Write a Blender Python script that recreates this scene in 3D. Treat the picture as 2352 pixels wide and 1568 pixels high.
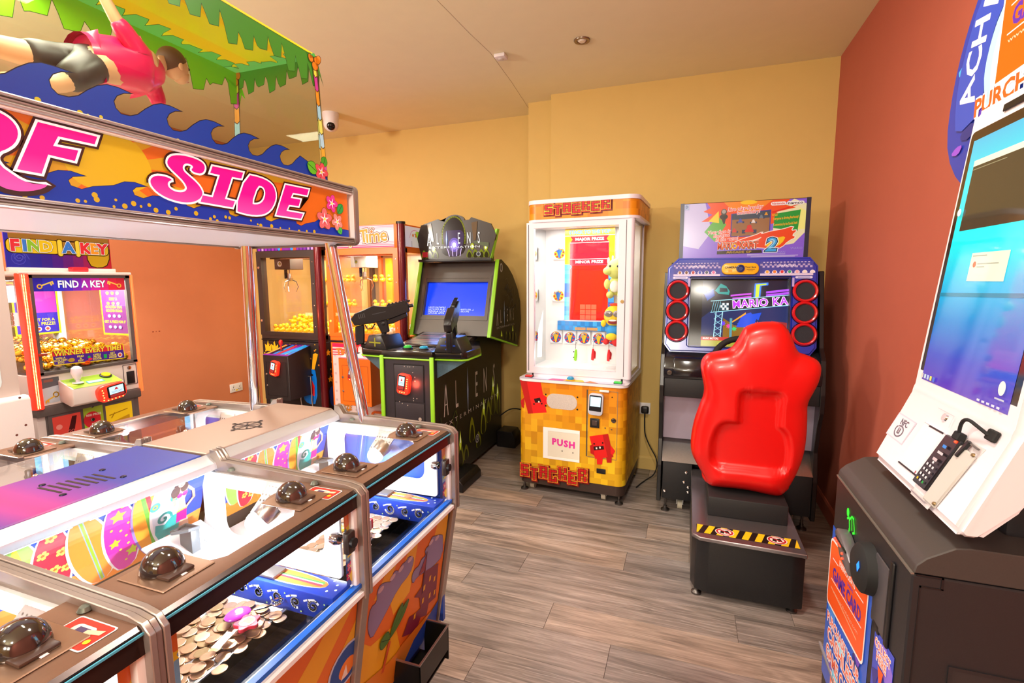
import bpy, bmesh, math, random
from mathutils import Vector, Matrix
R = math.radians
PI = math.pi
for _o in list(bpy.data.objects):
    bpy.data.objects.remove(_o)
SC = bpy.context.scene
COL = SC.collection
random.seed(7)

# ------------------------------------------------------------------ camera
_cd = bpy.data.cameras.new('camera')
_cd.sensor_fit = 'HORIZONTAL'
_cd.sensor_width = 36.0
_cd.lens = 17.399
_cd.clip_start = 0.02
_cam = bpy.data.objects.new('camera', _cd)
COL.objects.link(_cam)
_r = Vector((0.9427, 0.3334, -0.0049)); _d = Vector((0.0365, -0.1179, -0.9923))
_f = _r.cross(_d).normalized(); _u = -_d
_r.normalize(); _u = (_u - _r * _u.dot(_r)).normalized(); _f = _u.cross(_r)
_b = -_f if _f.y < 0 else _f
_cam.matrix_world = Matrix(((_r.x, _u.x, -_b.x, 0), (_r.y, _u.y, -_b.y, 0), (_r.z, _u.z, -_b.z, 1.42), (0, 0, 0, 1)))
SC.camera = _cam

# ------------------------------------------------------------------ world, exposure
SC.world = bpy.data.worlds.new('world')
SC.world.use_nodes = True
_bg = SC.world.node_tree.nodes['Background']
_bg.inputs[0].default_value = (1.0, 0.86, 0.68, 1)
_bg.inputs[1].default_value = 0.3
vs = SC.view_settings
vs.view_transform = 'Standard'
vs.look = 'None'
vs.gamma = 1.0
vs.use_curve_mapping = False
vs.exposure = 0.12
cy = SC.cycles
cy.use_denoising = True
cy.max_bounces = 9
cy.diffuse_bounces = 3
cy.glossy_bounces = 4
cy.transmission_bounces = 4
cy.transparent_max_bounces = 14
cy.caustics_reflective = False
cy.caustics_refractive = False
cy.sample_clamp_indirect = 4.0

# ------------------------------------------------------------------ room lamps and added lights
def point_lamp(name, loc, r, watts, col):
    l = bpy.data.lights.new(name, 'POINT')
    l.shadow_soft_size = r
    l.energy = watts
    l.color = col
    o = bpy.data.objects.new(name, l)
    COL.objects.link(o)
    o.location = loc
    return o
def area_lamp(name, loc, target, size, watts, col, shape='DISK', size_y=None):
    l = bpy.data.lights.new(name, 'AREA')
    l.shape = shape
    l.size = size
    if size_y:
        l.size_y = size_y
    l.energy = watts
    l.color = col
    o = bpy.data.objects.new(name, l)
    COL.objects.link(o)
    o.location = loc
    o.rotation_euler = (Vector(target) - Vector(loc)).to_track_quat('-Z', 'Y').to_euler()
    return o
WARM = (1.0, 0.93, 0.82)
CEIL_Z = 2.775
# recessed ceiling lamps of the room (outside the frame, behind and left of the camera)
for x, y in ((-3.0, 0.4), (-3.0, 2.4), (-1.2, -1.6), (0.2, -1.4), (-3.0, -1.6), (-1.6, 0.9)):
    area_lamp('ceiling_lamp', (x, y, CEIL_Z - 0.02), (x, y, 0), 0.30, 26, WARM)
area_lamp('ceiling_lamp', (-0.1, 1.3, CEIL_Z - 0.02), (-0.1, 1.3, 0), 0.30, 26, WARM)
# added upward lights, out of view, to brighten the ceiling
area_lamp('added_uplight', (-3.9, 0.2, 2.05), (-2.6, 1.2, CEIL_Z), 0.4, 60, WARM)
area_lamp('added_uplight', (-0.4, -2.3, 2.05), (-0.3, 0.6, CEIL_Z), 0.4, 60, WARM)
# added light behind the camera, brightens the right wall by the corner
area_lamp('added_rear_light', (0.15, -2.0, 1.95), (0.5, 3.2, 1.9), 0.45, 9, (1.0, 0.93, 0.80), 'RECTANGLE', 0.5)

# ------------------------------------------------------------------ materials
def lin(c):
    if isinstance(c, str):
        c = tuple(int(c[i:i + 2], 16) / 255 for i in (0, 2, 4))
    elif max(c) > 1:
        c = tuple(x / 255 for x in c)
    return tuple(x / 12.92 if x <= 0.04045 else ((x + 0.055) / 1.055) ** 2.4 for x in c)
MATS = {}
def mat(name, col='808080', rough=0.5, metal=0.0, emit=0.0, spec=0.5, coat=0.0, grain=0.0, gscale=40.0, bump=0.0, ecol=None, alpha=1.0):
    if name in MATS:
        return MATS[name]
    m = bpy.data.materials.new(name)
    m.use_nodes = True
    nt = m.node_tree
    b = nt.nodes['Principled BSDF']
    c = lin(col)
    b.inputs['Base Color'].default_value = (*c, 1)
    b.inputs['Roughness'].default_value = rough
    b.inputs['Metallic'].default_value = metal
    b.inputs['Specular IOR Level'].default_value = spec
    b.inputs['Coat Weight'].default_value = coat
    b.inputs['Coat Roughness'].default_value = 0.12
    if emit > 0:
        b.inputs['Emission Color'].default_value = (*(lin(ecol) if ecol else c), 1)
        b.inputs['Emission Strength'].default_value = emit
    if grain > 0 or bump > 0:
        tc = nt.nodes.new('ShaderNodeTexCoord')
        n = nt.nodes.new('ShaderNodeTexNoise')
        n.inputs['Scale'].default_value = gscale
        n.inputs['Detail'].default_value = 4
        nt.links.new(tc.outputs['Object'], n.inputs['Vector'])
        if grain > 0:
            r = nt.nodes.new('ShaderNodeMapRange')
            r.inputs[3].default_value = 1 - grain
            r.inputs[4].default_value = 1 + grain
            nt.links.new(n.outputs['Fac'], r.inputs[0])
            mx = nt.nodes.new('ShaderNodeMix'); mx.data_type = 'RGBA'; mx.blend_type = 'MULTIPLY'
            mx.inputs[0].default_value = 1.0
            mx.inputs[6].default_value = (*c, 1)
            nt.links.new(r.outputs[0], mx.inputs[7])
            nt.links.new(mx.outputs[2], b.inputs['Base Color'])
        if bump > 0:
            bp = nt.nodes.new('ShaderNodeBump')
            bp.inputs['Strength'].default_value = bump
            bp.inputs['Distance'].default_value = 0.004
            nt.links.new(n.outputs['Fac'], bp.inputs['Height'])
            nt.links.new(bp.outputs[0], b.inputs['Normal'])
    MATS[name] = m
    return m
def glass(name='clear_glass', tint='FFFFFF', refl=1.0, rough=0.0):
    if name in MATS:
        return MATS[name]
    m = bpy.data.materials.new(name)
    m.use_nodes = True
    nt = m.node_tree
    nt.nodes.remove(nt.nodes['Principled BSDF'])
    out = nt.nodes['Material Output']
    t = nt.nodes.new('ShaderNodeBsdfTransparent')
    t.inputs[0].default_value = (*lin(tint), 1)
    g = nt.nodes.new('ShaderNodeBsdfGlossy')
    g.inputs['Roughness'].default_value = rough
    lw = nt.nodes.new('ShaderNodeLayerWeight')
    lw.inputs[0].default_value = 0.5
    pw = nt.nodes.new('ShaderNodeMath'); pw.operation = 'POWER'
    pw.inputs[1].default_value = 5.0
    mu = nt.nodes.new('ShaderNodeMath'); mu.operation = 'MULTIPLY_ADD'
    mu.inputs[1].default_value = 0.8 * refl
    mu.inputs[2].default_value = 0.035 * refl
    nt.links.new(lw.outputs['Facing'], pw.inputs[0])
    nt.links.new(pw.outputs[0], mu.inputs[0])
    mx = nt.nodes.new('ShaderNodeMixShader')
    nt.links.new(mu.outputs[0], mx.inputs[0])
    nt.links.new(t.outputs[0], mx.inputs[1])
    nt.links.new(g.outputs[0], mx.inputs[2])
    nt.links.new(mx.outputs[0], out.inputs[0])
    MATS[name] = m
    return m
def pr(col, rough=0.42, emit=0.0, coat=0.0):
    """printed colour (emit > 0: print glows in its own colour, also where nothing lights it from behind)"""
    nm = 'print_%s_%d_%d' % (col, int(emit * 100), int(rough * 100))
    new = nm not in MATS
    m = mat(nm, col, rough, 0, emit, 0.4, coat)
    if new and emit > 0.2:  # darker base keeps the glowing print from washing out
        c = lin(col)
        m.node_tree.nodes['Principled BSDF'].inputs['Base Color'].default_value = (c[0] * .5, c[1] * .5, c[2] * .5, 1)
    return m
CHROME = mat('chrome', 'E8E8EC', 0.06, 1.0)
STEEL = mat('brushed_steel', 'B9B6B4', 0.32, 1.0, grain=0.12, gscale=120)
DARKSTEEL = mat('dark_steel', '6E6A68', 0.4, 1.0)
BLACK = mat('black_plastic', '141316', 0.38)
BLACKM = mat('matte_black_laminate', '1A191B', 0.6, bump=0.12, gscale=300)
WHITE = mat('white_enamel', 'EDE8E6', 0.35)
WHITEP = mat('white_plastic', 'E6DFE0', 0.4)
RUBBER = mat('black_rubber', '0E0E0F', 0.75)
GLASS = glass()
MIRROR = mat('mirror', 'DDE2E4', 0.02, 1.0)

# ------------------------------------------------------------------ objects
class T:
    """a top-level thing: an Empty at its base"""
    def __init__(s, name, label, cat, loc=(0, 0, 0), group=None):
        o = bpy.data.objects.new(name, None)
        o.empty_display_size = 0.1
        COL.objects.link(o)
        o.location = loc
        o['label'] = label
        o['category'] = cat
        if group:
            o['group'] = group
        s.o = o
        s.org = Vector(loc)
class P:
    """wraps a mesh object so that sub-parts can hang under it"""
    def __init__(s, o, org):
        s.o = o
        s.org = org
def tag(o, label, cat, group=None):
    o['label'] = label
    o['category'] = cat
    if group:
        o['group'] = group
    return o
MIRROR_X = [None]
class MB:
    def __init__(s):
        s.bm = bmesh.new()
        s.mi = 0
        s.smooth_from = []
    def _new(s, fn):
        before = set(s.bm.verts)
        fn()
        return [v for v in s.bm.verts if v not in before]
    def _setmi(s, verts):
        if s.mi:
            for f in {f for v in verts for f in v.link_faces}:
                f.material_index = s.mi
    def box(s, a, b, bev=0.0, seg=2, rot=None, piv=None):
        a = Vector(a); b = Vector(b)
        c = (a + b) / 2
        d = Vector((abs(b.x - a.x), abs(b.y - a.y), abs(b.z - a.z)))
        r = bmesh.ops.create_cube(s.bm, size=1.0)
        vs_ = r['verts']
        for v in vs_:
            v.co = Vector((v.co.x * d.x, v.co.y * d.y, v.co.z * d.z)) + c
        if bev > 0:
            es = list({e for v in vs_ for e in v.link_edges})
            rr = bmesh.ops.bevel(s.bm, geom=es, offset=min(bev, min(d) * 0.49), segments=seg, affect='EDGES', profile=0.5)
            vs_ = list({v for f in rr['faces'] for v in f.verts} | {v for v in vs_ if v.is_valid})
        if rot is not None:
            pv = Vector(piv) if piv is not None else c
            for v in vs_:
                v.co = pv + rot @ (v.co - pv)
        s._setmi(vs_)
        return vs_
    def prism(s, prof, axis, a, b, bev=0.0, seg=2):
        """2D outline extruded along an axis. axis 'x': outline is (y,z); 'y': (x,z); 'z': (x,y)"""
        def mk(p, t):
            return {'x': (t, p[0], p[1]), 'y': (p[0], t, p[1]), 'z': (p[0], p[1], t)}[axis]
        va = [s.bm.verts.new(mk(p, a)) for p in prof]
        vb = [s.bm.verts.new(mk(p, b)) for p in prof]
        n = len(prof)
        fs = [s.bm.faces.new(va), s.bm.faces.new(vb[::-1])]
        for i in range(n):
            fs.append(s.bm.faces.new((va[i], vb[i], vb[(i + 1) % n], va[(i + 1) % n])))
        bmesh.ops.recalc_face_normals(s.bm, faces=fs)
        vs_ = va + vb
        if bev > 0:
            es = [e for e in {e for v in vs_ for e in v.link_edges}]
            rr = bmesh.ops.bevel(s.bm, geom=es, offset=bev, segments=seg, affect='EDGES', profile=0.5)
            vs_ = list({v for f in rr['faces'] for v in f.verts} | {v for v in vs_ if v.is_valid})
        s._setmi(vs_)
        return vs_
    def frame(s, outer, inner, axis, a, b):
        """a plate with a hole: two outlines with the same number of points"""
        def mk(p, t):
            return {'x': (t, p[0], p[1]), 'y': (p[0], t, p[1]), 'z': (p[0], p[1], t)}[axis]
        n = len(outer)
        q = [[s.bm.verts.new(mk(p, t)) for p in o] for o in (outer, inner) for t in (a, b)]
        oa, ob, ia, ib = q
        fs = []
        for i in range(n):
            j = (i + 1) % n
            fs += [s.bm.faces.new((oa[i], oa[j], ia[j], ia[i])), s.bm.faces.new((ob[i], ib[i], ib[j], ob[j])),
                   s.bm.faces.new((oa[i], ob[i], ob[j], oa[j])), s.bm.faces.new((ia[i], ia[j], ib[j], ib[i]))]
        bmesh.ops.recalc_face_normals(s.bm, faces=fs)
        vs_ = oa + ob + ia + ib
        s._setmi(vs_)
        return vs_
    def cyl(s, p0, p1, r, seg=20, r2=None, caps=True):
        p0 = Vector(p0); p1 = Vector(p1)
        d = p1 - p0
        q = d.to_track_quat('Z', 'Y').to_matrix().to_4x4()
        rr = bmesh.ops.create_cone(s.bm, cap_ends=caps, cap_tris=False, segments=seg, radius1=r, radius2=r if r2 is None else r2, depth=d.length)
        for v in rr['verts']:
            v.co = (q @ v.co) + (p0 + p1) / 2
        s._setmi(rr['verts'])
        return rr['verts']
    def lathe(s, prof, base=(0, 0, 0), axis=(0, 0, 1), seg=24):
        """prof: (radius, height) list along axis from base"""
        q = Vector(axis).to_track_quat('Z', 'Y').to_matrix()
        base = Vector(base)
        rings = []
        for r, h in prof:
            if r < 1e-6:
                rings.append([s.bm.verts.new(base + q @ Vector((0, 0, h)))])
            else:
                rings.append([s.bm.verts.new(base + q @ Vector((r * math.cos(2 * PI * i / seg), r * math.sin(2 * PI * i / seg), h))) for i in range(seg)])
        for A, B in zip(rings, rings[1:]):
            for i in range(seg):
                j = (i + 1) % seg
                if len(A) == 1 and len(B) > 1:
                    s.bm.faces.new((A[0], B[i], B[j]))
                elif len(B) == 1 and len(A) > 1:
                    s.bm.faces.new((A[i], A[j], B[0]))
                elif len(A) > 1:
                    s.bm.faces.new((A[i], A[j], B[j], B[i]))
        vs_ = [v for r_ in rings for v in r_]
        bmesh.ops.recalc_face_normals(s.bm, faces=list({f for v in vs_ for f in v.link_faces}))
        s._setmi(vs_)
        return vs_
    def ball(s, c, r, seg=16, sc=(1, 1, 1), rot=None):
        rr = bmesh.ops.create_uvsphere(s.bm, u_segments=seg, v_segments=max(6, seg // 2), radius=r)
        c = Vector(c)
        for v in rr['verts']:
            p = Vector((v.co.x * sc[0], v.co.y * sc[1], v.co.z * sc[2]))
            v.co = c + ((rot @ p) if rot is not None else p)
        s._setmi(rr['verts'])
        return rr['verts']
    def tube(s, pts, r, seg=10, closed=False):
        pts = [Vector(p) for p in pts]
        n = len(pts)
        rs = r if isinstance(r, (list, tuple)) else [r] * n
        rings = []
        up = None
        for i, p in enumerate(pts):
            if closed:
                t = (pts[(i + 1) % n] - pts[i - 1]).normalized()
            else:
                t = (pts[min(i + 1, n - 1)] - pts[max(i - 1, 0)]).normalized()
            if up is None:
                up = t.orthogonal().normalized()
            up = (up - t * up.dot(t)).normalized()
            w = t.cross(up)
            rings.append([s.bm.verts.new(p + (up * math.cos(2 * PI * k / seg) + w * math.sin(2 * PI * k / seg)) * rs[i]) for k in range(seg)])
        for i in range(n if closed else n - 1):
            A, B = rings[i], rings[(i + 1) % n]
            for k in range(seg):
                j = (k + 1) % seg
                s.bm.faces.new((A[k], A[j], B[j], B[k]))
        if not closed:
            s.bm.faces.new(rings[0][::-1]); s.bm.faces.new(rings[-1])
        vs_ = [v for r_ in rings for v in r_]
        s._setmi(vs_)
        return vs_
    def quad(s, *pts):
        vs_ = [s.bm.verts.new(p) for p in pts]
        s.bm.faces.new(vs_)
        s._setmi(vs_)
        return vs_
    def sheet(s, pts, th, n):
        """flat polygon in 3D with thickness th along n"""
        n = Vector(n).normalized() * th
        a = [s.bm.verts.new(Vector(p)) for p in pts]
        b = [s.bm.verts.new(Vector(p) + n) for p in pts]
        fs = [s.bm.faces.new(a[::-1]), s.bm.faces.new(b)]
        k = len(a)
        for i in range(k):
            fs.append(s.bm.faces.new((a[i], a[(i + 1) % k], b[(i + 1) % k], b[i])))
        bmesh.ops.recalc_face_normals(s.bm, faces=fs)
        s._setmi(a + b)
        return a + b
    def xf(s, M):
        for v in s.bm.verts:
            v.co = M @ v.co
        return s
    def build(s, name, m, parent=None, smooth=True, angle=35, kind=None, label=None):
        org = parent.org if parent is not None else Vector((0, 0, 0))
        if MIRROR_X[0] is not None:
            for v in s.bm.verts:
                v.co.x = MIRROR_X[0] - v.co.x
            bmesh.ops.reverse_faces(s.bm, faces=s.bm.faces[:])
        if org.length > 0:
            for v in s.bm.verts:
                v.co -= org
        me = bpy.data.meshes.new(name)
        if smooth:
            ca = math.cos(R(angle))
            s.bm.normal_update()
            for f in s.bm.faces:
                f.smooth = True
            for e in s.bm.edges:
                if len(e.link_faces) == 2 and e.link_faces[0].normal.dot(e.link_faces[1].normal) < ca:
                    e.smooth = False
        s.bm.to_mesh(me)
        s.bm.free()
        for x in (m if isinstance(m, (list, tuple)) else [m]):
            me.materials.append(x)
        o = bpy.data.objects.new(name, me)
        COL.objects.link(o)
        if parent is not None:
            o.parent = parent.o
        if kind:
            o['kind'] = kind
        if label:
            o['label'] = label
        return P(o, org)
def bx(name, a, b, m, parent=None, bev=0.0, seg=2, **k):
    q = MB()
    q.box(a, b, bev, seg)
    return q.build(name, m, parent, **k)
def copy_tree(o, parent=None):
    c = o.copy()
    COL.objects.link(c)
    if parent is not None:
        c.parent = parent
    for ch in o.children:
        copy_tree(ch, c)
    return c
def rrect(x0, y0, x1, y1, r, seg=4):
    pts = []
    for cx, cy_, a0 in ((x1 - r, y0 + r, -90), (x1 - r, y1 - r, 0), (x0 + r, y1 - r, 90), (x0 + r, y0 + r, 180)):
        for i in range(seg + 1):
            a = R(a0 + 90 * i / seg)
            pts.append((cx + r * math.cos(a), cy_ + r * math.sin(a)))
    return pts
def smooth_loop(pts, it=2, closed=True):
    """Chaikin corner cutting"""
    for _ in range(it):
        q = []
        n = len(pts)
        for i in range(n if closed else n - 1):
            a = pts[i]; b = pts[(i + 1) % n]
            q.append(tuple(u * .75 + w * .25 for u, w in zip(a, b)))
            q.append(tuple(u * .25 + w * .75 for u, w in zip(a, b)))
        pts = q if closed else [pts[0]] + q + [pts[-1]]
    return pts

# ------------------------------------------------------------------ flat print
_cache = {}
def _mesh_of_curve(cu):
    o = bpy.data.objects.new('tmp', cu)
    COL.objects.link(o)
    dg = bpy.context.evaluated_depsgraph_get()
    me = o.evaluated_get(dg).to_mesh()
    vs_ = [(v.co.x, v.co.y) for v in me.vertices]
    fs = [tuple(p.vertices) for p in me.polygons]
    o.evaluated_get(dg).to_mesh_clear()
    bpy.data.objects.remove(o)
    return vs_, fs
def text_mesh(txt, off=0.0, sp=1.0, shear=0.0):
    k = ('t', txt, off, sp, shear)
    if k not in _cache:
        cu = bpy.data.curves.new('tmp', 'FONT')
        cu.body = txt
        cu.align_x = 'CENTER'
        cu.align_y = 'CENTER'
        cu.size = 1.0
        cu.offset = off
        cu.space_character = sp
        cu.shear = shear
        cu.resolution_u = 2
        cu.fill_mode = 'FRONT'
        cu.dimensions = '2D'
        _cache[k] = _mesh_of_curve(cu)
        bpy.data.curves.remove(cu)
    return _cache[k]
def loops_mesh(loops, off=0.0):
    k = ('l', str(loops), off)
    if k not in _cache:
        cu = bpy.data.curves.new('tmp', 'CURVE')
        cu.dimensions = '2D'
        cu.fill_mode = 'BOTH'
        for lp in loops:
            ar = sum(lp[i][0] * lp[(i + 1) % len(lp)][1] - lp[(i + 1) % len(lp)][0] * lp[i][1] for i in range(len(lp)))
            first = lp is loops[0]
            if (ar > 0) != first:
                lp = lp[::-1]
            sp = cu.splines.new('POLY')
            sp.points.add(len(lp) - 1)
            for i, p in enumerate(lp):
                sp.points[i].co = (p[0], p[1], 0, 1)
            sp.use_cyclic_u = True
        cu.offset = off
        _cache[k] = _mesh_of_curve(cu)
        bpy.data.curves.remove(cu)
    return _cache[k]
class Art:
    """flat print on a plane: o + u*x + v*y, layers stacked 0.2 mm apart along n (or mapped by fn(x,y,h))"""
    def __init__(s, o=(0, 0, 0), u=(1, 0, 0), v=(0, 0, 1), fn=None, step=0.0002, emit=0.0, rough=0.42, coat=0.0):
        s.o = Vector(o); s.u = Vector(u).normalized(); s.v = Vector(v).normalized()
        s.n = s.u.cross(s.v)
        s.fn = fn; s.step = step; s.emit = emit; s.rough = rough; s.coat = coat
        s.vs = []; s.fs = []; s.ms = []; s.mats = {}; s.k = 1
    def _mi(s, col, emit):
        m = col if not isinstance(col, str) else pr(col, s.rough, s.emit if emit is None else emit, s.coat)
        if m.name not in s.mats:
            s.mats[m.name] = (len(s.mats), m)
        return s.mats[m.name][0]
    def _pt(s, x, y, h):
        if s.fn:
            return Vector(s.fn(x, y, h))
        return s.o + s.u * x + s.v * y + s.n * h
    def raw(s, pts, faces, col, emit=None, up=True):
        if up:
            s.k += 1
        b = len(s.vs)
        s.vs += [(p[0], p[1], s.k) for p in pts]
        mi = s._mi(col, emit)
        for f in faces:
            s.fs.append(tuple(b + i for i in f))
            s.ms.append(mi)
        return s
    def poly(s, pts, col, emit=None, up=True):
        ar = sum(pts[i][0] * pts[(i + 1) % len(pts)][1] - pts[(i + 1) % len(pts)][0] * pts[i][1] for i in range(len(pts)))
        return s.raw(pts if ar > 0 else pts[::-1], [tuple(range(len(pts)))], col, emit, up)
    def rect(s, x0, y0, x1, y1, col, emit=None, up=True, r=0.0):
        return s.poly(rrect(x0, y0, x1, y1, r) if r else [(x0, y0), (x1, y0), (x1, y1), (x0, y1)], col, emit, up)
    def disc(s, x, y, r, col, ry=None, n=20, emit=None, up=True, rot=0.0):
        ry = ry or r
        c, sn = math.cos(rot), math.sin(rot)
        p = []
        for i in range(n):
            a, b = r * math.cos(2 * PI * i / n), ry * math.sin(2 * PI * i / n)
            p.append((x + a * c - b * sn, y + a * sn + b * c))
        return s.poly(p, col, emit, up)
    def line(s, pts, w, col, emit=None, up=True):
        if up:
            s.k += 1
        for a, b in zip(pts, pts[1:]):
            d = Vector((b[0] - a[0], b[1] - a[1]))
            if d.length < 1e-9:
                continue
            d.normalize()
            e = d * (w * .3)
            q = Vector((-d.y, d.x)) * (w / 2)
            s.poly([(a[0] - e.x + q.x, a[1] - e.y + q.y), (a[0] - e.x - q.x, a[1] - e.y - q.y), (b[0] + e.x - q.x, b[1] + e.y - q.y), (b[0] + e.x + q.x, b[1] + e.y + q.y)], col, emit, False)
        return s
    def text(s, txt, x, y, size, col, off=0.0, sx=1.0, sp=1.0, shear=0.0, rot=0.0, emit=None, up=True, width=None):
        vs_, fs = text_mesh(txt, off, sp, shear)
        if not vs_:
            return s
        if width:
            w = max(v[0] for v in vs_) - min(v[0] for v in vs_)
            sx = width / (w * size)
        c, sn = math.cos(rot), math.sin(rot)
        pts = []
        for a, b in vs_:
            a *= size * sx; b *= size
            pts.append((x + a * c - b * sn, y + a * sn + b * c))
        return s.raw(pts, fs, col, emit, up)
    def loops(s, lps, col, off=0.0, emit=None, up=True, tr=None):
        vs_, fs = loops_mesh(lps, off)
        if tr:
            vs_ = [tr(*v) for v in vs_]
        return s.raw(vs_, fs, col, emit, up)
    def build(s, name, parent=None, label=None):
        org = parent.org if parent is not None else Vector((0, 0, 0))
        me = bpy.data.meshes.new(name)
        st = min(s.step, .0045 / s.k)
        s.vs = [s._pt(x, y, k * st) for x, y, k in s.vs]
        if MIRROR_X[0] is not None:
            s.vs = [Vector((MIRROR_X[0] - v.x, v.y, v.z)) for v in s.vs]
            s.fs = [f[::-1] for f in s.fs]
        me.from_pydata([tuple(v - org) for v in s.vs], [], s.fs)
        for _, m in sorted(s.mats.values(), key=lambda t: t[0]):
            me.materials.append(m)
        me.polygons.foreach_set('material_index', s.ms)
        me.update()
        o = bpy.data.objects.new(name, me)
        COL.objects.link(o)
        if parent is not None:
            o.parent = parent.o
        if label:
            o['label'] = label
        return P(o, org)
# ================================================================== the room
XL, XR, YF, YB = -4.36, 0.835, -2.9, 4.10
def wall_mat(name, col, col2=None):
    m = mat(name, col, 0.7, spec=0.2, grain=0.03, gscale=9, bump=0.10)
    return m
YEL = wall_mat('mustard_wall_paint', 'D8B76E')
COR = wall_mat('coral_wall_paint', 'BA6450')
ORA = wall_mat('orange_wall_paint', 'D08058')
CEI = wall_mat('cream_ceiling_paint', 'F3EAC2')
def struct(p):
    p.o['kind'] = 'structure'
    return p
def sbox(name, a, b, m, bev=0.0):
    return struct(bx(name, a, b, m, None, bev))
# back wall in three planes: nearest at the right, a narrow middle step, the farthest at the left
q = MB()
q.prism([(XL - .2, YB), (-1.215, YB), (-1.215, 3.835), (-1.005, 3.835), (-1.005, 3.725), (XR + .2, 3.725), (XR + .2, YB + .25), (XL - .2, YB + .25)], 'z', -0.05, CEIL_Z)
struct(q.build('wall_back', YEL, smooth=False))
sbox('wall_right', (XR, YF - .2, -0.05), (XR + .2, YB, CEIL_Z), COR)
sbox('wall_left', (XL - .2, YF - .2, -0.05), (XL, YB, CEIL_Z), ORA)
sbox('wall_front', (XL - .2, YF - .2, -0.05), (XR + .2, YF, CEIL_Z), YEL)
ceil = sbox('ceiling', (XL - .2, YF - .2, CEIL_Z), (XR + .2, YB + .25, CEIL_Z + .12), CEI)
q = MB()
cr = [(-1.205, 2.33), (-1.19, 2.7), (-1.172, 2.95), (-1.20, 3.4), (-1.235, 3.8), (-1.262, 4.09)]
for (x0, y0), (x1, y1) in zip(cr, cr[1:]):
    q.quad((x0 - .0011, y0, CEIL_Z - .0004), (x0 + .0011, y0, CEIL_Z - .0004), (x1 + .0011, y1, CEIL_Z - .0004), (x1 - .0011, y1, CEIL_Z - .0004))
q.build('hairline_crack', mat('crack_shadow', '9A7F5C', 0.9), ceil, smooth=False)
# skirting, painted like its wall
sk = [(0, 0), (.012, 0), (.012, .085), (.006, .098), (0, .098)]
for nm, m, x0, x1, y in (('baseboard_back', YEL, -1.005, XR, 3.725), ('baseboard_back', YEL, XL, -1.215, YB)):
    q = MB(); q.prism([(y - a, b) for a, b in sk], 'x', x0, x1); struct(q.build(nm, m, smooth=False))
q = MB(); q.prism([(XR - a, b) for a, b in sk], 'y', YF, 3.725); struct(q.build('baseboard_right', COR, smooth=False))
q = MB(); q.prism([(XL + a, b) for a, b in sk], 'y', YF, YB); struct(q.build('baseboard_left', ORA, smooth=False))

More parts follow.
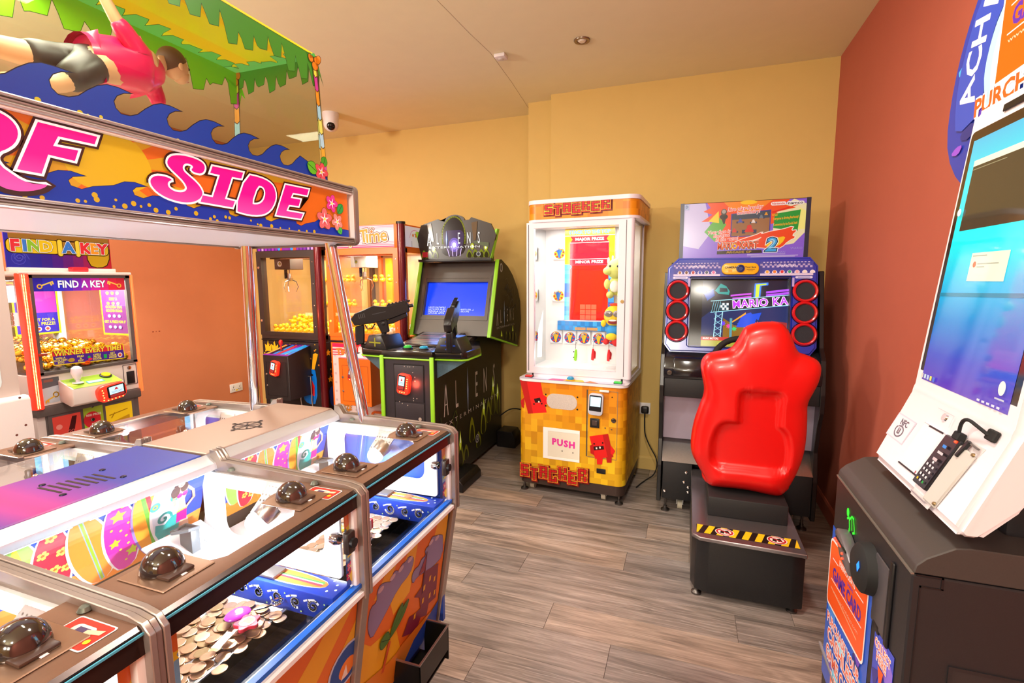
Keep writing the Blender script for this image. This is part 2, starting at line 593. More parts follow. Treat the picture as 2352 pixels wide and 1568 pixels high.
# vinyl plank floor: every plank is a piece of its own
def plank_mat():
    m = bpy.data.materials.new('grey_brown_oak_vinyl')
    m.use_nodes = True
    nt = m.node_tree
    b = nt.nodes['Principled BSDF']
    b.inputs['Roughness'].default_value = 0.34
    b.inputs['Specular IOR Level'].default_value = 0.55
    oi = nt.nodes.new('ShaderNodeObjectInfo')
    tc = nt.nodes.new('ShaderNodeTexCoord')
    mp = nt.nodes.new('ShaderNodeMapping')
    mp.inputs['Scale'].default_value = (1.3, 11, 1)
    add = nt.nodes.new('ShaderNodeVectorMath'); add.operation = 'ADD'
    sc = nt.nodes.new('ShaderNodeMath'); sc.operation = 'MULTIPLY'; sc.inputs[1].default_value = 37.0
    nt.links.new(oi.outputs['Random'], sc.inputs[0])
    nt.links.new(tc.outputs['Object'], mp.inputs['Vector'])
    nt.links.new(mp.outputs[0], add.inputs[0]); nt.links.new(sc.outputs[0], add.inputs[1])
    n1 = nt.nodes.new('ShaderNodeTexNoise'); n1.inputs['Scale'].default_value = 1.6; n1.inputs['Detail'].default_value = 6; n1.inputs['Roughness'].default_value = 0.6; n1.inputs['Distortion'].default_value = 0.9
    nt.links.new(add.outputs[0], n1.inputs['Vector'])
    r1 = nt.nodes.new('ShaderNodeValToRGB')
    el = r1.color_ramp.elements
    el[0].position = 0.28; el[0].color = (*lin('665E5A'), 1)
    el[1].position = 0.72; el[1].color = (*lin('C4B7AE'), 1)
    e = el.new(0.45); e.color = (*lin('92877F'), 1)
    e = el.new(0.58); e.color = (*lin('AB9E96'), 1)
    nt.links.new(n1.outputs['Fac'], r1.inputs[0])
    # fine grain
    mp2 = nt.nodes.new('ShaderNodeMapping'); mp2.inputs['Scale'].default_value = (5, 150, 1)
    add2 = nt.nodes.new('ShaderNodeVectorMath'); add2.operation = 'ADD'
    nt.links.new(tc.outputs['Object'], mp2.inputs['Vector']); nt.links.new(mp2.outputs[0], add2.inputs[0]); nt.links.new(sc.outputs[0], add2.inputs[1])
    n2 = nt.nodes.new('ShaderNodeTexNoise'); n2.inputs['Scale'].default_value = 1.0; n2.inputs['Detail'].default_value = 5; n2.inputs['Distortion'].default_value = 0.6
    nt.links.new(add2.outputs[0], n2.inputs['Vector'])
    r2 = nt.nodes.new('ShaderNodeMapRange'); r2.inputs[1].default_value = 0.25; r2.inputs[2].default_value = 0.75; r2.inputs[3].default_value = 0.62; r2.inputs[4].default_value = 1.28
    nt.links.new(n2.outputs['Fac'], r2.inputs[0])
    mx = nt.nodes.new('ShaderNodeMix'); mx.data_type = 'RGBA'; mx.blend_type = 'MULTIPLY'; mx.inputs[0].default_value = 1
    nt.links.new(r1.outputs[0], mx.inputs[6]); nt.links.new(r2.outputs[0], mx.inputs[7])
    # limed cathedral figure, pale streaks
    w = nt.nodes.new('ShaderNodeTexWave'); w.wave_type = 'RINGS'; w.inputs['Scale'].default_value = 2.3; w.inputs['Distortion'].default_value = 7; w.inputs['Detail'].default_value = 3; w.inputs['Detail Scale'].default_value = 1.4
    nt.links.new(add.outputs[0], w.inputs['Vector'])
    rw = nt.nodes.new('ShaderNodeMapRange'); rw.inputs[1].default_value = 0.86; rw.inputs[2].default_value = 1.0; rw.inputs[3].default_value = 0.0; rw.inputs[4].default_value = 0.45
    nt.links.new(w.outputs['Fac'], rw.inputs[0])
    n3 = nt.nodes.new('ShaderNodeTexNoise'); n3.inputs['Scale'].default_value = 1.1
    nt.links.new(add.outputs[0], n3.inputs['Vector'])
    r3 = nt.nodes.new('ShaderNodeMapRange'); r3.inputs[1].default_value = 0.52; r3.inputs[2].default_value = 0.66
    nt.links.new(n3.outputs['Fac'], r3.inputs[0])
    mm = nt.nodes.new('ShaderNodeMath'); mm.operation = 'MULTIPLY'
    nt.links.new(rw.outputs[0], mm.inputs[0]); nt.links.new(r3.outputs[0], mm.inputs[1])
    mx2 = nt.nodes.new('ShaderNodeMix'); mx2.data_type = 'RGBA'
    mx2.inputs[7].default_value = (*lin('D8CEC8'), 1)
    nt.links.new(mm.outputs[0], mx2.inputs[0]); nt.links.new(mx.outputs[2], mx2.inputs[6])
    # plank to plank tone: some planks warmer and paler, some greyer
    rr = nt.nodes.new('ShaderNodeValToRGB')
    el = rr.color_ramp.elements
    el[0].position = 0.0; el[0].color = (0.66, 0.66, 0.69, 1)
    el[1].position = 1.0; el[1].color = (1.25, 1.08, 0.95, 1)
    e = el.new(0.45); e.color = (0.86, 0.83, 0.82, 1)
    e = el.new(0.75); e.color = (1.0, 0.92, 0.86, 1)
    nt.links.new(oi.outputs['Random'], rr.inputs[0])
    mx3 = nt.nodes.new('ShaderNodeMix'); mx3.data_type = 'RGBA'; mx3.blend_type = 'MULTIPLY'; mx3.inputs[0].default_value = 1
    nt.links.new(mx2.outputs[2], mx3.inputs[6]); nt.links.new(rr.outputs[0], mx3.inputs[7])
    nt.links.new(mx3.outputs[2], b.inputs['Base Color'])
    bp = nt.nodes.new('ShaderNodeBump'); bp.inputs['Strength'].default_value = 0.10; bp.inputs['Distance'].default_value = 0.002
    nt.links.new(n2.outputs['Fac'], bp.inputs['Height']); nt.links.new(bp.outputs[0], b.inputs['Normal'])
    return m
PLANK = plank_mat()
floor = sbox('floor', (XL - .2, YF - .2, -0.10), (XR + .2, YB + .2, -0.0035), mat('plank_joint', '2A2422', 0.9))
PW, PL = 0.1745, 1.2
offs = {1.455: -.705, 1.6295: -.235, 1.804: -.51, 1.9785: -.962, 2.153: -.735, 2.3275: -.25}
rows = [1.455 + PW * i for i in range(-15, 16)]
full = None
for i, y in enumerate(rows):
    off = next((v for k, v in offs.items() if abs(k - y) < .01), random.uniform(0, PL))
    if y > YB or y + PW < -1.2:
        continue
    x = off - PL * 5
    while x < XR:
        x0, x1 = max(x, XL), min(x + PL, XR)
        if x1 - x0 > .03 and y + PW > -1.2 and not (x1 < -2.2 and y < 0.6):
            y1 = min(y + PW, YB)
            if x1 - x0 > PL - .001 and full is not None and y1 - y > PW - .001:
                o = full.copy(); COL.objects.link(o); o.parent = floor.o
            else:
                q = MB()
                hx, hy = (x1 - x0) / 2 - .0006, (y1 - y) / 2 - .0006
                q.box((-hx, -hy, -.0035), (hx, hy, 0), .0006, 1)
                pp = q.build('plank', PLANK, None, smooth=False); o = pp.o; o.parent = floor.o
                if x1 - x0 > PL - .001 and y1 - y > PW - .001:
                    full = o
            o.location = ((x0 + x1) / 2, (y + y1) / 2, 0)
        x += PL

# ------------------------------------------------------------------ ceiling and wall fittings
t = T('downlight', 'dark metal recessed downlight in the cream ceiling above the tower cabinet', 'downlight', (-.622, 2.976, CEIL_Z))
q = MB(); q.lathe([(.026, .0), (.030, -.006), (.044, -.007), (.046, -.003), (.046, 0)], t.org, seg=32); q.build('bezel', mat('bronze_grey_bezel', '8A7868', .3, .8), t)
q = MB(); q.lathe([(0, -.012), (.016, -.011), (.026, -.002), (.026, 0)], t.org, seg=24); q.build('lamp', mat('lamp_glass', 'E8DCC8', 0.15), t)
t = T('smoke_detector', 'small square white sensor plate on the cream ceiling', 'detector', (-1.123, 2.993, CEIL_Z))
q = MB(); q.box((-1.158, 2.958, CEIL_Z - .022), (-1.088, 3.028, CEIL_Z), .006); q.build('housing', WHITEP, t)
q = MB(); q.lathe([(0, -.030), (.012, -.029), (.018, -.022)], t.org, seg=20); q.build('lens', mat('sensor_lens', 'CFC9C2', 0.3), t)
t = T('security_camera', 'white dome security camera with a black lens under the ceiling', 'camera', (-2.80, 3.50, CEIL_Z))
q = MB(); q.lathe([(.066, 0), (.066, -.03), (.060, -.055), (.058, -.075)], t.org, seg=32); q.build('base', WHITEP, t)
q = MB(); q.ball(t.org + Vector((0, 0, -.085)), .060, 24, (1, 1, 1)); q.build('dome', WHITEP, t)
q = MB(); q.lathe([(0, .062), (.02, .060), (.032, .05), (.034, .03)], t.org + Vector((0, 0, -.095)), (.55, -.75, -.35), 20); q.build('lens', mat('black_lens', '0A0A0C', 0.1), t)
def socket(name, label, loc, nrm):
    """UK double wall socket; nrm 'x' faces +X, 'y' faces -Y"""
    t = T(name, label, 'socket', loc)
    x, y, z = loc
    def b(nm, u0, u1, z0, z1, d0, d1, m, bev=.0):
        if nrm == 'x':
            return bx(nm, (x + d0, y + u0, z + z0), (x + d1, y + u1, z + z1), m, t, bev)
        return bx(nm, (x + u0, y - d1, z + z0), (x + u1, y - d0, z + z1), m, t, bev)
    b('face_plate', -.074, .074, -.043, .043, 0, .010, WHITE, .003)
    for s in (-.05, .028):
        b('switch', s + .005, s + .019, .014, .034, .010, .013, WHITEP, .001)
    for c in (-.037, .037):
        for du, dz, w, h in ((0, .006, .003, .006), (-.011, -.016, .005, .003), (.011, -.016, .005, .003)):
            b('pin_hole', c + du - w, c + du + w, dz - h, dz + h, .0100, .0104, BLACK)
    return t
s1 = socket('wall_socket', 'white double wall socket with a yellow sticker on the orange wall', (XL, 3.77, .335), 'x')
bx('sticker', (XL + .0101, 3.758, .302), (XL + .0106, 3.784, .316), pr('F2C81E'), s1)
s2 = socket('wall_socket', 'white double wall socket low on the mustard wall behind the tower cabinet', (-.305, 3.725, .467), 'y')
t = T('plug', 'black three-pin plug with a looping lead in the wall socket', 'plug', (-.268, 3.715, .46))
q = MB(); q.box((-.295, 3.675, .435), (-.241, 3.7145, .490), .012, 3); q.build('plug_body', BLACK, t)
q = MB(); q.tube(smooth_loop([(-.268, 3.685, .44), (-.268, 3.68, .36), (-.262, 3.67, .28), (-.225, 3.66, .20), (-.16, 3.62, .11), (-.175, 3.55, .03), (-.23, 3.50, .006), (-.26, 3.42, .006), (-.285, 3.34, .006)], 3, False), .0042, 8)
q.build('lead', RUBBER, t)
q = MB(); q.tube(smooth_loop([(-.285, 3.69, .30), (-.285, 3.69, .30), (-.282, 3.69, .20), (-.278, 3.68, .10), (-.30, 3.63, .02), (-.22, 3.56, .006), (-.12, 3.50, .006), (-.03, 3.44, .006), (.05, 3.38, .006)], 3, False), .0042, 8)
o = q.build('cable', RUBBER).o
tag(o, 'black mains cable running along the floor beside the tower cabinet', 'cable')
q = MB(); q.tube(smooth_loop([(-1.50, 3.90, .25), (-1.40, 3.90, .33), (-1.28, 3.86, .34), (-1.14, 3.78, .30), (-1.07, 3.69, .22), (-1.04, 3.67, .08), (-1.06, 3.66, .006)], 3, False), .005, 8)
o = q.build('cable', RUBBER).o
tag(o, 'black cable arching from behind the dark shooter cabinet', 'cable')
q = MB()
for dy, w in ((0, .012), (.03, .006), (.055, .013)):
    q.box((XL + .0002, 2.98 + dy, .985), (XL + .0006, 2.98 + dy + w, .993))
o = q.build('wall_scuff', pr('7A1E10'), smooth=False).o
tag(o, 'small dark red scuff marks on the orange wall', 'mark')
SGN_S = [(0.7468, 0.1034), (0.7408, 0.1048), (0.7375, 0.1078), (0.7426, 0.113), (0.7399, 0.1167), (0.732, 0.1181), (0.7244, 0.1159), (0.7199, 0.1093), (0.7217, 0.1016), (0.7319, 0.0945), (0.7452, 0.0859), (0.7547, 0.0764), (0.7586, 0.0667), (0.7563, 0.0598), (0.7483, 0.0517), (0.7354, 0.0452), (0.7173, 0.042), (0.7, 0.0428), (0.6818, 0.0464), (0.6664, 0.0535), (0.6576, 0.0623), (0.6549, 0.0704), (0.6582, 0.0777), (0.6674, 0.0832), (0.68, 0.0847), (0.6907, 0.0836), (0.6975, 0.0804), (0.6912, 0.078), (0.6872, 0.0726), (0.6891, 0.0654), (0.6979, 0.0607), (0.7092, 0.0598), (0.7191, 0.0623), (0.7251, 0.0678), (0.7251, 0.0742), (0.719, 0.0831), (0.7083, 0.0918), (0.696, 0.1009), (0.6902, 0.1076), (0.691, 0.1155), (0.6962, 0.1228), (0.706, 0.1279), (0.7215, 0.1311), (0.7392, 0.1314), (0.7553, 0.1295), (0.7653, 0.1251), (0.7685, 0.1183), (0.7649, 0.1088), (0.7571, 0.1035)]
SGN_I = [(0.7856, 0.1242), (0.8603, 0.1258), (0.8544, 0.1121), (0.8308, 0.1111), (0.8092, 0.0625), (0.8336, 0.0611), (0.8269, 0.047), (0.7521, 0.0483), (0.758, 0.0619), (0.7807, 0.0616), (0.801, 0.1094), (0.7789, 0.1094)]
SGN_D = [(0.8692, 0.1238), (0.9058, 0.1241), (0.9303, 0.1199), (0.9452, 0.1105), (0.9501, 0.0926), (0.9451, 0.0741), (0.9305, 0.0545), (0.9099, 0.0422), (0.8825, 0.0374), (0.8568, 0.0379), (0.8319, 0.0414)]
SGN_D_in = [(0.8975, 0.1052), (0.9124, 0.105), (0.9186, 0.0963), (0.9159, 0.0808), (0.9052, 0.0674), (0.8899, 0.0617), (0.8768, 0.062)]
SGN_E = [(0.9816, 0.1212), (1.0604, 0.1229), (1.053, 0.1068), (1.0043, 0.1056), (0.9963, 0.0924), (1.0292, 0.093), (1.0213, 0.0759), (0.9887, 0.0745), (0.9797, 0.0592), (1.0351, 0.059), (1.0264, 0.0454), (0.9465, 0.0454)]
SGN_F = [(0.4951, 0.1282), (0.5747, 0.1274), (0.5697, 0.1142), (0.5192, 0.1137), (0.5112, 0.0976), (0.5448, 0.0986), (0.5384, 0.0811), (0.5035, 0.083), (0.4923, 0.0526), (0.4631, 0.0534)]
SGN_R = [(0.4182, 0.1266), (0.4428, 0.1301), (0.4536, 0.1278), (0.4633, 0.1223), (0.4693, 0.1126), (0.4693, 0.1011), (0.4633, 0.0882), (0.4532, 0.0786), (0.4459, 0.0741), (0.4405, 0.0645), (0.446, 0.0533), (0.4524, 0.0484), (0.4677, 0.0378), (0.4833, 0.0354), (0.4998, 0.0383), (0.4916, 0.0305), (0.476, 0.0244), (0.4601, 0.0218), (0.4431, 0.0242), (0.4309, 0.0347), (0.4244, 0.0555), (0.4151, 0.0263), (0.389, 0.027)]
SGN_R_in = [(0.4308, 0.1075), (0.4407, 0.1089), (0.4444, 0.103), (0.44, 0.0922), (0.4317, 0.0846), (0.4231, 0.0838)]
# ================================================================== coin pusher table with sign topper
TAUPE = mat('taupe_anodised_trim', 'A1948C', 0.34, 0.65, grain=0.06, gscale=90)
BRONZE = mat('bronze_metallic_plate', '8A6A57', 0.36, 0.6, grain=0.06, gscale=200)
TAN = mat('satin_tan_metal', 'B49C8E', 0.42, 0.35)
PALEG = mat('pale_green_edge_glass', 'DDEDE6', 0.15)
SMOKE = glass('smoked_dome', '3A3030', 1.4)
INNERW = mat('white_liner', 'F1F0F2', 0.35)
DARKWELL = mat('dark_polished_well', '1B2430', 0.12, 0.2)
PERF = mat('perforated_metal', 'C9CBD0', 0.35, 0.8)
def _perf():
    nt = PERF.node_tree; b = nt.nodes['Principled BSDF']
    tc = nt.nodes.new('ShaderNodeTexCoord'); v = nt.nodes.new('ShaderNodeTexVoronoi'); v.inputs['Scale'].default_value = 110; v.inputs['Randomness'].default_value = 0
    r = nt.nodes.new('ShaderNodeMapRange'); r.inputs[1].default_value = .22; r.inputs[2].default_value = .34; r.inputs[3].default_value = .15; r.inputs[4].default_value = .75
    nt.links.new(tc.outputs['Object'], v.inputs['Vector']); nt.links.new(v.outputs['Distance'], r.inputs[0]); nt.links.new(r.outputs[0], b.inputs['Base Color'])
_perf()
LEDW = mat('white_led', 'FFFFFF', 0.4, emit=9.0)
LAMPW = mat('lamp_face', 'FFFFFF', 0.4, emit=22.0)
PU = T('coin_pusher_table', 'long coin pusher table with blue surf sign topper in the left foreground', 'coin pusher', (-1.13, .6, 0))
YS = [-.03, .39, .81]
YE = 1.235
def flower(a, x, y, r, col, ctr='FFE94A', rot=0.0, n=5, pet=.62, out='3A1414'):
    for lay, c, k in ((0, out, 1.07), (1, col, 1.0)):
        a.k += 1
        for i in range(n):
            t = rot + 2 * PI * i / n
            a.disc(x + r * .52 * math.cos(t), y + r * .52 * math.sin(t), r * .50 * k, c, r * .36 * k, 14, rot=t, up=False)
    a.k += 1
    for i in range(n):
        t = rot + 2 * PI * i / n
        a.poly([(x + r * .12 * math.cos(t + 1.3), y + r * .12 * math.sin(t + 1.3)), (x + r * .62 * math.cos(t), y + r * .62 * math.sin(t)), (x + r * .12 * math.cos(t - 1.3), y + r * .12 * math.sin(t - 1.3))], 'FFE6EA', up=False)
    a.disc(x, y, r * .14, ctr)
def leaf(a, x, y, l, w, rot, col, out='123A12'):
    c, s_ = math.cos(rot), math.sin(rot)
    def pt(u, v): return (x + u * c - v * s_, y + u * s_ + v * c)
    prof = [(0, 0), (.2, .55), (.5, .9), (.78, .7), (1, 0), (.78, -.7), (.5, -.9), (.2, -.55)]
    a.poly(smooth_loop([pt(u * l * 1.05 - .02 * l, v * w * 1.1) for u, v in prof], 1), out)
    a.poly(smooth_loop([pt(u * l, v * w) for u, v in prof], 1), col)
    a.line([pt(0, 0), pt(l * .9, 0)], w * .09, out)
def star(a, x, y, r, col, rot=0.0, n=5, inn=.5):
    a.poly([(x + (r if i % 2 == 0 else r * inn) * math.cos(rot + PI * i / n), y + (r if i % 2 == 0 else r * inn) * math.sin(rot + PI * i / n)) for i in range(2 * n)], col)
def board(a, tip, base, w, col, edge='FFFFFF', full=.52):
    """surfboard outline between two points"""
    tx, ty = tip; bx_, by = base
    d = Vector((tx - bx_, ty - by)); L = d.length; d.normalize(); n = Vector((d.y, -d.x))
    prof = [(0, .42), (.15, .78), (.35, .98), (.5, 1.0), (.65, .92), (.8, .70), (.92, .36), (.98, .12)]
    def shp(k):
        r = [(bx_ + d.x * L * t + n.x * w * h * k, by + d.y * L * t + n.y * w * h * k) for t, h in prof]
        l = [(bx_ + d.x * L * t - n.x * w * h * k, by + d.y * L * t - n.y * w * h * k) for t, h in prof]
        return smooth_loop(r + [(tx, ty)] + l[::-1], 1)
    a.poly(shp(1.16), edge)
    a.poly(shp(1.0), col)
    return lambda t, h: (bx_ + d.x * L * t + n.x * w * h, by + d.y * L * t + n.y * w * h)
def swirl(a, x, y, r, col, turns=1.4, w=None, flip=1, a0=0.0):
    pts = []
    for i in range(22):
        t = i / 21
        ang = a0 + flip * turns * 2 * PI * t
        rr = r * (1 - .88 * t)
        pts.append((x + rr * math.cos(ang), y + rr * math.sin(ang)))
    a.line(pts, w or r * .34, col)
def back_art(y0, var):
    a = Art((-1.0785, y0, .845), (0, 1, 0), (.05, 0, .14))
    a.rect(.012, -.02, .408, .178, '2B54C8')
    a.poly([(.012, -.02), (.408, -.02), (.408, .052), (.36, .046), (.32, .028), (.26, .030), (.2, .022), (.12, .034), (.06, .026), (.012, .036)], 'F7A24B')
    a.poly([(.012, -.02), (.408, -.02), (.408, .030), (.33, .014), (.24, .016), (.14, .012), (.06, .012), (.012, .02)], 'F59133')
    f = board(a, (.052, .172), (.092, .01), .025, 'A6E06A')
    a.poly([f(.95, 0), f(.5, -.7), f(.35, -.1), f(.25, .8), f(.45, .75), f(.6, .2)], 'F3EA3A')
    f = board(a, (.104, .173), (.127, -.012), .029, 'D2284A')
    for t, h in ((.82, 0), (.66, -.45), (.6, .5), (.45, -.5), (.42, .1), (.38, .7), (.2, -.2), (.16, .5)):
        x, y = f(t, h)
        for i in range(5):
            a.disc(x + .006 * math.cos(i * 1.257), y + .006 * math.sin(i * 1.257), .0036, 'FBE46A', n=10, up=(i == 0))
        a.disc(x, y, .0022, 'F07A2A', n=8)
    f = board(a, (.143, .174), (.207, -.014), .033, 'F79A3C')
    a.line([f(.02, 0), f(.97, 0)], .008, '8FB0D8'); a.line([f(.02, 0), f(.97, 0)], .0045, '9CCB3B')
    f = board(a, (.206, .174), (.253, -.014), .031, 'D633A8')
    for t, h, r in ((.75, 0, .016), (.42, -.45, .012), (.2, .45, .014)):
        x, y = f(t, h); star(a, x, y, r, 'C3DB33', .4)
    for t, h in ((.6, .5), (.55, 0), (.5, .6), (.33, .3), (.3, -.2), (.62, -.5), (.12, 0), (.45, .25), (.85, .3)):
        x, y = f(t, h); a.disc(x, y, .0028, 'E8DF52', n=8)
    f = board(a, (.2525, .176), (.312, -.012), .030, 'F5A233', '8E7FD0')
    for h, c in ((-.5, 'F5A233'), (-.1, 'F3F3F3'), (.0, '63B13C'), (.3, 'F3F3F3'), (.42, 'D22E40')):
        a.line([f(.02, h), f(.86, h * .7)], .0085 if c != 'F3F3F3' else .003, c)
    f = board(a, (.299, .178), (.347, -.012), .034, 'E4EEFA', 'FFFFFF')
    for t, h in ((.68, -.7), (.66, .55)):
        x, y = f(t, h); a.disc(x, y, .011, '3FB7A8', n=14); a.disc(x, y, .006, 'A8D94A', n=12); a.disc(x, y, .003, '1E7FC0', n=8)
    a.poly([f(.02, -.5), f(.3, -.95), f(.42, -.85), f(.36, -.3), f(.42, .2), f(.4, .95), f(.2, .9), f(.02, .5)], '28A9A6')
    x, y = f(.45, -.3); swirl(a, x, y, .017, '28A9A6', 1.2, .006)
    x, y = f(.14, -.3); a.disc(x, y, .008, 'C23B4A', n=12); a.disc(x, y, .005, '8FCC4A', n=10)
    # standing figure in pink swimwear, printed
    sk_ = 'F2BFA4'
    a.poly(smooth_loop([(.352, .058), (.372, .058), (.388, -.012), (.379, -.012), (.366, .035), (.371, -.012), (.360, -.012)], 1), sk_)
    a.poly(smooth_loop([(.334, .135), (.352, .138), (.362, .128), (.356, .095), (.366, .062), (.344, .060), (.346, .095), (.336, .118)], 1), sk_)
    a.line([(.360, .134), (.375, .118), (.380, .098), (.366, .080)], .006, sk_)
    a.line([(.337, .134), (.331, .112), (.336, .095)], .006, sk_)
    a.poly([(.344, .073), (.366, .076), (.371, .044), (.358, .046), (.347, .043)], 'E0218F'); a.line([(.344, .073), (.366, .076)], .003, 'F2D93A')
    a.disc(.343, .117, .0062, 'E0218F', n=10); a.disc(.355, .119, .0062, 'E0218F', n=10)
    a.disc(.342, .150, .016, '4A2420', .013, 16); a.disc(.332, .130, .010, '4A2420', .014, 12); a.disc(.351, .137, .009, '4A2420', .012, 12)
    a.disc(.343, .149, .0085, sk_, .0105, 14); a.disc(.343, .144, .002, 'C8324A', .001, 8); a.disc(.340, .151, .0012, '3A1A14', n=6); a.disc(.346, .151, .0012, '3A1A14', n=6)
    return a
def station(y0, right, i):
    ya, yb = y0 + .013, y0 + .407
    far = y0 > .8
    # tray and well of the playfield
    q = MB()
    q.box((-1.085, ya, .715), (-.765, yb, .742)); q.box((-1.085, ya, .742), (-.955, yb, .795), .004)
    q.build('playfield', INNERW, PU)
    q = MB(); q.box((-.765, ya, .69), (-.65, yb, .70)); q.box((-.769, ya, .70), (-.765, yb, .744)); q.box((-.656, ya, .70), (-.646, yb, .778)); q.build('payout_well', DARKWELL, PU)
    q = MB(); q.box((-.767, ya + .005, .742), (-.760, yb - .055, .745)); q.build('playfield_lip', STEEL, PU)
    q = MB(); q.prism([(-1.09, .835), (-1.082, .835), (-1.028, 1.008), (-1.036, 1.008)], 'y', ya, yb); q.build('back_panel', INNERW, PU, smooth=False)
    if right:
        back_art(y0, i).build('surf_artwork', PU)
    else:
        bx('back_print', (-1.079, ya + .02, .84), (-1.0775, yb - .02, .86), pr('7A4FA8'), PU)
    # white side wall with a clear window beside the far rail
    q = MB()
    q.frame(rrect(-1.04, .80, -.66, .99, .01), rrect(-.98, .845, -.70, .968, .03), 'y', yb - .006, yb)
    q.build('side_wall', INNERW, PU)
    # blue end shelf: scroll print on its front, surfboards on its top
    q = MB(); q.box((-.93, yb - .058, .742), (-.642, yb, .795), .003); q.build('end_shelf', pr('1F3FB5', .3), PU)
    a = Art((-.93, yb - .0582, .742), (1, 0, 0), (0, 0, 1), rough=.3)
    for j, (x, f_, r) in enumerate(((.05, 1, .013), (.095, -1, .012), (.145, 1, .016), (.195, -1, .012), (.24, 1, .015))):
        swirl(a, x, .026, r, 'EDF1FA', 1.3, .0055, f_, a0=j * 1.7)
        a.line([(x - .022, .034), (x - .012, .038), (x + .004, .041)], .004, 'EDF1FA')
    for x, y in ((.03, .01), (.07, .04), (.12, .009), (.17, .041), (.21, .01), (.265, .012), (.27, .038)):
        a.disc(x, y, .002, 'BDE27A', n=8)
    a.build('scroll_print', PU)
    a = Art((-.93, yb - .056, .795), (1, 0, 0), (0, 1, 0), rough=.3)
    f = board(a, (.02, .032), (.25, .028), .019, 'F58A3C')
    a.line([f(.05, .2), f(.9, .1)], .007, '4FB04A'); a.line([f(.05, -.2), f(.9, -.1)], .006, 'D83A5A'); a.line([f(.05, .02), f(.9, 0)], .003, 'FFFFFF')
    for x, y in ((.262, .012), (.27, .035), (.278, .02), (.255, .045)):
        a.disc(x, y, .003, 'CFE6FF', n=8)
    a.build('shelf_print', PU)
    q = MB(); q.box((-.86, yb - .05, .7955), (-.80, yb - .012, .803), .002); q.build('label_plate', STEEL, PU)
    # coin chutes: white slotted plates and a black block
    q = MB()
    Rr = Matrix.Rotation(R(24), 3, 'Y')
    q.box((-1.03, yb - .16, .852), (-.90, yb - .03, .857), .001, rot=Rr, piv=(-.96, yb - .1, .855))
    for dy in (-.125, -.065):
        q.mi = 1; q.box((-.975, yb + dy, .8575), (-.945, yb + dy + .012, .8585), rot=Rr, piv=(-.96, yb - .1, .855)); q.mi = 0
    q.build('coin_chute', [INNERW, mat('slot_shadow', '8C9AA6', .5)], PU)
    q = MB(); q.box((-.99, yb - .105, .845), (-.955, yb - .085, .905), .002); q.tube([(-.99, yb - .12, .905), (-.975, yb - .13, .91), (-.955, yb - .11, .91), (-.955, yb - .088, .906), (-.99, yb - .088, .906)], .004, 8, True); q.build('coin_guide', mat('grey_plastic', '4C5258', .4), PU)
    q = MB(); q.box((-1.0, ya + .10, .80), (-.996, yb - .18, .846)); q.build('clear_fence', GLASS, PU)
    # lamp under the far rail
    L = Vector((-.83, yb - .045, .925)); D = Vector((-.35, -.75, -.55)).normalized()
    q = MB(); q.sheet([(-.862, yb - .040, .932), (-.806, yb - .040, .932), (-.780, yb - .002, .986), (-.842, yb - .002, .986)], .004, (0, .8, -.6)); lm = q.build('lamp_bracket', PERF, PU, smooth=False)
    q = MB(); q.lathe([(.021, 0), (.023, .012), (.020, .035), (.012, .045)], L - D * .035, D, 20); q.build('lamp_housing', STEEL, lm)
    q = MB(); q.ball(L + D * .008, .0225, 18); q.build('lamp_bulb', LAMPW, lm)
    mx = MIRROR_X[0]
    lx = L.x if mx is None else mx - L.x
    point_lamp('station_lamp', (lx + (-.016 if mx is None else .016), L.y - .038, L.z - .030), .010, 3.6 if right else 3.0, (.93, .97, 1.0))
    # LED line under the deck
    q = MB()
    for k in range(22):
        q.ball((-1.024, ya + .02 + k * .0165, 1.000), .0032, 6)
    q.build('led_line', LEDW, PU, kind='stuff')
    area_lamp('led_glow', ((-1.02 if mx is None else mx + 1.02), y0 + .21, .998), ((-.9 if mx is None else mx + .9), y0 + .21, .8), .38, 3.2, (.93, .96, 1.0), 'RECTANGLE', .02)
    # top: glass, bronze plate with rounded opening, dark bar, blue edge, front glass
    bx('top_glass', (-1.02, ya, .990), (-.66, yb, .994), GLASS, PU)
    q = MB()
    pl = [(-.626, ya), (-.626, yb), (-.765, yb), (-.765, yb - .078)]
    pl += [(-.765 + .012 * t, yb - .078 - .022 * math.sin(t * PI / 2)) for t in (.5, 1)] + [(-.69, yb - .102), (-.672, yb - .110), (-.658, yb - .128)]
    pl += [(-.658, ya + .128), (-.672, ya + .110), (-.69, ya + .102)] + [(-.765 + .012 * t, ya + .078 + .022 * math.sin(t * PI / 2)) for t in (1, .5)] + [(-.765, ya + .078), (-.765, ya)]
    q.prism(pl, 'z', .9945, .9985)
    q.build('top_plate', BRONZE, PU)
    q = MB(); q.prism([(-.626, .9985), (-.620, .994), (-.618, .962), (-.634, .956), (-.634, .9945)], 'y', ya, yb); q.build('front_bar', mat('dark_bronze_bar', '3A2A26', .22, .5), PU)
    bx('blue_edge', (-.6185, ya, .9885), (-.6165, yb, .9915), pr('5BB4D2', .2), PU)
    bx('front_glass', (-.632, ya, .796), (-.628, yb, .958), GLASS, PU)
    bx('glass_channel', (-.640, ya, .776), (-.618, yb, .788), mat('satin_aluminium', 'DDE2E8', .3, .7), PU)
    bx('blue_strip', (-.6295, ya, .788), (-.616, yb, .7965), pr('1C5FC4', .25), PU)
    bx('white_sill', (-.618, ya, .772), (-.610, yb, .781), WHITE, PU)
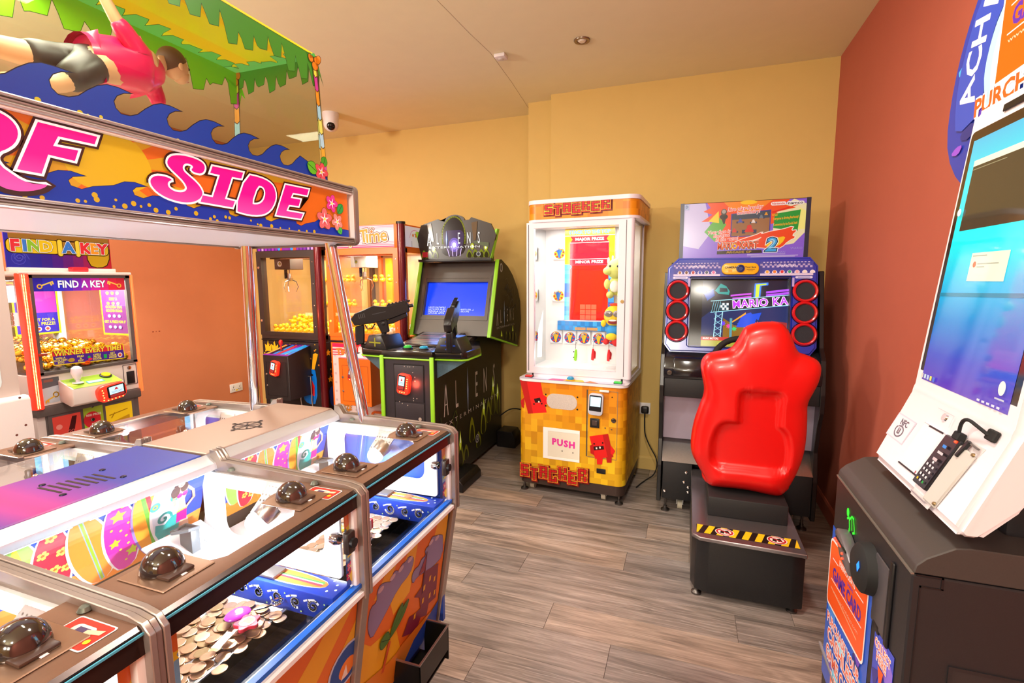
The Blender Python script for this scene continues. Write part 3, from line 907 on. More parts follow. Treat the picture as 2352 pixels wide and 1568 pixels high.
    # corner prints on the side posts behind the glass
    for yy, w in ((ya, 1), (yb, -1)):
        a = Art((-.634, yy if w > 0 else yy - .024, .798), (0, 1, 0), (0, 0, 1), rough=.3)
        a.rect(0, 0, .024, .158, '7FB6D8'); a.rect(0, 0, .024, .055, '2347B8'); a.rect(0, .125, .024, .158, 'E8792A')
        star(a, .014, .122, .012, 'F4D21E', .5, 6, .6)
        a.line([(.006, .088), (.010, .082), (.014, .09)], .0018, '1C2430'); a.line([(.010, .078), (.014, .072), (.019, .081)], .0018, '1C2430')
        flower(a, .012, .042, .011, 'E02A7A'); flower(a, .006, .024, .010, 'D81E63')
        a.disc(.016, .020, .009, 'F0CF2A', .013, 14)
        a.line([(.004, .066), (.02, .07)], .004, 'F2E13A')
        a.build('corner_print', PU)
    # coin entry domes on the plate
    for yy in (ya + .068, yb - .072):
        pt = MB(); pt.box((-.752, yy - .040, .9985), (-.658, yy + .040, 1.001), .004, 1); pt = pt.build('slot_plate', mat('plate_bronze_light', '9A7B66', .3, .7), PU)
        q = MB(); q.box((-.700, yy - .004, 1.001), (-.668, yy + .004, 1.0025), .001); q.build('coin_slot', WHITEP, pt)
        q = MB()
        ring = []
        q.ball((-.715, yy, 1.003), .030, 20, (1.0, .95, 1.0))
        for v in [v for v in q.bm.verts if v.co.z < 1.0008]:
            v.co.z = 1.0008
        q.build('smoked_dome', mat('smoked_acrylic', '2A201E', .06, 0, 0, .8, coat=.6), pt)
        q = MB(); q.box((-.700, yy - .022, 1.001), (-.672, yy + .018, 1.006), .002); q.build('slot_block', mat('brown_block', '4A352C', .3), pt)
    # reader sticker and grommets by the near rail
    a = Art((-.700, y0 + .352, .9987), (0, 1, 0), (-1, 0, 0), rough=.3)
    a.rect(0, -.058, .044, .012, 'F4EEEC', r=.004); a.rect(.002, -.056, .042, .010, 'D83228', r=.004)
    a.rect(.010, -.038, .034, -.002, 'E9DCD4', r=.007); a.rect(.014, -.030, .030, -.010, '4B3C66'); a.poly([(.026, -.05), (.034, -.05), (.028, -.026), (.022, -.026)], 'F0C8A8'); a.disc(.014, -.048, .004, 'F2C72A')
    a.build('card_sticker', PU)
    # side latch
    lt = MB(); lt.box((-.627, yb - .040, .880), (-.612, yb - .016, .925), .004); lt = lt.build('glass_latch', mat('dark_latch', '3A302C', .3, .4), PU)
    q = MB(); q.cyl((-.615, yb - .028, .903), (-.606, yb - .028, .903), .010, 16); q.build('latch_button', BLACK, lt)
    q = MB(); q.lathe([(0, .022), (.010, .020), (.013, .008), (.010, 0)], (-.64, yb - .03, .905), (-1, 0, 0), 16); q.build('latch_lock', CHROME, lt)
    # lower cabinet panel
    q = MB(); q.prism([(-.640, .772), (-.626, .772), (-.684, .392), (-.706, .392)], 'y', ya, yb); q.build('cabinet_panel', mat('panel_orange', 'E07A1C', .45), PU, smooth=False)
    q = MB(); q.prism([(-.700, .392), (-.684, .392), (-.755, .150), (-.775, .150)], 'y', ya, yb); q.build('kick_panel', pr('2A3F9A', .45), PU, smooth=False)
def beach_art(y0, kind):
    a = Art((-.6255, y0, .772), (0, 1, 0), (.0577, 0, .38), rough=.45)
    a.rect(.014, -.385, .406, -.002, 'E2761A')
    Y_ = 'EDB41C'
    if kind == 2:
        for p in ([(.406, -.002), (.345, -.002), (.30, -.14), (.36, -.16), (.406, -.10)], [(.19, -.012), (.235, -.012), (.218, -.148), (.146, -.165), (.122, -.112)], [(.085, -.02), (.14, -.012), (.09, -.08), (.05, -.06)], [(.014, -.14), (.055, -.18), (.16, -.20), (.20, -.30), (.10, -.36), (.014, -.385)]):
            a.poly(p, Y_)
        for c, hl in (([(.2148, -.0466), (.221, -.0634), (.2092, -.0892), (.1542, -.0961), (.1102, -.1289), (.0804, -.1473), (.0557, -.162), (.0375, -.127), (.035, -.0958), (.0397, -.07), (.064, -.0723), (.0594, -.0426), (.0712, -.0328), (.0957, -.0427), (.1172, -.0565), (.1212, -.0376), (.1332, -.0358), (.1509, -.0498), (.1586, -.0358), (.1803, -.0393), (.1897, -.032)], 1), ([(.385, -.078), (.398, -.150), (.342, -.1498), (.3002, -.1386), (.2478, -.1233), (.2295, -.1337), (.2179, -.1046), (.2296, -.0918), (.2541, -.0966), (.2629, -.0815), (.2886, -.0862), (.2772, -.0625), (.3024, -.0629), (.3108, -.0431), (.3402, -.0553), (.3627, -.0638)], 0)):
            b = smooth_loop(c, 1)
            a.loops([b], '4A3560', .0016)
            a.loops([b], '8E83AE')
            for x, y in (((.075, -.048), (.122, -.046), (.158, -.046), (.20, -.045)) if hl else ((.31, -.058), (.345, -.064))):
                a.disc(x, y, .012, 'C9B4C2', .007, 12)
        a.poly([(.2895, -.0902), (.2965, -.1363), (.375, -.16), (.385, -.2768), (.342, -.2678), (.336, -.3011), (.2994, -.282), (.2805, -.3119), (.202, -.2693), (.2156, -.2521), (.2285, -.2305), (.2666, -.2439), (.2921, -.2477), (.2769, -.2049), (.2453, -.1835), (.284, -.1758)], '7A2340')
        for x, y in ((.30, -.19), (.33, -.18), (.36, -.20), (.30, -.23), (.26, -.25), (.34, -.24), (.37, -.25)):
            a.rect(x - .005, y - .008, x + .005, y + .008, 'E2A81E')
        a.poly([(.29, -.08), (.29, -.13), (.255, -.125)], '8E2A3C'); a.line([(.29, -.075), (.29, -.2)], .004, '5A1830')
        a.poly(smooth_loop([(.012, -.2575), (.0775, -.2761), (.1593, -.2998), (.22, -.29), (.40, -.31), (.406, -.385), (.014, -.385)], 1), 'D9821F')
        a.poly([(.27, -.33), (.406, -.30), (.406, -.385), (.20, -.385)], '2747A8')
        a.line([(.118, -.30), (.128, -.265), (.136, -.235)], .012, 'C9562A')
        for t, l in ((.62, .10), (.95, .085), (2.6, .05)):
            leaf(a, .134, -.222, l, l * .18 if l > .06 else .022, t, '4E7D2E', '22401A')
        a.poly([(.06, -.385), (.08, -.35), (.10, -.372), (.115, -.352), (.13, -.385)], 'B02A4A')
    elif kind == 1:
        for p in ([(.406, -.002), (.33, -.002), (.20, -.10), (.14, -.24), (.20, -.27), (.27, -.14)], [(.406, -.06), (.406, -.115), (.32, -.20), (.25, -.23)], [(.2, -.002), (.10, -.002), (.014, -.20), (.014, -.30)], [(.406, -.27), (.406, -.385), (.32, -.385)]):
            a.poly(p, Y_)
        a.disc(.385, -.150, .058, 'C7D3EA', .050); a.disc(.386, -.150, .052, '1E4FA6', .044); a.disc(.388, -.160, .026, 'F08A2A', .022); a.poly([(.37, -.18), (.384, -.15), (.392, -.18)], 'F2E9E0')
        a.disc(.22, -.265, .02, 'F2C9A6'); a.disc(.226, -.25, .02, '8A4A2A', .014)
    else:
        for p in ([(.014, -.002), (.1, -.002), (.25, -.385), (.16, -.385)], [(.2, -.002), (.3, -.002), (.406, -.2), (.406, -.33)]):
            a.poly(p, Y_)
    a.build('beach_artwork', PU)
for i, y0 in enumerate(YS):
    station(y0, True, i)
    beach_art(y0, i)
MIRROR_X[0] = -2.26
for i, y0 in enumerate(YS):
    station(y0, False, i)
# rails with their posts, both sides
for side in (None, -2.26):
    MIRROR_X[0] = side
    for y in YS + [YE]:
        q = MB()
        w = .013
        prof = [(-1.018, 1.040), (-1.000, 1.038), (-.985, 1.016), (-.645, 1.007), (-.620, 1.002), (-.607, .988), (-.607, .764), (-.622, .764), (-.622, .975), (-.634, .985), (-1.018, .985)]
        for d0, d1, g in ((-w, -w * .34, 0), (-w * .34, w * .34, .0022), (w * .34, w, 0)):
            cx = -.82
            pp = [(x + (g if x < -.7 and z < 1.0 else (-g if z < .99 and x > -.61 else 0)), z - (g if z > .98 else 0)) for x, z in prof]
            q.prism(pp, 'y', y + d0, y + d1, .0012, 1)
        q.build('rail', TAUPE, PU)
        bx('rail_liner', (-1.0, y - w - .004, .955), (-.66, y + w + .004, .989), PALEG, PU, .002)
        bx('post_liner', (-.640, y - w - .010, .790), (-.6205, y + w + .010, .975), WHITE, PU, .004)
        q = MB(); q.prism([(-.700, .764), (-.614, .764), (-.674, .392), (-.745, .150), (-.80, .150)], 'y', y - .012, y + .012, .002, 1); q.build('divider_strip', TAUPE, PU)
        for x in (-.95, -.72):
            q = MB(); q.lathe([(0, .006), (.006, .005), (.009, 0)], (x, y + .004 - .020, 1.0), (0, 0, 1), 12); q.build('rail_screw', mat('grey_screw', '6A7268', .4, .5), PU)
MIRROR_X[0] = None
# deck along the middle
q = MB(); q.prism([(-1.236, 1.030), (-1.024, 1.030), (-1.024, 1.020), (-1.236, 1.020)], 'y', .795, 1.222, .002, 1); dk = q.build('tan_deck', TAN, PU)
dm = mat('blue_magenta_print', '2A2F8C', .4)
nt = dm.node_tree; tc = nt.nodes.new('ShaderNodeTexCoord'); se = nt.nodes.new('ShaderNodeSeparateXYZ'); rp = nt.nodes.new('ShaderNodeValToRGB')
mr = nt.nodes.new('ShaderNodeMapRange'); mr.inputs[1].default_value = -.52; mr.inputs[2].default_value = .19
nt.links.new(tc.outputs['Object'], se.inputs[0]); nt.links.new(se.outputs[1], mr.inputs[0]); nt.links.new(mr.outputs[0], rp.inputs[0])
el = rp.color_ramp.elements; el[0].position = .30; el[0].color = (*lin('3C3AA0'), 1); el[1].position = .88; el[1].color = (*lin('2340A6'), 1)
for p_, c_ in ((.50, '6A2FA0'), (.58, 'C0308A'), (.66, '8A35A0'), (.76, '2F3AA2')):
    e = el.new(p_); e.color = (*lin(c_), 1)
nt.links.new(rp.outputs[0], nt.nodes['Principled BSDF'].inputs['Base Color'])
q = MB(); q.prism([(-1.236, 1.030), (-1.024, 1.030), (-1.024, 1.020), (-1.236, 1.020)], 'y', -.015, .783, .002, 1); dk2 = q.build('printed_deck', dm, PU)
q = MB(); q.box((-1.160, .0, .17), (-1.100, 1.2, 1.019)); q.box((-1.52, .0, .16), (-.74, 1.2, .655)); q.build('core', BLACKM, PU)
for mx in (None, -2.26):
    MIRROR_X[0] = mx
    q = MB(); q.prism([(-1.024, 1.028), (-1.000, 1.010), (-.996, .996), (-1.024, .996)], 'y', -.02, 1.222, .001, 1); q.build('deck_edge', mat('satin_aluminium', 'DDE2E8', .3, .7), PU)
    bx('base_foot', (-.84, .02, 0), (-.76, 1.18, .16), BLACKM, PU)
MIRROR_X[0] = None
bx('end_panel', (-1.60, 1.228, .40), (-.66, 1.242, .985), mat('end_blue', '2A4BA8', .4), PU)
# compass emblem and slotted vent
a = Art((-1.118, .993, 1.030), (1, 0, 0), (0, 1, 0), step=.0005)
pts = [(.034 * math.cos(t * PI / 12), .034 * math.sin(t * PI / 12)) for t in range(25)]
a.line(pts, .005, '3A3030')
for t in range(8):
    c, s_ = math.cos(t * PI / 4), math.sin(t * PI / 4)
    k = .046 if t % 2 == 0 else .03
    a.line([(0, 0), (k * c, k * s_)], .0045, '3A3030', up=(t == 0))
    if t % 2 == 0:
        a.disc(k * c, k * s_, .0055, '3A3030', n=10, up=False)
a.build('compass_emblem', dk)
q = MB()
for k in range(7):
    q.box((-1.158 + k * .004, .548 + k * .013, 1.030), (-1.090 + k * .004, .553 + k * .013, 1.0306))
q.build('vent_slots', BLACK, dk2, smooth=False, kind='stuff')
q = MB()
for x, y in ((-1.165, .56), (-1.075, .545), (-1.14, .65), (-1.06, .64)):
    q.lathe([(0, .003), (.005, .002), (.006, 0)], (x, y, 1.030), seg=10)
q.build('vent_screws', mat('dark_screw', '1C1C40', .3, .5), dk2, kind='stuff')

# ---- chrome poles and topper
for s_, (xb, xt) in enumerate(((-.918, -.985), (-1.352, -1.300))):
    for (yb_, yt) in ((1.238, 1.20), (.06, .10)):
        q = MB(); q.tube([(xb, yb_, .995), (xb + (xt - xb) * .5, (yb_ + yt) / 2, 1.26), (xt, yt, 1.545)], .0165, 24); q.build('chrome_pole', CHROME, PU)
SX, SXB, SY0, SY1 = -.93, -1.36, .062, 1.222
q = MB(); q.box((SXB, SY0, 1.548), (SX - .008, SY1, 1.672), .004, 1)
q.prism([(SXB + .03, SY0), (SX - .01, SY0), (SX - .01, SY1 - .005), (SX - .12, SY1 + .022), (SXB + .13, SY1 + .022), (SXB + .02, SY1 - .005)], 'z', 1.528, 1.549, .003, 1)
q.build('topper_box', WHITE, PU)
for z0, z1 in ((1.526, 1.543), (1.668, 1.686)):
    for xa, xb in ((SX - .006, SX + .016), (SXB - .016, SXB + .006)):
        q = MB()
        for k in range(3):
            q.box((xa, SY0, z0 + k * (z1 - z0) / 3), (xb - (.002 if k == 1 else 0), SY1, z0 + (k + 1) * (z1 - z0) / 3), .002, 1)
        q.build('sign_trim', TAUPE, PU)
bx('sign_light_strip', (SX - .002, SY0, 1.665), (SX + .013, SY1, 1.669), mat('cream_edge', 'F6E6DA', .4), PU)
for y0, y1 in ((SY1, SY1 + .016), (SY0 - .016, SY0)):
    q = MB(); q.prism(rrect(SXB - .020, 1.524, SX + .020, 1.688, .014), 'y', y0 + .004, y1 - .004, .001, 1); q.build('sign_end_cap', WHITE, PU)
    for k in (0, 1):
        q = MB()
        o_, i_ = rrect(SXB - .022, 1.522, SX + .022, 1.690, .016), rrect(SXB - .017, 1.527, SX + .017, 1.685, .012)
        q.frame(o_, i_, 'y', y0 + k * .009, y0 + k * .009 + .007); q.build('cap_trim', TAUPE, PU)
a = Art((SX, 0, 1.53), (0, 1, 0), (0, 0, 1), emit=.5, rough=.3)
a.rect(SY0, .012, SY1 - .006, .139, 'E2661A')
cx, cy_ = .585, .085
for k in range(14):
    t0 = PI * 2 * k / 14 + .1
    pts = [(cx, cy_)]
    for t in (t0, t0 + .224):
        c, s_ = math.cos(t), math.sin(t)
        m_ = min((SY1 - .006 - cx) / c if c > 1e-6 else ((SY0 - cx) / c if c < -1e-6 else 9), (.139 - cy_) / s_ if s_ > 1e-6 else ((.012 - cy_) / s_ if s_ < -1e-6 else 9))
        pts.append((cx + m_ * c, cy_ + m_ * s_))
    a.poly(pts, 'D99A1E', up=(k == 0))
a.poly(smooth_loop([(.5250, .0708), (.5210, .10), (.528, .139), (.6296, .139), (.6514, .120), (.664, .0885), (.655, .060), (.60, .035), (.54, .045)], 2), 'E0AE1A')
W = [(.4977, .0531), (.5157, .0624), (.5323, .0644), (.5512, .0609), (.5343, .0569), (.5274, .0501), (.5301, .0419), (.5453, .0384), (.5623, .0458), (.5787, .0578)]
pit = .0968
pts = [(SY0, .012)]
x = .4977 - 5 * pit
wv = []
while x < SY1 - .1:
    dz = -.010 * max(0, min(1, (x - .62) / .15))
    for px, pz in W[:-1]:
        wv.append((px - .4977 + x, pz + dz))
    x += pit
wv = [p for p in wv if SY0 < p[0] < SY1 - .02]
lo_ = [(SY0, .012), (SY1 - .006, .012), (SY1 - .006, .034)]
a.loops([lo_ + wv[::-1]], '101A40', .0008)
a.poly(lo_ + wv[::-1], '1736A0')
for x, y in ((.5378, .02), (.5487, .0203), (.5632, .0325), (.5656, .0257), (.595, .0292), (.6087, .0207), (.5911, .0175), (.6238, .0272), (.6361, .0239), (.6509, .0282), (.6623, .0206), (.6853, .0197), (.4692, .0171), (.4807, .0223), (.4903, .0173), (.7417, .0246), (.7728, .0172), (.7881, .015), (.7821, .0227), (.8736, .0248), (.8916, .0186), (.9318, .0183), (.9581, .0168), (.9866, .0178), (1.019, .0138), (1.046, .0166), (1.0733, .0181), (.8085, .0251), (.8178, .0242), (.8995, .0162), (.70, .028), (.40, .02), (.33, .018), (.27, .024), (.2, .018)):
    a.disc(x, y, random.choice((.0024, .0034, .0046)), 'D9A81E', n=12)
letters = [[SGN_R, SGN_R_in], [SGN_F], [[(x - .54, z + .006) for x, z in SGN_S]], [SGN_S], [SGN_I], [SGN_D, SGN_D_in], [SGN_E],
           [[(.27, .122), (.305, .122), (.296, .07), (.31, .056), (.33, .062), (.338, .122), (.372, .122), (.362, .05), (.335, .034), (.295, .034), (.262, .052)]]]
letters = [[smooth_loop(l, 1) if len(l) > 12 or n_ == 5 else l for l in L] for n_, L in enumerate(letters)]
for off, c, e in ((.0072, '3A1A0C', .2), (.0036, 'FBE3DA', .9)):
    a.k += 1
    for L in letters:
        a.loops(L, c, off, e, up=False)
pk = mat('pink_letter_glow', 'FF2AA8', .3, emit=.75)
nt = pk.node_tree; tc = nt.nodes.new('ShaderNodeTexCoord'); se = nt.nodes.new('ShaderNodeSeparateXYZ'); rp = nt.nodes.new('ShaderNodeValToRGB')
mr = nt.nodes.new('ShaderNodeMapRange'); mr.inputs[1].default_value = 1.56; mr.inputs[2].default_value = 1.61
nt.links.new(tc.outputs['Object'], se.inputs[0]); nt.links.new(se.outputs[2], mr.inputs[0]); nt.links.new(mr.outputs[0], rp.inputs[0])
rp.color_ramp.elements[0].color = (*lin('F262AE'), 1); rp.color_ramp.elements[1].color = (*lin('F2067E'), 1)
nt.links.new(rp.outputs[0], nt.nodes['Principled BSDF'].inputs['Emission Color'])
nt.nodes['Principled BSDF'].inputs['Base Color'].default_value = (.35, 0, .12, 1)
a.k += 1
for L in letters:
    a.loops(L, pk, 0.0, up=False)
leaf(a, 1.135, .050, .040, .016, 2.6, '57C24A'); leaf(a, 1.168, .075, .036, .014, .9, '2F9A44'); leaf(a, 1.165, .045, .030, .012, -1.0, '4CBB4A')
flower(a, 1.1454, .0998, .024, 'EE3A8C'); flower(a, 1.1132, .0545, .029, 'F26A6A', rot=.3); flower(a, 1.1636, .0523, .023, 'F58A7A', rot=.8)
a.build('sign_face', PU)
# plain mirrored-side sign face
a = Art((SXB, 0, 1.53), (0, -1, 0), (0, 0, 1), emit=.5)
a.rect(-SY1 + .006, .012, -SY0, .139, 'E2661A'); a.rect(-SY1 + .006, .012, -SY0, .05, '1736A0')
a.build('sign_face', PU)
# canopy: clear walls, printed roof
CYN, CYF = .10, 1.205
bt = [(-.985, CYF, 1.686), (-1.322, CYF, 1.686), (-1.322, CYN, 1.686), (-.985, CYN, 1.686)]
tp = [(-1.004, CYF, 2.040), (-1.297, CYF, 2.040), (-1.297, CYN, 2.040), (-1.004, CYN, 2.040)]
CLEAR = glass('canopy_acrylic', 'F4F6F0', 1.0)
for k in range(4):
    j = (k + 1) % 4
    b0, b1, t0, t1 = Vector(bt[k]), Vector(bt[j]), Vector(tp[k]), Vector(tp[j])
    n_ = (b1 - b0).cross(t0 - b0)
    q = MB(); q.sheet([b0, b1, t1, t0], .003, n_); q.build('canopy_wall', CLEAR, PU, smooth=False)
q = MB(); q.sheet([tp[0], tp[1], tp[2], tp[3]], .006, (0, 0, 1)); q.build('canopy_roof', pr('F7D21A', .4), PU, smooth=False)
a = Art((-1.1505, 0, 2.0395), (1, 0, 0), (0, -1, 0), rough=.15, step=.0003, emit=.42)
a.rect(-.146, -CYF, .146, -CYN, 'FFE81A')
for x0, x1, c in ((-.10, -.045, 'F7B516'), (.05, .085, 'F7B516')):
    a.rect(x0, -CYF, x1, -CYN, c, up=False)
def fringe(a, x0, x1, y0, sgn, dep, step_, col, seed, out='1C4A12', vert=False):
    rn = random.Random(seed)
    pts = []
    x = x0
    while x < x1 - step_ * .4:
        d = dep * rn.uniform(.55, 1.0)
        pts += [(x + step_ * .05, y0 + sgn * d), (x + step_ * .55, y0 + sgn * d * .92), (x + step_ * .72, y0 + sgn * d * rn.uniform(.2, .55)), (x + step_ * .9, y0 + sgn * d * .7)]
        x += step_
    lp = [(x0, y0)] + pts + [(x1, y0)]
    if vert:
        lp = [(b, a_) for a_, b in lp]
    a.loops([lp], out, .0012)
    a.poly(lp, col)
fringe(a, -CYF, -CYN, -.146, 1, .07, .05, '6FC95A', 3, vert=True)
fringe(a, -CYF, -CYN, .146, -1, .05, .05, '6FC95A', 4, vert=True)
fringe(a, -.146, .146, -CYF, 1, .055, .045, '7FD46A', 5)
a.build('roof_print', PU)
def trunk(a, x0, y0, x1, y1, w):
    cols = ['F3E04A', 'D83A9A', 'F29A22', 'A9D6E4', 'EFE86A', 'BFE0EC', 'F2B23A', 'E05AB0']
    n_ = 8
    L = math.hypot(x1 - x0, y1 - y0)
    a.line([(x0, y0), (x1, y1)], w * 1.25, '5A3A1A')
    a.k += 1
    for k in range(n_):
        t0, t1 = k / n_, (k + .92) / n_
        wa, wb = w * (.8 + .4 * t0) / 2, w * (.8 + .4 * t1) / 2
        xa, ya_, xb, yb_ = x0 + (x1 - x0) * t0, y0 + (y1 - y0) * t0, x0 + (x1 - x0) * t1, y0 + (y1 - y0) * t1
        a.poly([(xa - wa, ya_), (xb - wb, yb_), (xb, yb_ - .006), (xb + wb, yb_), (xa + wa, ya_), (xa, ya_ - .006)], cols[k], up=False)
    for dx, dy in ((-.012, .006), (.010, .006), (0, -.012)):
        a.disc(x0 + dx, y0 + dy, .0105, '5A2A10', .0125, 12)
        a.disc(x0 + dx, y0 + dy, .009, 'F0871E', .011, 12)
def canopy_print(o, u, v, w0, w1, hh, nm, seed, bothends):
    a = Art(o, u, v, rough=.3, emit=.22, step=.0003)
    fringe(a, w0, w1, hh, -1, .085, .045, '4FA02C', seed)
    xs = []
    wt = [(.1009, .0809), (.0893, .0776), (.0762, .0686), (.0694, .0572), (.0711, .0453), (.0797, .0371), (.0954, .0382), (.1101, .0452), (.1263, .0603), (.1427, .073), (.1588, .0803), (.1774, .0816)]
    top = []
    ph = .0965
    k0 = int((w0 - .1) / ph) - 1
    for k in range(k0, k0 + int((w1 - w0) / ph) + 4):
        dz = -.0022 * max(0, (k * ph - .5) / ph)
        top += [(x - .0033 + k * ph, z + dz) for x, z in wt]
    # the crest overhangs, so order it by wave, then trim to the pane
    i0 = next(i for i, p in enumerate(top) if p[0] > w0 and i % 12 == 0)
    i1 = max(i for i, p in enumerate(top) if p[0] < w1 - (.06 if bothends else .02) and i % 12 == 9)
    lp = [(w0, 0), (w1, 0), (w1, .03)] + top[i0:i1 + 1][::-1] + [(w0, .06)]
    a.loops([lp], '0C1430', .0014)
    a.poly(lp, '0B45B8')
    rn = random.Random(seed)
    for k in range(int((w1 - w0) * 26)):
        x = rn.uniform(w0 + .01, w1 - .01)
        a.disc(x, rn.uniform(.004, .02), rn.choice((.002, .003, .0045)), 'EED23A', n=10)
    return a
a = canopy_print((-.9848, 0, 1.688), (0, 1, 0), (-.019, 0, .352), CYN, CYF - .001, .352, 'wave_print', 11, True)
trunk(a, CYF - .014, .335, CYF - .010, .03, .013)
leaf(a, 1.165, .03, .045, .02, 2.7, '6CBF2A'); leaf(a, 1.185, .05, .035, .014, 1.1, '4FA62C')
flower(a, 1.178, .035, .026, 'F0505A')
a.build('wave_print', PU)
a = Art((-1.322, CYF - .0005, 1.688), (1, 0, 0), (0, 0, 1), rough=.3, emit=.22, step=.0003)
fringe(a, .025, .317, .352, -1, .08, .04, '5CB034', 21)
trunk(a, .022, .335, .004, .0, .020); trunk(a, .318, .335, .325, .03, .012)
a.build('palm_print', PU)
a = Art((-1.3215, 0, 1.688), (0, 1, 0), (.025, 0, .352), rough=.3, emit=.2, step=.0003)
fringe(a, CYN, CYF, .352, -1, .10, .06, '74BE1E', 31)
a.build('wave_print', PU)
area_lamp('canopy_lamp', (-1.15, .65, 2.02), (-1.15, .65, 1.5), .9, 5, (1.0, .93, .78), 'RECTANGLE', .1)
# ------------------------------------------------------------------ coins and prizes on the playfields
COIN = [mat('bronze_coin_%d' % k, c, .33, .75, grain=.12, gscale=160) for k, c in enumerate(('D9B08C', 'CFA27C', 'C8A07A', 'B99A6E', 'E3C2A0'))]
def coin_proto(m):
    q = MB()
    q.lathe([(0, -.0010), (.0122, -.0010), (.0129, -.0006), (.0129, .0006), (.0122, .0010), (.0116, .0010), (.0114, .0007), (0, .0007)], seg=18)
    return q.build('coin', m).o
PROTO = [coin_proto(m) for m in COIN]
used_p = [False] * len(PROTO)
def put_coin(x, y, z, tx, ty, label, group):
    k = random.choices(range(5), (5, 5, 4, 2, 3))[0]
    if not used_p[k]:
        o = PROTO[k]; used_p[k] = True
    else:
        o = PROTO[k].copy(); COL.objects.link(o)
    o.location = (x, y, z); o.rotation_euler = (tx, ty, random.uniform(0, 6))
    tag(o, label, 'coin', group)
def heap(xa, xb, ya, yb, z0, layers, label, group, lip, limit):
    n = 0
    for l in range(layers):
        d = .0262 + .004 * l
        j = 0
        y = ya + .013 + (l % 2) * .012
        while y < yb - .012:
            x = xb - .004 + (l * -.010) - (j % 2) * .5 * d + random.uniform(-.006, .008) + (lip if l < 2 else 0)
            while x > xa + .013:
                if n < limit and random.random() < (1.0, .86, .72, .55)[min(l, 3)]:
                    put_coin(x + random.uniform(-.003, .003), y + random.uniform(-.003, .003), z0 + l * .0032 + random.uniform(0, .0008), random.uniform(-.08, .08), random.uniform(-.02, .11), label, group)
                    n += 1
                x -= d
            y += d * .87
            j += 1
    return n
heap(-.925, -.760, .425, .742, .7445, 4, 'bronze coin in the heap behind the nearest full front window', 'coins in the nearest full station', .006, 190)
heap(-.915, -.765, .855, 1.16, .7445, 3, 'bronze coin in the heap of the far end station', 'coins in the far end station', .006, 88)
for x, y in ((-.99, .70), (-1.0, .66), (-.98, .62), (-1.02, .64)):
    put_coin(x, y, .7962, 0, 0, 'bronze coin up on the white sliding shelf of the nearest full station', 'coins on the sliding shelf')
for x, y in ((-.835, 1.195), (-.745, 1.195)):
    put_coin(x, y, .7967, 0, 0, 'bronze coin lying on the blue end shelf of the far end station', 'coins on the end shelf')
# prizes lying on the coins
t = T('keyring', 'purple oval keyring with a silver chain lying on the coins', 'keyring', (-.815, .67, .766))
q = MB(); q.ball((-.815, .67, .768), .024, 20, (.78, 1.0, .34), Matrix.Rotation(R(-25), 3, 'Z')); q.build('fob', mat('purple_fob', 'C03AC8', .2, 0, coat=.5), t)
q = MB(); q.lathe([(0, .0015), (.007, .001), (.008, -.002)], (-.812, .671, .7755), seg=14); q.build('white_spot', WHITE, t)
q = MB(); q.tube([(-.795, .69, .768), (-.788, .698, .767), (-.780, .706, .767), (-.775, .716, .767)], .0022, 6); q.tube([(-.772 + .012 * math.cos(k * PI / 8), .728 + .012 * math.sin(k * PI / 8), .767) for k in range(16)], .0016, 6, True); q.build('chain', CHROME, t)
t = T('keyring', 'red and yellow flower shaped keyring beside the purple one', 'keyring', (-.777, .655, .762))
q = MB()
q.prism([(-.777 + (.021 + .004 * math.cos(5 * a_)) * math.cos(a_), .658 + (.021 + .004 * math.cos(5 * a_)) * math.sin(a_)) for a_ in [k * PI / 15 for k in range(30)]], 'z', .763, .770, .001, 1); q.build('fob', mat('red_fob', 'D8344A', .3), t)
a = Art((-.777, .658, .770), (0, 1, 0), (-1, 0, 0), step=.0004); a.disc(0, 0, .014, 'F4B8A0'); a.rect(-.004, -.009, .010, .008, 'F6E23A'); a.line([(-.002, -.006), (.008, .005)], .002, 'F2A23A'); a.disc(-.009, .006, .004, 'F4E04A'); a.build('print', t)
t = T('price_tag', 'small white paper tag on the coins below the red keyring', 'tag', (-.788, .615, .764))
q = MB(); q.box((-.793, .590, .7635), (-.776, .632, .7645), .0008, 1, rot=Matrix.Rotation(R(12), 3, 'Z')); q.build('card', WHITE, t)
q = MB(); q.tube([(-.783, .632, .764), (-.781, .64, .765), (-.78, .646, .766)], .001, 6); q.build('string', WHITE, t)
t = T('poker_chip', 'blue and white poker chip on the far station coins', 'chip', (-.883, 1.125, .758))
q = MB(); q.lathe([(0, .0045), (.016, .0045), (.0175, .003), (.0175, 0), (0, 0)], t.org, (.15, -.2, 1), 20); q.build('disc', pr('E8ECF6', .3), t)
q = MB(); q.lathe([(0, .0052), (.011, .005), (.012, .0046)], t.org, (.15, -.2, 1), 16); q.build('centre', pr('2F55C0', .3), t)
t = T('gift_block', 'small red gift block on the far station coins', 'prize', (-.79, 1.055, .757))
q = MB(); q.box((-.803, 1.042, .757), (-.777, 1.068, .785), .004); q.build('block', pr('D8303A', .3), t)
q = MB(); q.box((-.8035, 1.051, .7565), (-.7765, 1.058, .7855), .001, 1); q.build('ribbon', pr('F0C8C0', .3), t)
for k, (x, y) in enumerate(((-.87, 1.035), (-.90, 1.06), (-.845, 1.02))):
    q = MB(); q.ball((0, 0, 0), .012, 12, (1, 1, .6)); o = q.build('sweet', pr('F2B52A', .3)).o
    o.location = (x, y, .764)
    tag(o, 'small orange yellow sweet among the far station coins', 'sweet', 'sweets on the far station coins')
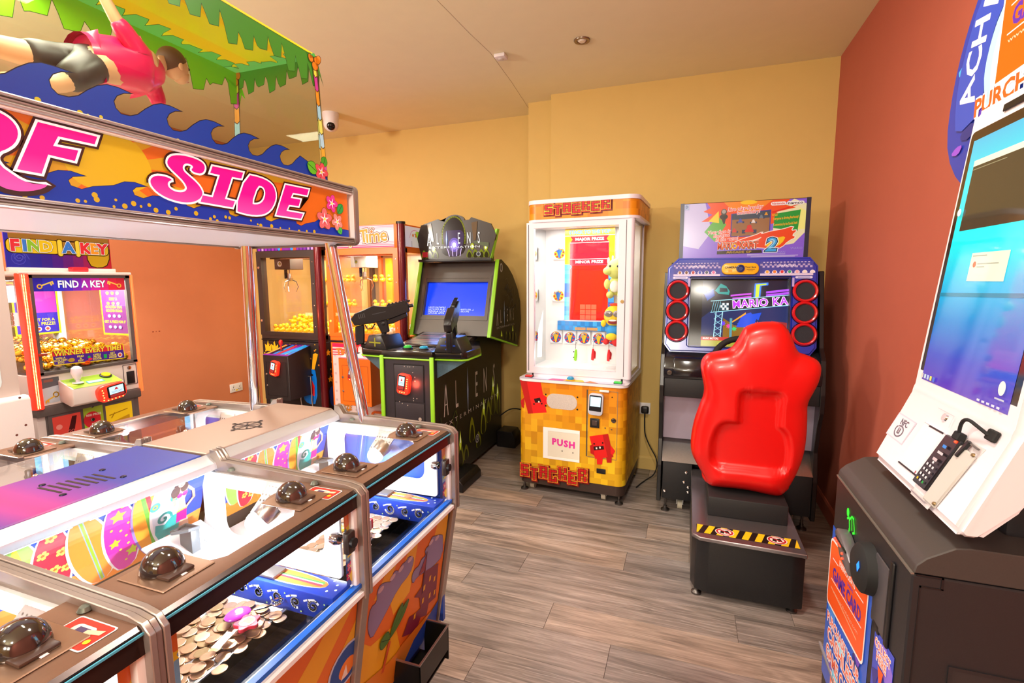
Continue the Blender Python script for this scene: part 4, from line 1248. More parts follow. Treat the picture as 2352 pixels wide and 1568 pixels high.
# coin tray on the far panel
t = T('coin_tray', 'black open coin tray on the orange end panel of the pusher', 'tray', (-.655, 1.07, .40)) if False else PU
q = MB()
x0, x1, y0, y1, zt, zb = -.678, -.602, .990, 1.150, .456, .355
q.box((x1 - .004, y0, zb + .03), (x1, y1, zt)); q.box((x0, y0, zb), (x1, y0 + .004, zt)); q.box((x0, y1 - .004, zb), (x1, y1, zt)); q.box((x0 - .02, y0, zb), (x1 - .01, y1, zb + .004)); q.box((x0 - .03, y0, zb), (x0 - .026, y1, zt + .04))
tr = q.build('coin_tray', mat('tray_black', '17140F', .3, .3), PU, smooth=False)
q = MB(); q.frame([(x0 - .02, y0 - .002), (x1 + .002, y0 - .002), (x1 + .002, y1 + .002), (x0 - .02, y1 + .002)], [(x0 - .02, y0 + .003), (x1 - .003, y0 + .003), (x1 - .003, y1 - .003), (x0 - .02, y1 - .003)], 'z', zt, zt + .003); q.build('rim', STEEL, tr)

# ------------------------------------------------------------------ surfer figure inside the canopy
def skin_figure(name, joints, edges, m, parent, root=0, sub=2):
    """one continuous body grown from a skeleton: joints (x,y,z,r)"""
    me = bpy.data.meshes.new(name)
    org = parent.org
    me.from_pydata([tuple(Vector(j[:3]) - org) for j in joints], edges, [])
    o = bpy.data.objects.new(name, me)
    COL.objects.link(o)
    o.modifiers.new('skin', 'SKIN').use_smooth_shade = True
    for k, j in enumerate(joints):
        sv = me.skin_vertices[0].data[k]
        r = j[3]
        sv.radius = (r, r) if not isinstance(r, tuple) else r
        sv.use_root = (k == root)
    sd = o.modifiers.new('sub', 'SUBSURF'); sd.levels = sub; sd.render_levels = sub
    me.materials.append(m)
    o.parent = parent.o
    return o
SU = T('surfer_figure', 'mannequin of a surfer in a pink top lying forward under the clear canopy', 'figure', (-1.15, .70, 1.70))
SK = mat('mannequin_skin', 'E8B48A', .42)
XC = -1.15
J = [(XC, .735, 1.862, .034), (XC, .785, 1.872, .038), (XC, .825, 1.890, .036), (XC, .850, 1.905, .017), (XC, .872, 1.912, .016),
     (XC + .045, .785, 1.898, .018), (XC + .050, .757, 1.920, .0145), (XC + .050, .738, 1.942, .012), (XC + .050, .714, 1.985, .010),
     (XC - .045, .860, 1.880, .017), (XC - .045, .882, 1.851, .0125), (XC - .045, .880, 1.815, .010), (XC - .04, .886, 1.780, .009),
     (XC - .022, .700, 1.858, .027), (XC - .024, .640, 1.844, .023), (XC - .025, .590, 1.838, .019), (XC - .025, .520, 1.832, .014), (XC - .025, .470, 1.828, .011),
     (XC + .026, .705, 1.845, .027), (XC + .034, .665, 1.815, .022), (XC + .034, .640, 1.785, .017), (XC + .030, .580, 1.772, .014), (XC + .030, .545, 1.762, .012)]
E_ = [(0, 1), (1, 2), (2, 3), (3, 4), (2, 5), (5, 6), (6, 7), (7, 8), (2, 9), (9, 10), (10, 11), (11, 12), (0, 13), (13, 14), (14, 15), (15, 16), (16, 17), (0, 18), (18, 19), (19, 20), (20, 21), (21, 22)]
J = [(x, y, z, r * (1.15 if r > .018 else 1.05)) for x, y, z, r in J]
body = skin_figure('body', J, E_, SK, SU)
BP = P(body, SU.org)
# fingers: five short chains on each hand
for (hx, hy, hz), d in (((XC + .050, .712, 1.990), Vector((.0, -.35, .93))), ((XC - .04, .887, 1.776), Vector((0, .3, -.9)))):
    for k in range(5):
        s_ = (k - 2) * .0042
        l = (.014, .020, .022, .020, .016)[k] if k < 4 else .015
        dd = d + Vector((0, 0, 0)) + Vector((s_ * 40, 0, 0)) * (1 if k < 4 else 3)
        dd.normalize()
        p0 = Vector((hx + s_, hy, hz))
        q = MB(); q.tube([p0 - d * .006, p0 + dd * l * .5, p0 + dd * l + Vector((0, -.002, 0))], [.0030, .0026, .0018], 8); q.build('finger', SK, BP)
# head with face
hc = Vector((XC, .893, 1.920))
q = MB()
q.ball(hc, .030, 24, (.82, 1.0, 1.08), Matrix.Rotation(R(38), 3, 'X'))
q.ball(hc + Vector((0, .014, -.018)), .020, 18, (.9, .9, .9))
q.ball(hc + Vector((0, .030, -.009)), .006, 12, (.7, 1.2, .9))
q.ball(hc + Vector((0, .024, -.026)), .007, 10, (1.3, .8, .6))
for sx in (-1, 1):
    q.ball(hc + Vector((sx * .025, -.002, -.006)), .008, 12, (.4, .8, 1.1))
q.build('head', SK, BP)
q = MB()
for sx in (-1, 1):
    q.ball(hc + Vector((sx * .011, .0275, .000)), .0032, 10)
q.build('eyes', mat('figure_eye', '2A1C14', .2), BP)
q = MB(); q.box(hc + Vector((-.007, .0285, -.0285)), hc + Vector((.007, .031, -.0265)), .001); q.build('mouth', mat('figure_lip', 'B05A4A', .4), BP)
q = MB()
q.ball(hc + Vector((0, -.004, .006)), .0318, 24, (.86, 1.0, 1.05), Matrix.Rotation(R(38), 3, 'X'))
bm_ = q.bm
kill = [v for v in bm_.verts if (v.co - hc).dot(Vector((0, .62, -.78))) > .004]
bmesh.ops.delete(bm_, geom=kill, context='VERTS')
q.build('hair', mat('brown_hair', '5A3A22', .55, grain=.3, gscale=200), BP)
PINK = mat('pink_rash_vest', 'E8165E', .38, coat=.2)
skin_figure('vest', [(XC, .708, 1.861, .048), (XC, .745, 1.864, .051), (XC, .785, 1.872, .056), (XC, .825, 1.890, .052), (XC, .850, 1.904, .024), (XC + .045, .785, 1.898, .025), (XC + .050, .757, 1.920, .020), (XC + .050, .735, 1.946, .0185), (XC - .045, .860, 1.880, .024), (XC - .045, .882, 1.851, .018), (XC - .045, .880, 1.828, .017)],
            [(0, 1), (1, 2), (2, 3), (3, 4), (2, 5), (5, 6), (6, 7), (3, 8), (8, 9), (9, 10)], PINK, BP, 1)
skin_figure('shorts', [(XC, .750, 1.864, .040), (XC, .728, 1.861, .044), (XC - .022, .700, 1.858, .035), (XC - .024, .650, 1.846, .031), (XC - .0245, .605, 1.841, .029), (XC + .026, .705, 1.845, .035), (XC + .034, .672, 1.819, .030), (XC + .034, .640, 1.785, .027)],
            [(0, 1), (1, 2), (2, 3), (3, 4), (1, 5), (5, 6), (6, 7)], mat('dark_grey_shorts', '3B3836', .4), BP, 1)
t = T('surfboard', 'white surfboard with the surfer figure under the clear canopy', 'surfboard', (XC, .66, 1.70))
pts = [(-.34, 0), (-.26, .045), (-.1, .062), (.08, .062), (.22, .045), (.32, .015), (.345, 0)]
ol = [(XC + w, .68 + l) for l, w in pts] + [(XC - w, .68 + l) for l, w in pts[-2:0:-1]]
q = MB(); q.prism(smooth_loop(ol, 1), 'z', 1.738, 1.752, .004, 2); q.build('deck', mat('board_white', 'EDEBE6', .3), t)
bx('stringer', (XC - .004, .36, 1.7522), (XC + .004, 1.0, 1.7528), pr('D86A2A'), t)
q = MB(); q.cyl((XC, .62, 1.692), (XC, .62, 1.740), .012, 14); q.cyl((XC + .03, .60, 1.752), (XC + .03, .60, 1.775), .006, 10); q.build('support_post', WHITE, t)
# ================================================================== shared machine parts
def frame_m(o, u, v):
    u = Vector(u).normalized(); v = Vector(v).normalized(); n = u.cross(v)
    return Matrix(((u.x, v.x, n.x, o[0]), (u.y, v.y, n.y, o[1]), (u.z, v.z, n.z, o[2]), (0, 0, 0, 1)))
REDGLOW = mat('red_led_shell', 'E8402E', .3, emit=.55, ecol='FF2A14')
LEDDOT = mat('orange_led', 'FFB060', .3, emit=3.0, ecol='FF9A50')
def reader(parent, o, u, v, w, h, red=True, tilt=0.0, land=False, d=.028):
    """payment card reader: rounded shell, dark face, screen, light dots"""
    c, s_ = math.cos(tilt), math.sin(tilt)
    U = Vector(u).normalized(); V = Vector(v).normalized()
    u2 = U * c + V * s_; v2 = V * c - U * s_
    M = frame_m(o, u2, v2)
    q = MB(); q.prism(rrect(-w / 2, -h / 2, w / 2, h / 2, w * .24, 5), 'z', 0, d, .004, 2); q.xf(M)
    sh = q.build('card_reader', REDGLOW if red else mat('grey_reader_shell', 'C9CCDA', .35), parent)
    fx0, fx1, fy0, fy1 = (-w * .42, w * (.16 if red else .40), -h * .30, h * .42) if not land else (-w * .18, w * .44, -h * .34, h * .40)
    q = MB(); q.prism(rrect(fx0, fy0, fx1, fy1, w * .06), 'z', d, d + .002); q.xf(M); q.build('face', BLACK, sh)
    a = Art(M @ Vector((0, 0, d + .002)), u2, v2, emit=1.0, step=.0003)
    sx0, sx1, sy0, sy1 = fx0 + w * .06, fx1 - w * .06, fy0 + (fy1 - fy0) * .30, fy1 - h * .06
    a.rect(sx0, sy0, sx1, sy1, 'BFE3F2')
    if red:
        a.poly([((sx0 + sx1) / 2 - w * .08, sy0 + (sy1 - sy0) * .52), ((sx0 + sx1) / 2 + w * .08, sy0 + (sy1 - sy0) * .52), ((sx0 + sx1) / 2, sy1 - (sy1 - sy0) * .12)], 'B0303A')
        for k in (.18, .32):
            a.rect(sx0 + w * .06, sy0 + (sy1 - sy0) * k, sx1 - w * .06, sy0 + (sy1 - sy0) * (k + .06), '7A98B0')
        a.rect(sx0, fy0 + h * .04, sx1, sy0 - h * .02, 'B83A3A', emit=.4)
    else:
        a.rect(sx0 + w * .1, sy0 + (sy1 - sy0) * .3, sx1 - w * .1, sy0 + (sy1 - sy0) * .8, 'CFEFFA')
    a.build('screen', sh)
    if red:
        q = MB()
        for k in range(5):
            if land:
                q.ball((-w * .34 + (k % 2) * w * .02, -h * .34 + k * h * .15, d + .001), w * .025, 8)
                q.ball((-w * .2 + k * w * .13, -h * .42, d + .001), w * .025, 8)
            else:
                q.ball((w * .30, -h * .16 + k * h * .11, d + .001), w * .045, 8)
        if not land:
            for k in range(3):
                q.ball((-w * .2 + k * w * .18, -h * .40, d + .001), w * .045, 8)
        q.xf(M); q.build('light_dots', LEDDOT, sh, kind='stuff')
    return sh
def lock(parent, o, n, r=.010, nm='lock'):
    q = MB(); q.lathe([(0, .006), (r * .7, .006), (r * .75, .004), (r, .004), (r, 0)], o, n, 18); return q.build(nm, CHROME, parent)
def duck_mesh():
    q = MB()
    q.ball((0, 0, .022), .024, 12, (.95, 1.15, .85)); q.ball((0, -.012, .052), .0175, 12)
    q.ball((0, .028, .032), .009, 8, (1, 1.2, .8))
    q.mi = 1; q.ball((0, -.031, .049), .008, 8, (1.2, 1, .55)); q.mi = 2
    for s_ in (-1, 1):
        q.ball((s_ * .008, -.025, .058), .0030, 6)
    return q.build('rubber_duck', [mat('duck_yellow', 'FFD21E', .3), mat('duck_orange', 'F0641E', .3), mat('duck_eye', '1A1A1A', .2)]).o
DUCK = duck_mesh(); DUCK_used = [False]
def put_duck(x, y, z, rz, label, group, tilt=0.0):
    if not DUCK_used[0]:
        o = DUCK; DUCK_used[0] = True
    else:
        o = DUCK.copy(); COL.objects.link(o)
    o.location = (x, y, z); o.rotation_euler = (tilt, tilt * .6, rz)
    tag(o, label, 'duck', group)
def claw(parent, x, y, z0, z1, box, bm_, r=.06):
    """crane carriage box, coiled lead, motor and three-finger claw hanging inside"""
    q = MB(); q.box((x - box[0] / 2, y - box[1] / 2, z0), (x + box[0] / 2, y + box[1] / 2, z0 + box[2]), .003, 1); ca = q.build('claw_carriage', bm_, parent)
    a = Art((x - box[0] * .15, y - box[1] / 2, z0 + box[2] * .45), (1, 0, 0), (0, 0, 1)); a.disc(0, 0, .024, 'E6E6E0'); a.disc(0, .002, .013, '6E7A3A'); a.disc(0, 0, .007, 'D8C23A'); a.build('badge', ca)
    q = MB(); q.tube([(x - .04 + .012 * math.cos(k * .9), y + .012 * math.sin(k * .9), z0 - k * (z0 - z1) * .0085) for k in range(70)], .0035, 6); q.build('coil_lead', RUBBER, ca)
    q = MB(); q.cyl((x, y, z0), (x, y, z1 + .05), .005, 10); q.cyl((x, y, z0 - .035), (x, y, z1 + .055), .018, 16); q.cyl((x, y, z1 + .055), (x, y, z1 + .03), .026, 16, .018)
    cl = q.build('claw_motor', STEEL, ca)
    for k in range(3):
        t = k * 2 * PI / 3 + .5
        c, s_ = math.cos(t), math.sin(t)
        q = MB(); q.tube([(x + c * .015, y + s_ * .015, z1 + .04), (x + c * r * .9, y + s_ * r * .9, z1 + .025), (x + c * r * 1.15, y + s_ * r * 1.15, z1 - .02), (x + c * r * .85, y + s_ * r * .85, z1 - .065)], [.0045, .0045, .004, .003], 8)
        q.build('claw_finger', CHROME, ca)

# ================================================================== two crane machines against the back wall
def crane(name, label, x0, x1, yf, yb, fm, fmd, zc, zl, zw, zh, zt, post, inner, trunkm):
    """glass cabinet: base to zl, ledge to zc, window zc..zw, header zh..zt"""
    t = T(name, label, 'crane machine', ((x0 + x1) / 2, (yf + yb) / 2, 0))
    bx('plinth', (x0 + .03, yf + .03, .048), (x1 - .03, yb - .02, .09), BLACKM, t)
    q = MB(); q.box((x0, yf, .09), (x1, yb, zl), .006, 1); q.build('base_cabinet', fmd, t)
    q = MB(); q.box((x0, yf - .006, zl), (x1, yb, zl + .012), .003, 1); q.build('ledge_seam', BLACK, t)
    q = MB(); q.box((x0, yf, zl + .012), (x1, yb, zc - .01), .004, 1); q.build('ledge', fm, t)
    # window door on the front with its frame
    wf = .048
    q = MB(); q.frame([(x0, zc - .02), (x1 - .03, zc - .02), (x1 - .03, zh), (x0, zh)], [(x0 + wf, zc + .008), (x1 - .03 - wf, zc + .008), (x1 - .03 - wf, zw), (x0 + wf, zw)], 'y', yf - .004, yf + .022)
    d = q.build('door_frame', fm, t)
    bx('door_glass', (x0 + wf, yf + .008, zc + .008), (x1 - .03 - wf, yf + .012, zw), GLASS, d)
    q = MB(); q.box((x1 - .034, yf - .005, zc - .02), (x1 - .029, yf + .002, zh)); q.build('door_gap', BLACK, d)
    for z in (zc + .10, zw - .08):
        lock(d, (x0 + .022, yf - .004, z), (0, -1, 0))
    q = MB()
    for k in range(4):
        z = zc + .06 + k * (zw - zc - .1) / 3
        q.lathe([(0, .002), (.004, .0015), (.005, 0)], (x1 - .055, yf - .004, z), (0, -1, 0), 8)
    q.build('door_screws', CHROME, d, kind='stuff')
    # side panes and frames
    for xs in (x0, x1):
        sg = -1 if xs == x0 else 1
        xa, xb = (xs, xs + .03) if sg < 0 else (xs - .03, xs)
        for ya, yb2 in ((yf + .03, yf + .07), (yb - .05, yb)):
            bx('corner_post', (xa, ya, zl), (xb, yb2, zh), fm, t)
        bx('side_bar', (xa, yf + .03, zw + .01), (xb, yb, zh), fm, t)
        bx('side_glass', (xs + sg * -.014, yf + .07, zc - .01), (xs + sg * -.010, yb - .05, zw + .01), GLASS, t)
    q = MB(); q.cyl((x1 - .012, yf + .012, zl - .85), (x1 - .012, yf + .012, zt - .004), .030, 24); q.build('red_corner_post', post, t)
    q = MB(); q.cyl((x1 - .012, yf + .012, zt - .004), (x1 - .012, yf + .012, zt + .012), .034, 24); q.build('post_cap', BLACK, t)
    bx('header', (x0, yf + .006, zh), (x1 - .006, yb, zt), fm, t, .004)
    # inside: floor, back pane, corner tube, light
    bx('prize_floor', (x0 + .03, yf + .03, zc - .02), (x1 - .03, yb - .03, zc - .008), mat('prize_bed', 'E8C070', .5), t)
    bx('back_pane', (x0 + .02, yb - .02, zc), (x1 - .02, yb - .012, zh - .01), inner, t)
    bx('left_pane', (x0 + .031, yf + .07, zc), (x0 + .034, yb - .02, zw), GLASS, t) if False else None
    q = MB(); q.box((x0 + .03, yf + .04, zh - .012), (x1 - .03, yb - .03, zh - .004)); q.build('roof_liner', WHITE, t)
    bx('rail_bar', (x0 + .04, yf + .10, zw - .008), (x1 - .04, yf + .115, zw + .004), CHROME, t)
    for k, xx in enumerate((x0 + .10, x1 - .09)):
        bx('inner_column', (xx, yb - .09, zc), (xx + .065, yb - .03, zw), trunkm[k], t)
    return t
MAROON = mat('maroon_metallic_tube', '6A1420', .22, .4, coat=.5)
DKBR = mat('dark_brown_laminate', '2E2220', .45)
ORG = mat('orange_gloss_paint', 'F0701A', .35)
PANE_REFL = mat('pane_orange_reflection', 'D87C4C', .2)  # orange reflection in the pane is put into its colour
cr1 = crane('black_crane_machine', 'dark claw crane machine of yellow ducks with blue bird prints', -3.37, -2.745, 3.20, 3.945, DKBR, mat('near_black_laminate', '1E1819', .5), .995, .93, 1.61, 1.662, 1.83, MAROON, PANE_REFL, (mat('tan_column', 'C9A868', .5), mat('tan_column', 'C9A868', .5)))
cr2 = crane('orange_crane_machine', 'orange claw crane machine with pink and white header', -2.668, -1.985, 3.20, 3.945, ORG, ORG, 1.006, .94, 1.617, 1.66, 1.835, MAROON, mat('brown_pane', 'B98A68', .2), (mat('amber_column', 'F2A01E', .3), mat('amber_column', 'F2A01E', .3)))
area_lamp('crane_lamp', (-3.05, 3.6, 1.63), (-3.05, 3.65, 1.0), .40, 9, (1.0, .84, .58), 'RECTANGLE', .3)
area_lamp('crane_lamp', (-2.32, 3.6, 1.63), (-2.32, 3.65, 1.0), .40, 11, (1.0, .9, .72), 'RECTANGLE', .3)
claw(cr1, -3.40 + .08, 3.50, 1.52, 1.39, (.17, .16, .105), DKBR)
claw(cr2, -2.62, 3.62, 1.53, 1.40, (.16, .16, .10), WHITE)
# header prints
a = Art((-3.37, 3.2055, 1.665), (1, 0, 0), (0, 0, 1), emit=.35)
a.rect(.01, 0, .60, .155, '5A1E8A')
rn = random.Random(4)
for k in range(16):
    x = .02 + k * .036
    a.rect(x, .0, x + .02, rn.uniform(.02, .06), rn.choice(('A82AC0', 'C88AD8', '8A22B0', 'D8A0E0')))
a.poly([(.06, .035), (.56, .040), (.56, .062), (.06, .066)], 'F7A81E')
for x in (.22, .35):
    a.poly(smooth_loop([(x, 0), (x + .02, .05), (x + .05, .085), (x + .07, .06), (x + .05, .0)], 1), '1E9AF0'); a.poly([(x + .03, 0), (x + .045, .06), (x + .06, .055), (x + .065, 0)], 'F04A1E')
a.poly([(.27, .0), (.285, .075), (.335, .08), (.345, 0)], '8A1EA8')
a.rect(.09, .085, .52, .145, 'E8381E')
a.build('header_print', cr1)
def bird_print(a, x, y, s_):
    """blue long-tailed cartoon bird with yellow crest"""
    a.poly(smooth_loop([(x - .075 * s_, y), (x - .07 * s_, y - .22 * s_), (x - .02 * s_, y - .27 * s_), (x + .07 * s_, y - .26 * s_), (x + .075 * s_, y), (x + .03 * s_, y + .015 * s_), (x - .04 * s_, y + .015 * s_)], 1), '0E7AE6')
    for dx, w, h, r_ in ((-.055, .018, .09, -.03), (-.015, .028, .13, -.01), (.045, .026, .13, .03)):
        a.poly([(x + dx * s_ - w * s_ / 2, y + .01 * s_), (x + dx * s_ + w * s_ / 2, y + .01 * s_), (x + (dx + r_ + w * .9) * s_, y + h * s_), (x + (dx + r_) * s_, y + (h + .01) * s_), (x + (dx + r_ - w * .9) * s_, y + h * s_)], 'F5B01E')
    a.poly(smooth_loop([(x - .01 * s_, y + .05 * s_), (x + .025 * s_, y + .05 * s_), (x + .02 * s_, y), (x - .008 * s_, y)], 1), '141012')
    a.poly(smooth_loop([(x - .05 * s_, y - .05 * s_), (x - .02 * s_, y - .005 * s_), (x + .05 * s_, y - .03 * s_), (x + .03 * s_, y - .045 * s_), (x - .03 * s_, y - .04 * s_)], 1), '141012')
    a.poly([(x - .015 * s_, y - .03 * s_), (x + .005 * s_, y - .03 * s_), (x + .05 * s_, y - .12 * s_), (x + .045 * s_, y - .20 * s_), (x + .028 * s_, y - .20 * s_), (x + .005 * s_, y - .12 * s_)], 'E81E1E')
    a.disc(x - .022 * s_, y - .048 * s_, .008 * s_, 'F4F4F0'); a.disc(x - .02 * s_, y - .048 * s_, .004 * s_, '101010')
    a.line([(x + .034 * s_, y - .2 * s_), (x + .024 * s_, y - .26 * s_)], .005 * s_, '141012')
a = Art((-3.37, 3.1995, 0), (1, 0, 0), (0, 0, 1))
bird_print(a, .472, .695, 1.05)
rn = random.Random(9)
for k in range(46):
    x = rn.uniform(.02, .58)
    star(a, x, rn.uniform(.72, .92), rn.choice((.004, .006, .0085)), rn.choice(('F5C01E', 'F08A1E', 'F5DA3A')), rn.random(), 6, .6)
for x in (.07, .14):
    a.poly([(x - .03, .84), (x + .03, .84), (x + .035, .90), (x + .01, .88), (x, .93), (x - .015, .885), (x - .035, .90)], 'F5C01E')
a.poly([(.012, .50), (.02, .80), (.045, .50)], '0E7AE6')
a.build('front_print', cr1)
a = Art((-2.7445, 3.2, 0), (0, 1, 0), (0, 0, 1))
for y, z, r, c in ((.06, .84, .03, 'F5B01E'), (.10, .76, .012, 'F5DA3A'), (.08, .70, .01, 'F5DA3A'), (.07, .62, .03, 'F5B01E'), (.10, .66, .02, 'E83A1E')):
    star(a, y, z, r, c, .3)
a.poly(smooth_loop([(.05, .55), (.12, .56), (.12, .42), (.08, .38), (.05, .44)], 1), '1E3A8A')
a.build('side_print', cr1)
# control boxes
def control_box(t, x0, x1, zb, zt, yf, ybk, m, top, doorm):
    q = MB(); q.prism([(yf, zb), (yf, zt), (ybk, zt + .055), (ybk, zb)], 'x', x0, x1, .003, 1); c = q.build('control_box', m, t)
    L = math.hypot(ybk - yf, .055)
    a = Art((x0, yf - .0005, zt + .0006), (1, 0, 0), (0, ybk - yf, .055))
    top(a, x1 - x0, L); a.build('control_print', c)
    q = MB(); q.frame([(x0 + .03, zb + .03), (x1 - .02, zb + .03), (x1 - .02, zt - .05), (x0 + .03, zt - .05)], [(x0 + .033, zb + .033), (x1 - .023, zb + .033), (x1 - .023, zt - .053), (x0 + .033, zt - .053)], 'y', yf - .001, yf); q.build('door_line', doorm, c)
    q = MB(); jx, jy = x0 + (x1 - x0) * .32, yf + (ybk - yf) * .45
    q.cyl((jx, jy, zt + .02), (jx, jy, zt + .075), .006, 10); q.lathe([(.004, 0), (.013, .012), (.016, .03), (.012, .046), (0, .052)], (jx, jy, zt + .06), (0, 0, 1), 16); q.mi = 1
    st = q.build('joystick', mat('red_knob', 'D8201E', .25, coat=.5), c)
    q = MB(); q.lathe([(.022, 0), (.02, .006), (.006, .01)], (jx, jy, zt + .022), (0, 0, 1), 16); q.build('joystick_collar', BLACK, st)
    return c
def top1(a, w, L):
    a.rect(0, 0, w, L, '4A1A7A')
    for k in range(7):
        a.poly([(w * k / 7, L * .02), (w * (k + .7) / 7, L * .05), (w * (k + 1.1) / 7, L * .9), (w * (k + .3) / 7, L * .95)], ('F7A81E', '181010', '1E8AE8', 'E8381E', '8A1EA8', 'F5C01E', '1E8AE8')[k], up=(k == 0))
    a.poly([(w * .55, L * .05), (w * .75, 0), (w * .98, L * .9), (w * .8, L)], '1E9AF0'); a.rect(0, 0, w, L * .12, '7A1E9A')
b1 = control_box(cr1, -3.115, -2.868, .50, .848, 2.955, 3.20, mat('box_black', '221D20', .45), top1, BLACK)
reader(b1, (-2.985, 2.954, .752), (1, 0, 0), (0, 0, 1), .075, .118, True, -.22)
lock(b1, (-3.085, 2.955, .70), (0, -1, 0), .008); lock(b1, (-3.085, 2.955, .61), (0, -1, 0), .006)
q = MB(); q.box((-3.10, 2.99, .40), (-3.02, 3.0, .50)); q.build('grey_flap', mat('pale_grey_flap', '8FA09A', .5), cr1)
q = MB(); q.tube([(-2.955, 3.185, .25), (-2.955, 3.16, .46), (-2.955, 3.16, .64), (-2.955, 3.16, .655), (-2.845, 3.16, .655), (-2.845, 3.16, .64), (-2.845, 3.16, .46), (-2.845, 3.185, .25)], .005, 8); q.build('prize_guard', STEEL, cr1)
# ducks in and between the cranes
rn = random.Random(5)
def duck_pile(x0, nx, y0, ny, z, label, group, second):
    for b in range(ny):
        for a_ in range(nx):
            put_duck(x0 + .062 * a_ + rn.uniform(-.003, .003), y0 + .066 * b + rn.uniform(-.003, .003), z, rn.choice((0, 3.14)) + rn.uniform(-.15, .15), label, group)
            if rn.random() < second and a_ < nx - 1 and b < ny - 1:
                put_duck(x0 + .062 * (a_ + .5), y0 + .066 * (b + .5), z + .071 + rn.uniform(0, .004), rn.uniform(-3, 3), label, group)
duck_pile(-3.29, 8, 3.285, 6, .990, 'yellow rubber duck in the pile on the dark crane floor', 'ducks on the dark crane floor', .35)
for zz, nm in ((1.185, 'lower'), (1.405, 'upper')):
    bx('glass_shelf', (-2.86, 3.68, zz - .006), (-2.785, 3.86, zz), GLASS, cr1)
    bx('glass_shelf', (-2.63, 3.68, zz - .006), (-2.30, 3.84, zz), GLASS, cr2)
    bx('glass_shelf', (-3.33, 3.76, zz - .006), (-2.90, 3.88, zz), GLASS, cr1)
    for k in range(4):
        put_duck(-2.60 + k * .075, 3.74, zz, rn.uniform(-.6, .6), 'yellow rubber duck on the %s glass shelf of the orange crane' % nm, 'ducks on the %s orange crane shelf' % nm)
    put_duck(-2.826, 3.74, zz, .4, 'yellow rubber duck alone on the %s glass shelf of the dark crane' % nm, None)
    for k in range(6):
        put_duck(-3.30 + k * .07, 3.83, zz, rn.uniform(-.6, .6), 'yellow rubber duck in the row on the %s back shelf of the dark crane' % nm, 'ducks on the %s dark crane shelf' % nm)
duck_pile(-2.59, 6, 3.285, 6, .998, 'yellow rubber duck in the pile on the orange crane floor', 'ducks on the orange crane floor', .5)
sweet = None
for k in range(14):
    x, y = -2.20 + (k % 3) * .07, 3.32 + (k // 3) * .06
    if sweet is None:
        q = MB(); q.prism(rrect(-.03, -.018, .03, .018, .008), 'z', 0, .022, .006, 1); sweet = q.build('sweet_packet', [mat('striped_wrapper', 'E8DCD8', .35)]).o; o = sweet
        a = Art((0, 0, .0222), (1, 0, 0), (0, 1, 0), step=.0005)
        for j in range(3):
            a.line([(-.022 + j * .018, -.014), (-.010 + j * .018, .014)], .006, 'D8282E')
        pp = a.build('stripes', P(sweet, Vector((0, 0, 0))))
    else:
        o = sweet.copy(); COL.objects.link(o); c_ = pp.o.copy(); COL.objects.link(c_); c_.parent = o
    o.location = (x, y, 1.012 + rn.uniform(0, .02)); o.rotation_euler = (rn.uniform(-.5, .5), rn.uniform(-.5, .5), rn.uniform(0, 3))
    tag(o, 'red and white wrapped sweet packet on the right of the orange crane', 'sweet', 'sweet packets in the orange crane')
# orange crane prints
a = Art((-2.668, 3.2055, 1.665), (1, 0, 0), (0, 0, 1), emit=.35)
a.rect(.012, 0, .615, .163, 'FBEFF2')
for z, h in ((.002, .010), (.017, .005), (.028, .004), (.040, .003), (.158, .004), (.149, .004), (.140, .003), (.131, .002)):
    a.rect(.012, z, .615, z + h, 'E8307A' if h > .004 else 'F07AA8', up=(z < .01))
for k in range(5):
    a.line([(.03 + k * .07, .06 + .02 * math.sin(k)), (.10 + k * .07, .10 - .02 * math.sin(k)), (.14 + k * .07, .07)], .0035, 'F08AB0')
for off, c in ((.09, '9A4A1A'), (.055, 'FFFFFF'), (.02, 'F5A01E')):
    a.text('T', .352, .082, .135, c, off, rot=.12); a.text('ime', .464, .084, .135, c, off, rot=.06, sp=.95); a.text('Play', .18, .082, .125, c, off, rot=-.05)
a.disc(.425, .118, .020, '9A4A1A'); a.disc(.425, .118, .016, 'FFFFFF'); a.disc(.425, .118, .012, 'F07A1E')
for t in (.7, 1.3, 1.9, 2.5):
    x, y = .425 + .024 * math.cos(t), .122 + .024 * math.sin(t)
    a.disc(x, y, .0085, '9A4A1A'); a.disc(x, y, .0055, 'FBE8D8')
a.build('header_print', cr2)
a = Art((-1.9909, 3.2, 1.665), (0, 1, 0), (0, 0, 1), emit=.3)
a.rect(.04, .006, .82, .158, 'F8ECEC')
for x in (.045, .055, .065):
    a.rect(x, .006, x + .003, .158, 'F08AB0', up=False)
for x in (.20, .42, .64):
    a.line([(x + .075 * math.cos(t * PI / 10), .075 + .06 * math.sin(t * PI / 10)) for t in range(11)], .004, 'E85A90')
    a.line([(x - .05, .01), (x - .05, .05)], .004, '5A4A4A'); a.line([(x + .05, .01), (x + .05, .05)], .004, '5A4A4A')
    a.disc(x - .03, .095, .012, 'F07A2A'); a.rect(x + .0, .082, x + .03, .112, 'F0842E'); a.rect(x - .012, .103, x + .002, .106, '8A4A3A')
a.build('side_header_print', cr2)
a = Art((-2.668, 3.1995, 0), (1, 0, 0), (0, 0, 1))
a.rect(.02, .12, .67, .93, 'EAD9DC')
for z in range(20):
    for x in range(14):
        a.rect(.03 + x * .046, .14 + z * .036, .050 + x * .046, .158 + z * .036, 'D3BCC6', up=(x + z == 1)) if (x + z) % 2 else None
for z, h in ((.90, .03), (.875, .012), (.855, .008), (.838, .006)):
    a.rect(.02, z, .67, z + h, 'D81E5A')
a.text('Time', .13, .868, .07, 'F0843A', .06, rot=.12); a.disc(.14, .905, .012, 'F0843A')
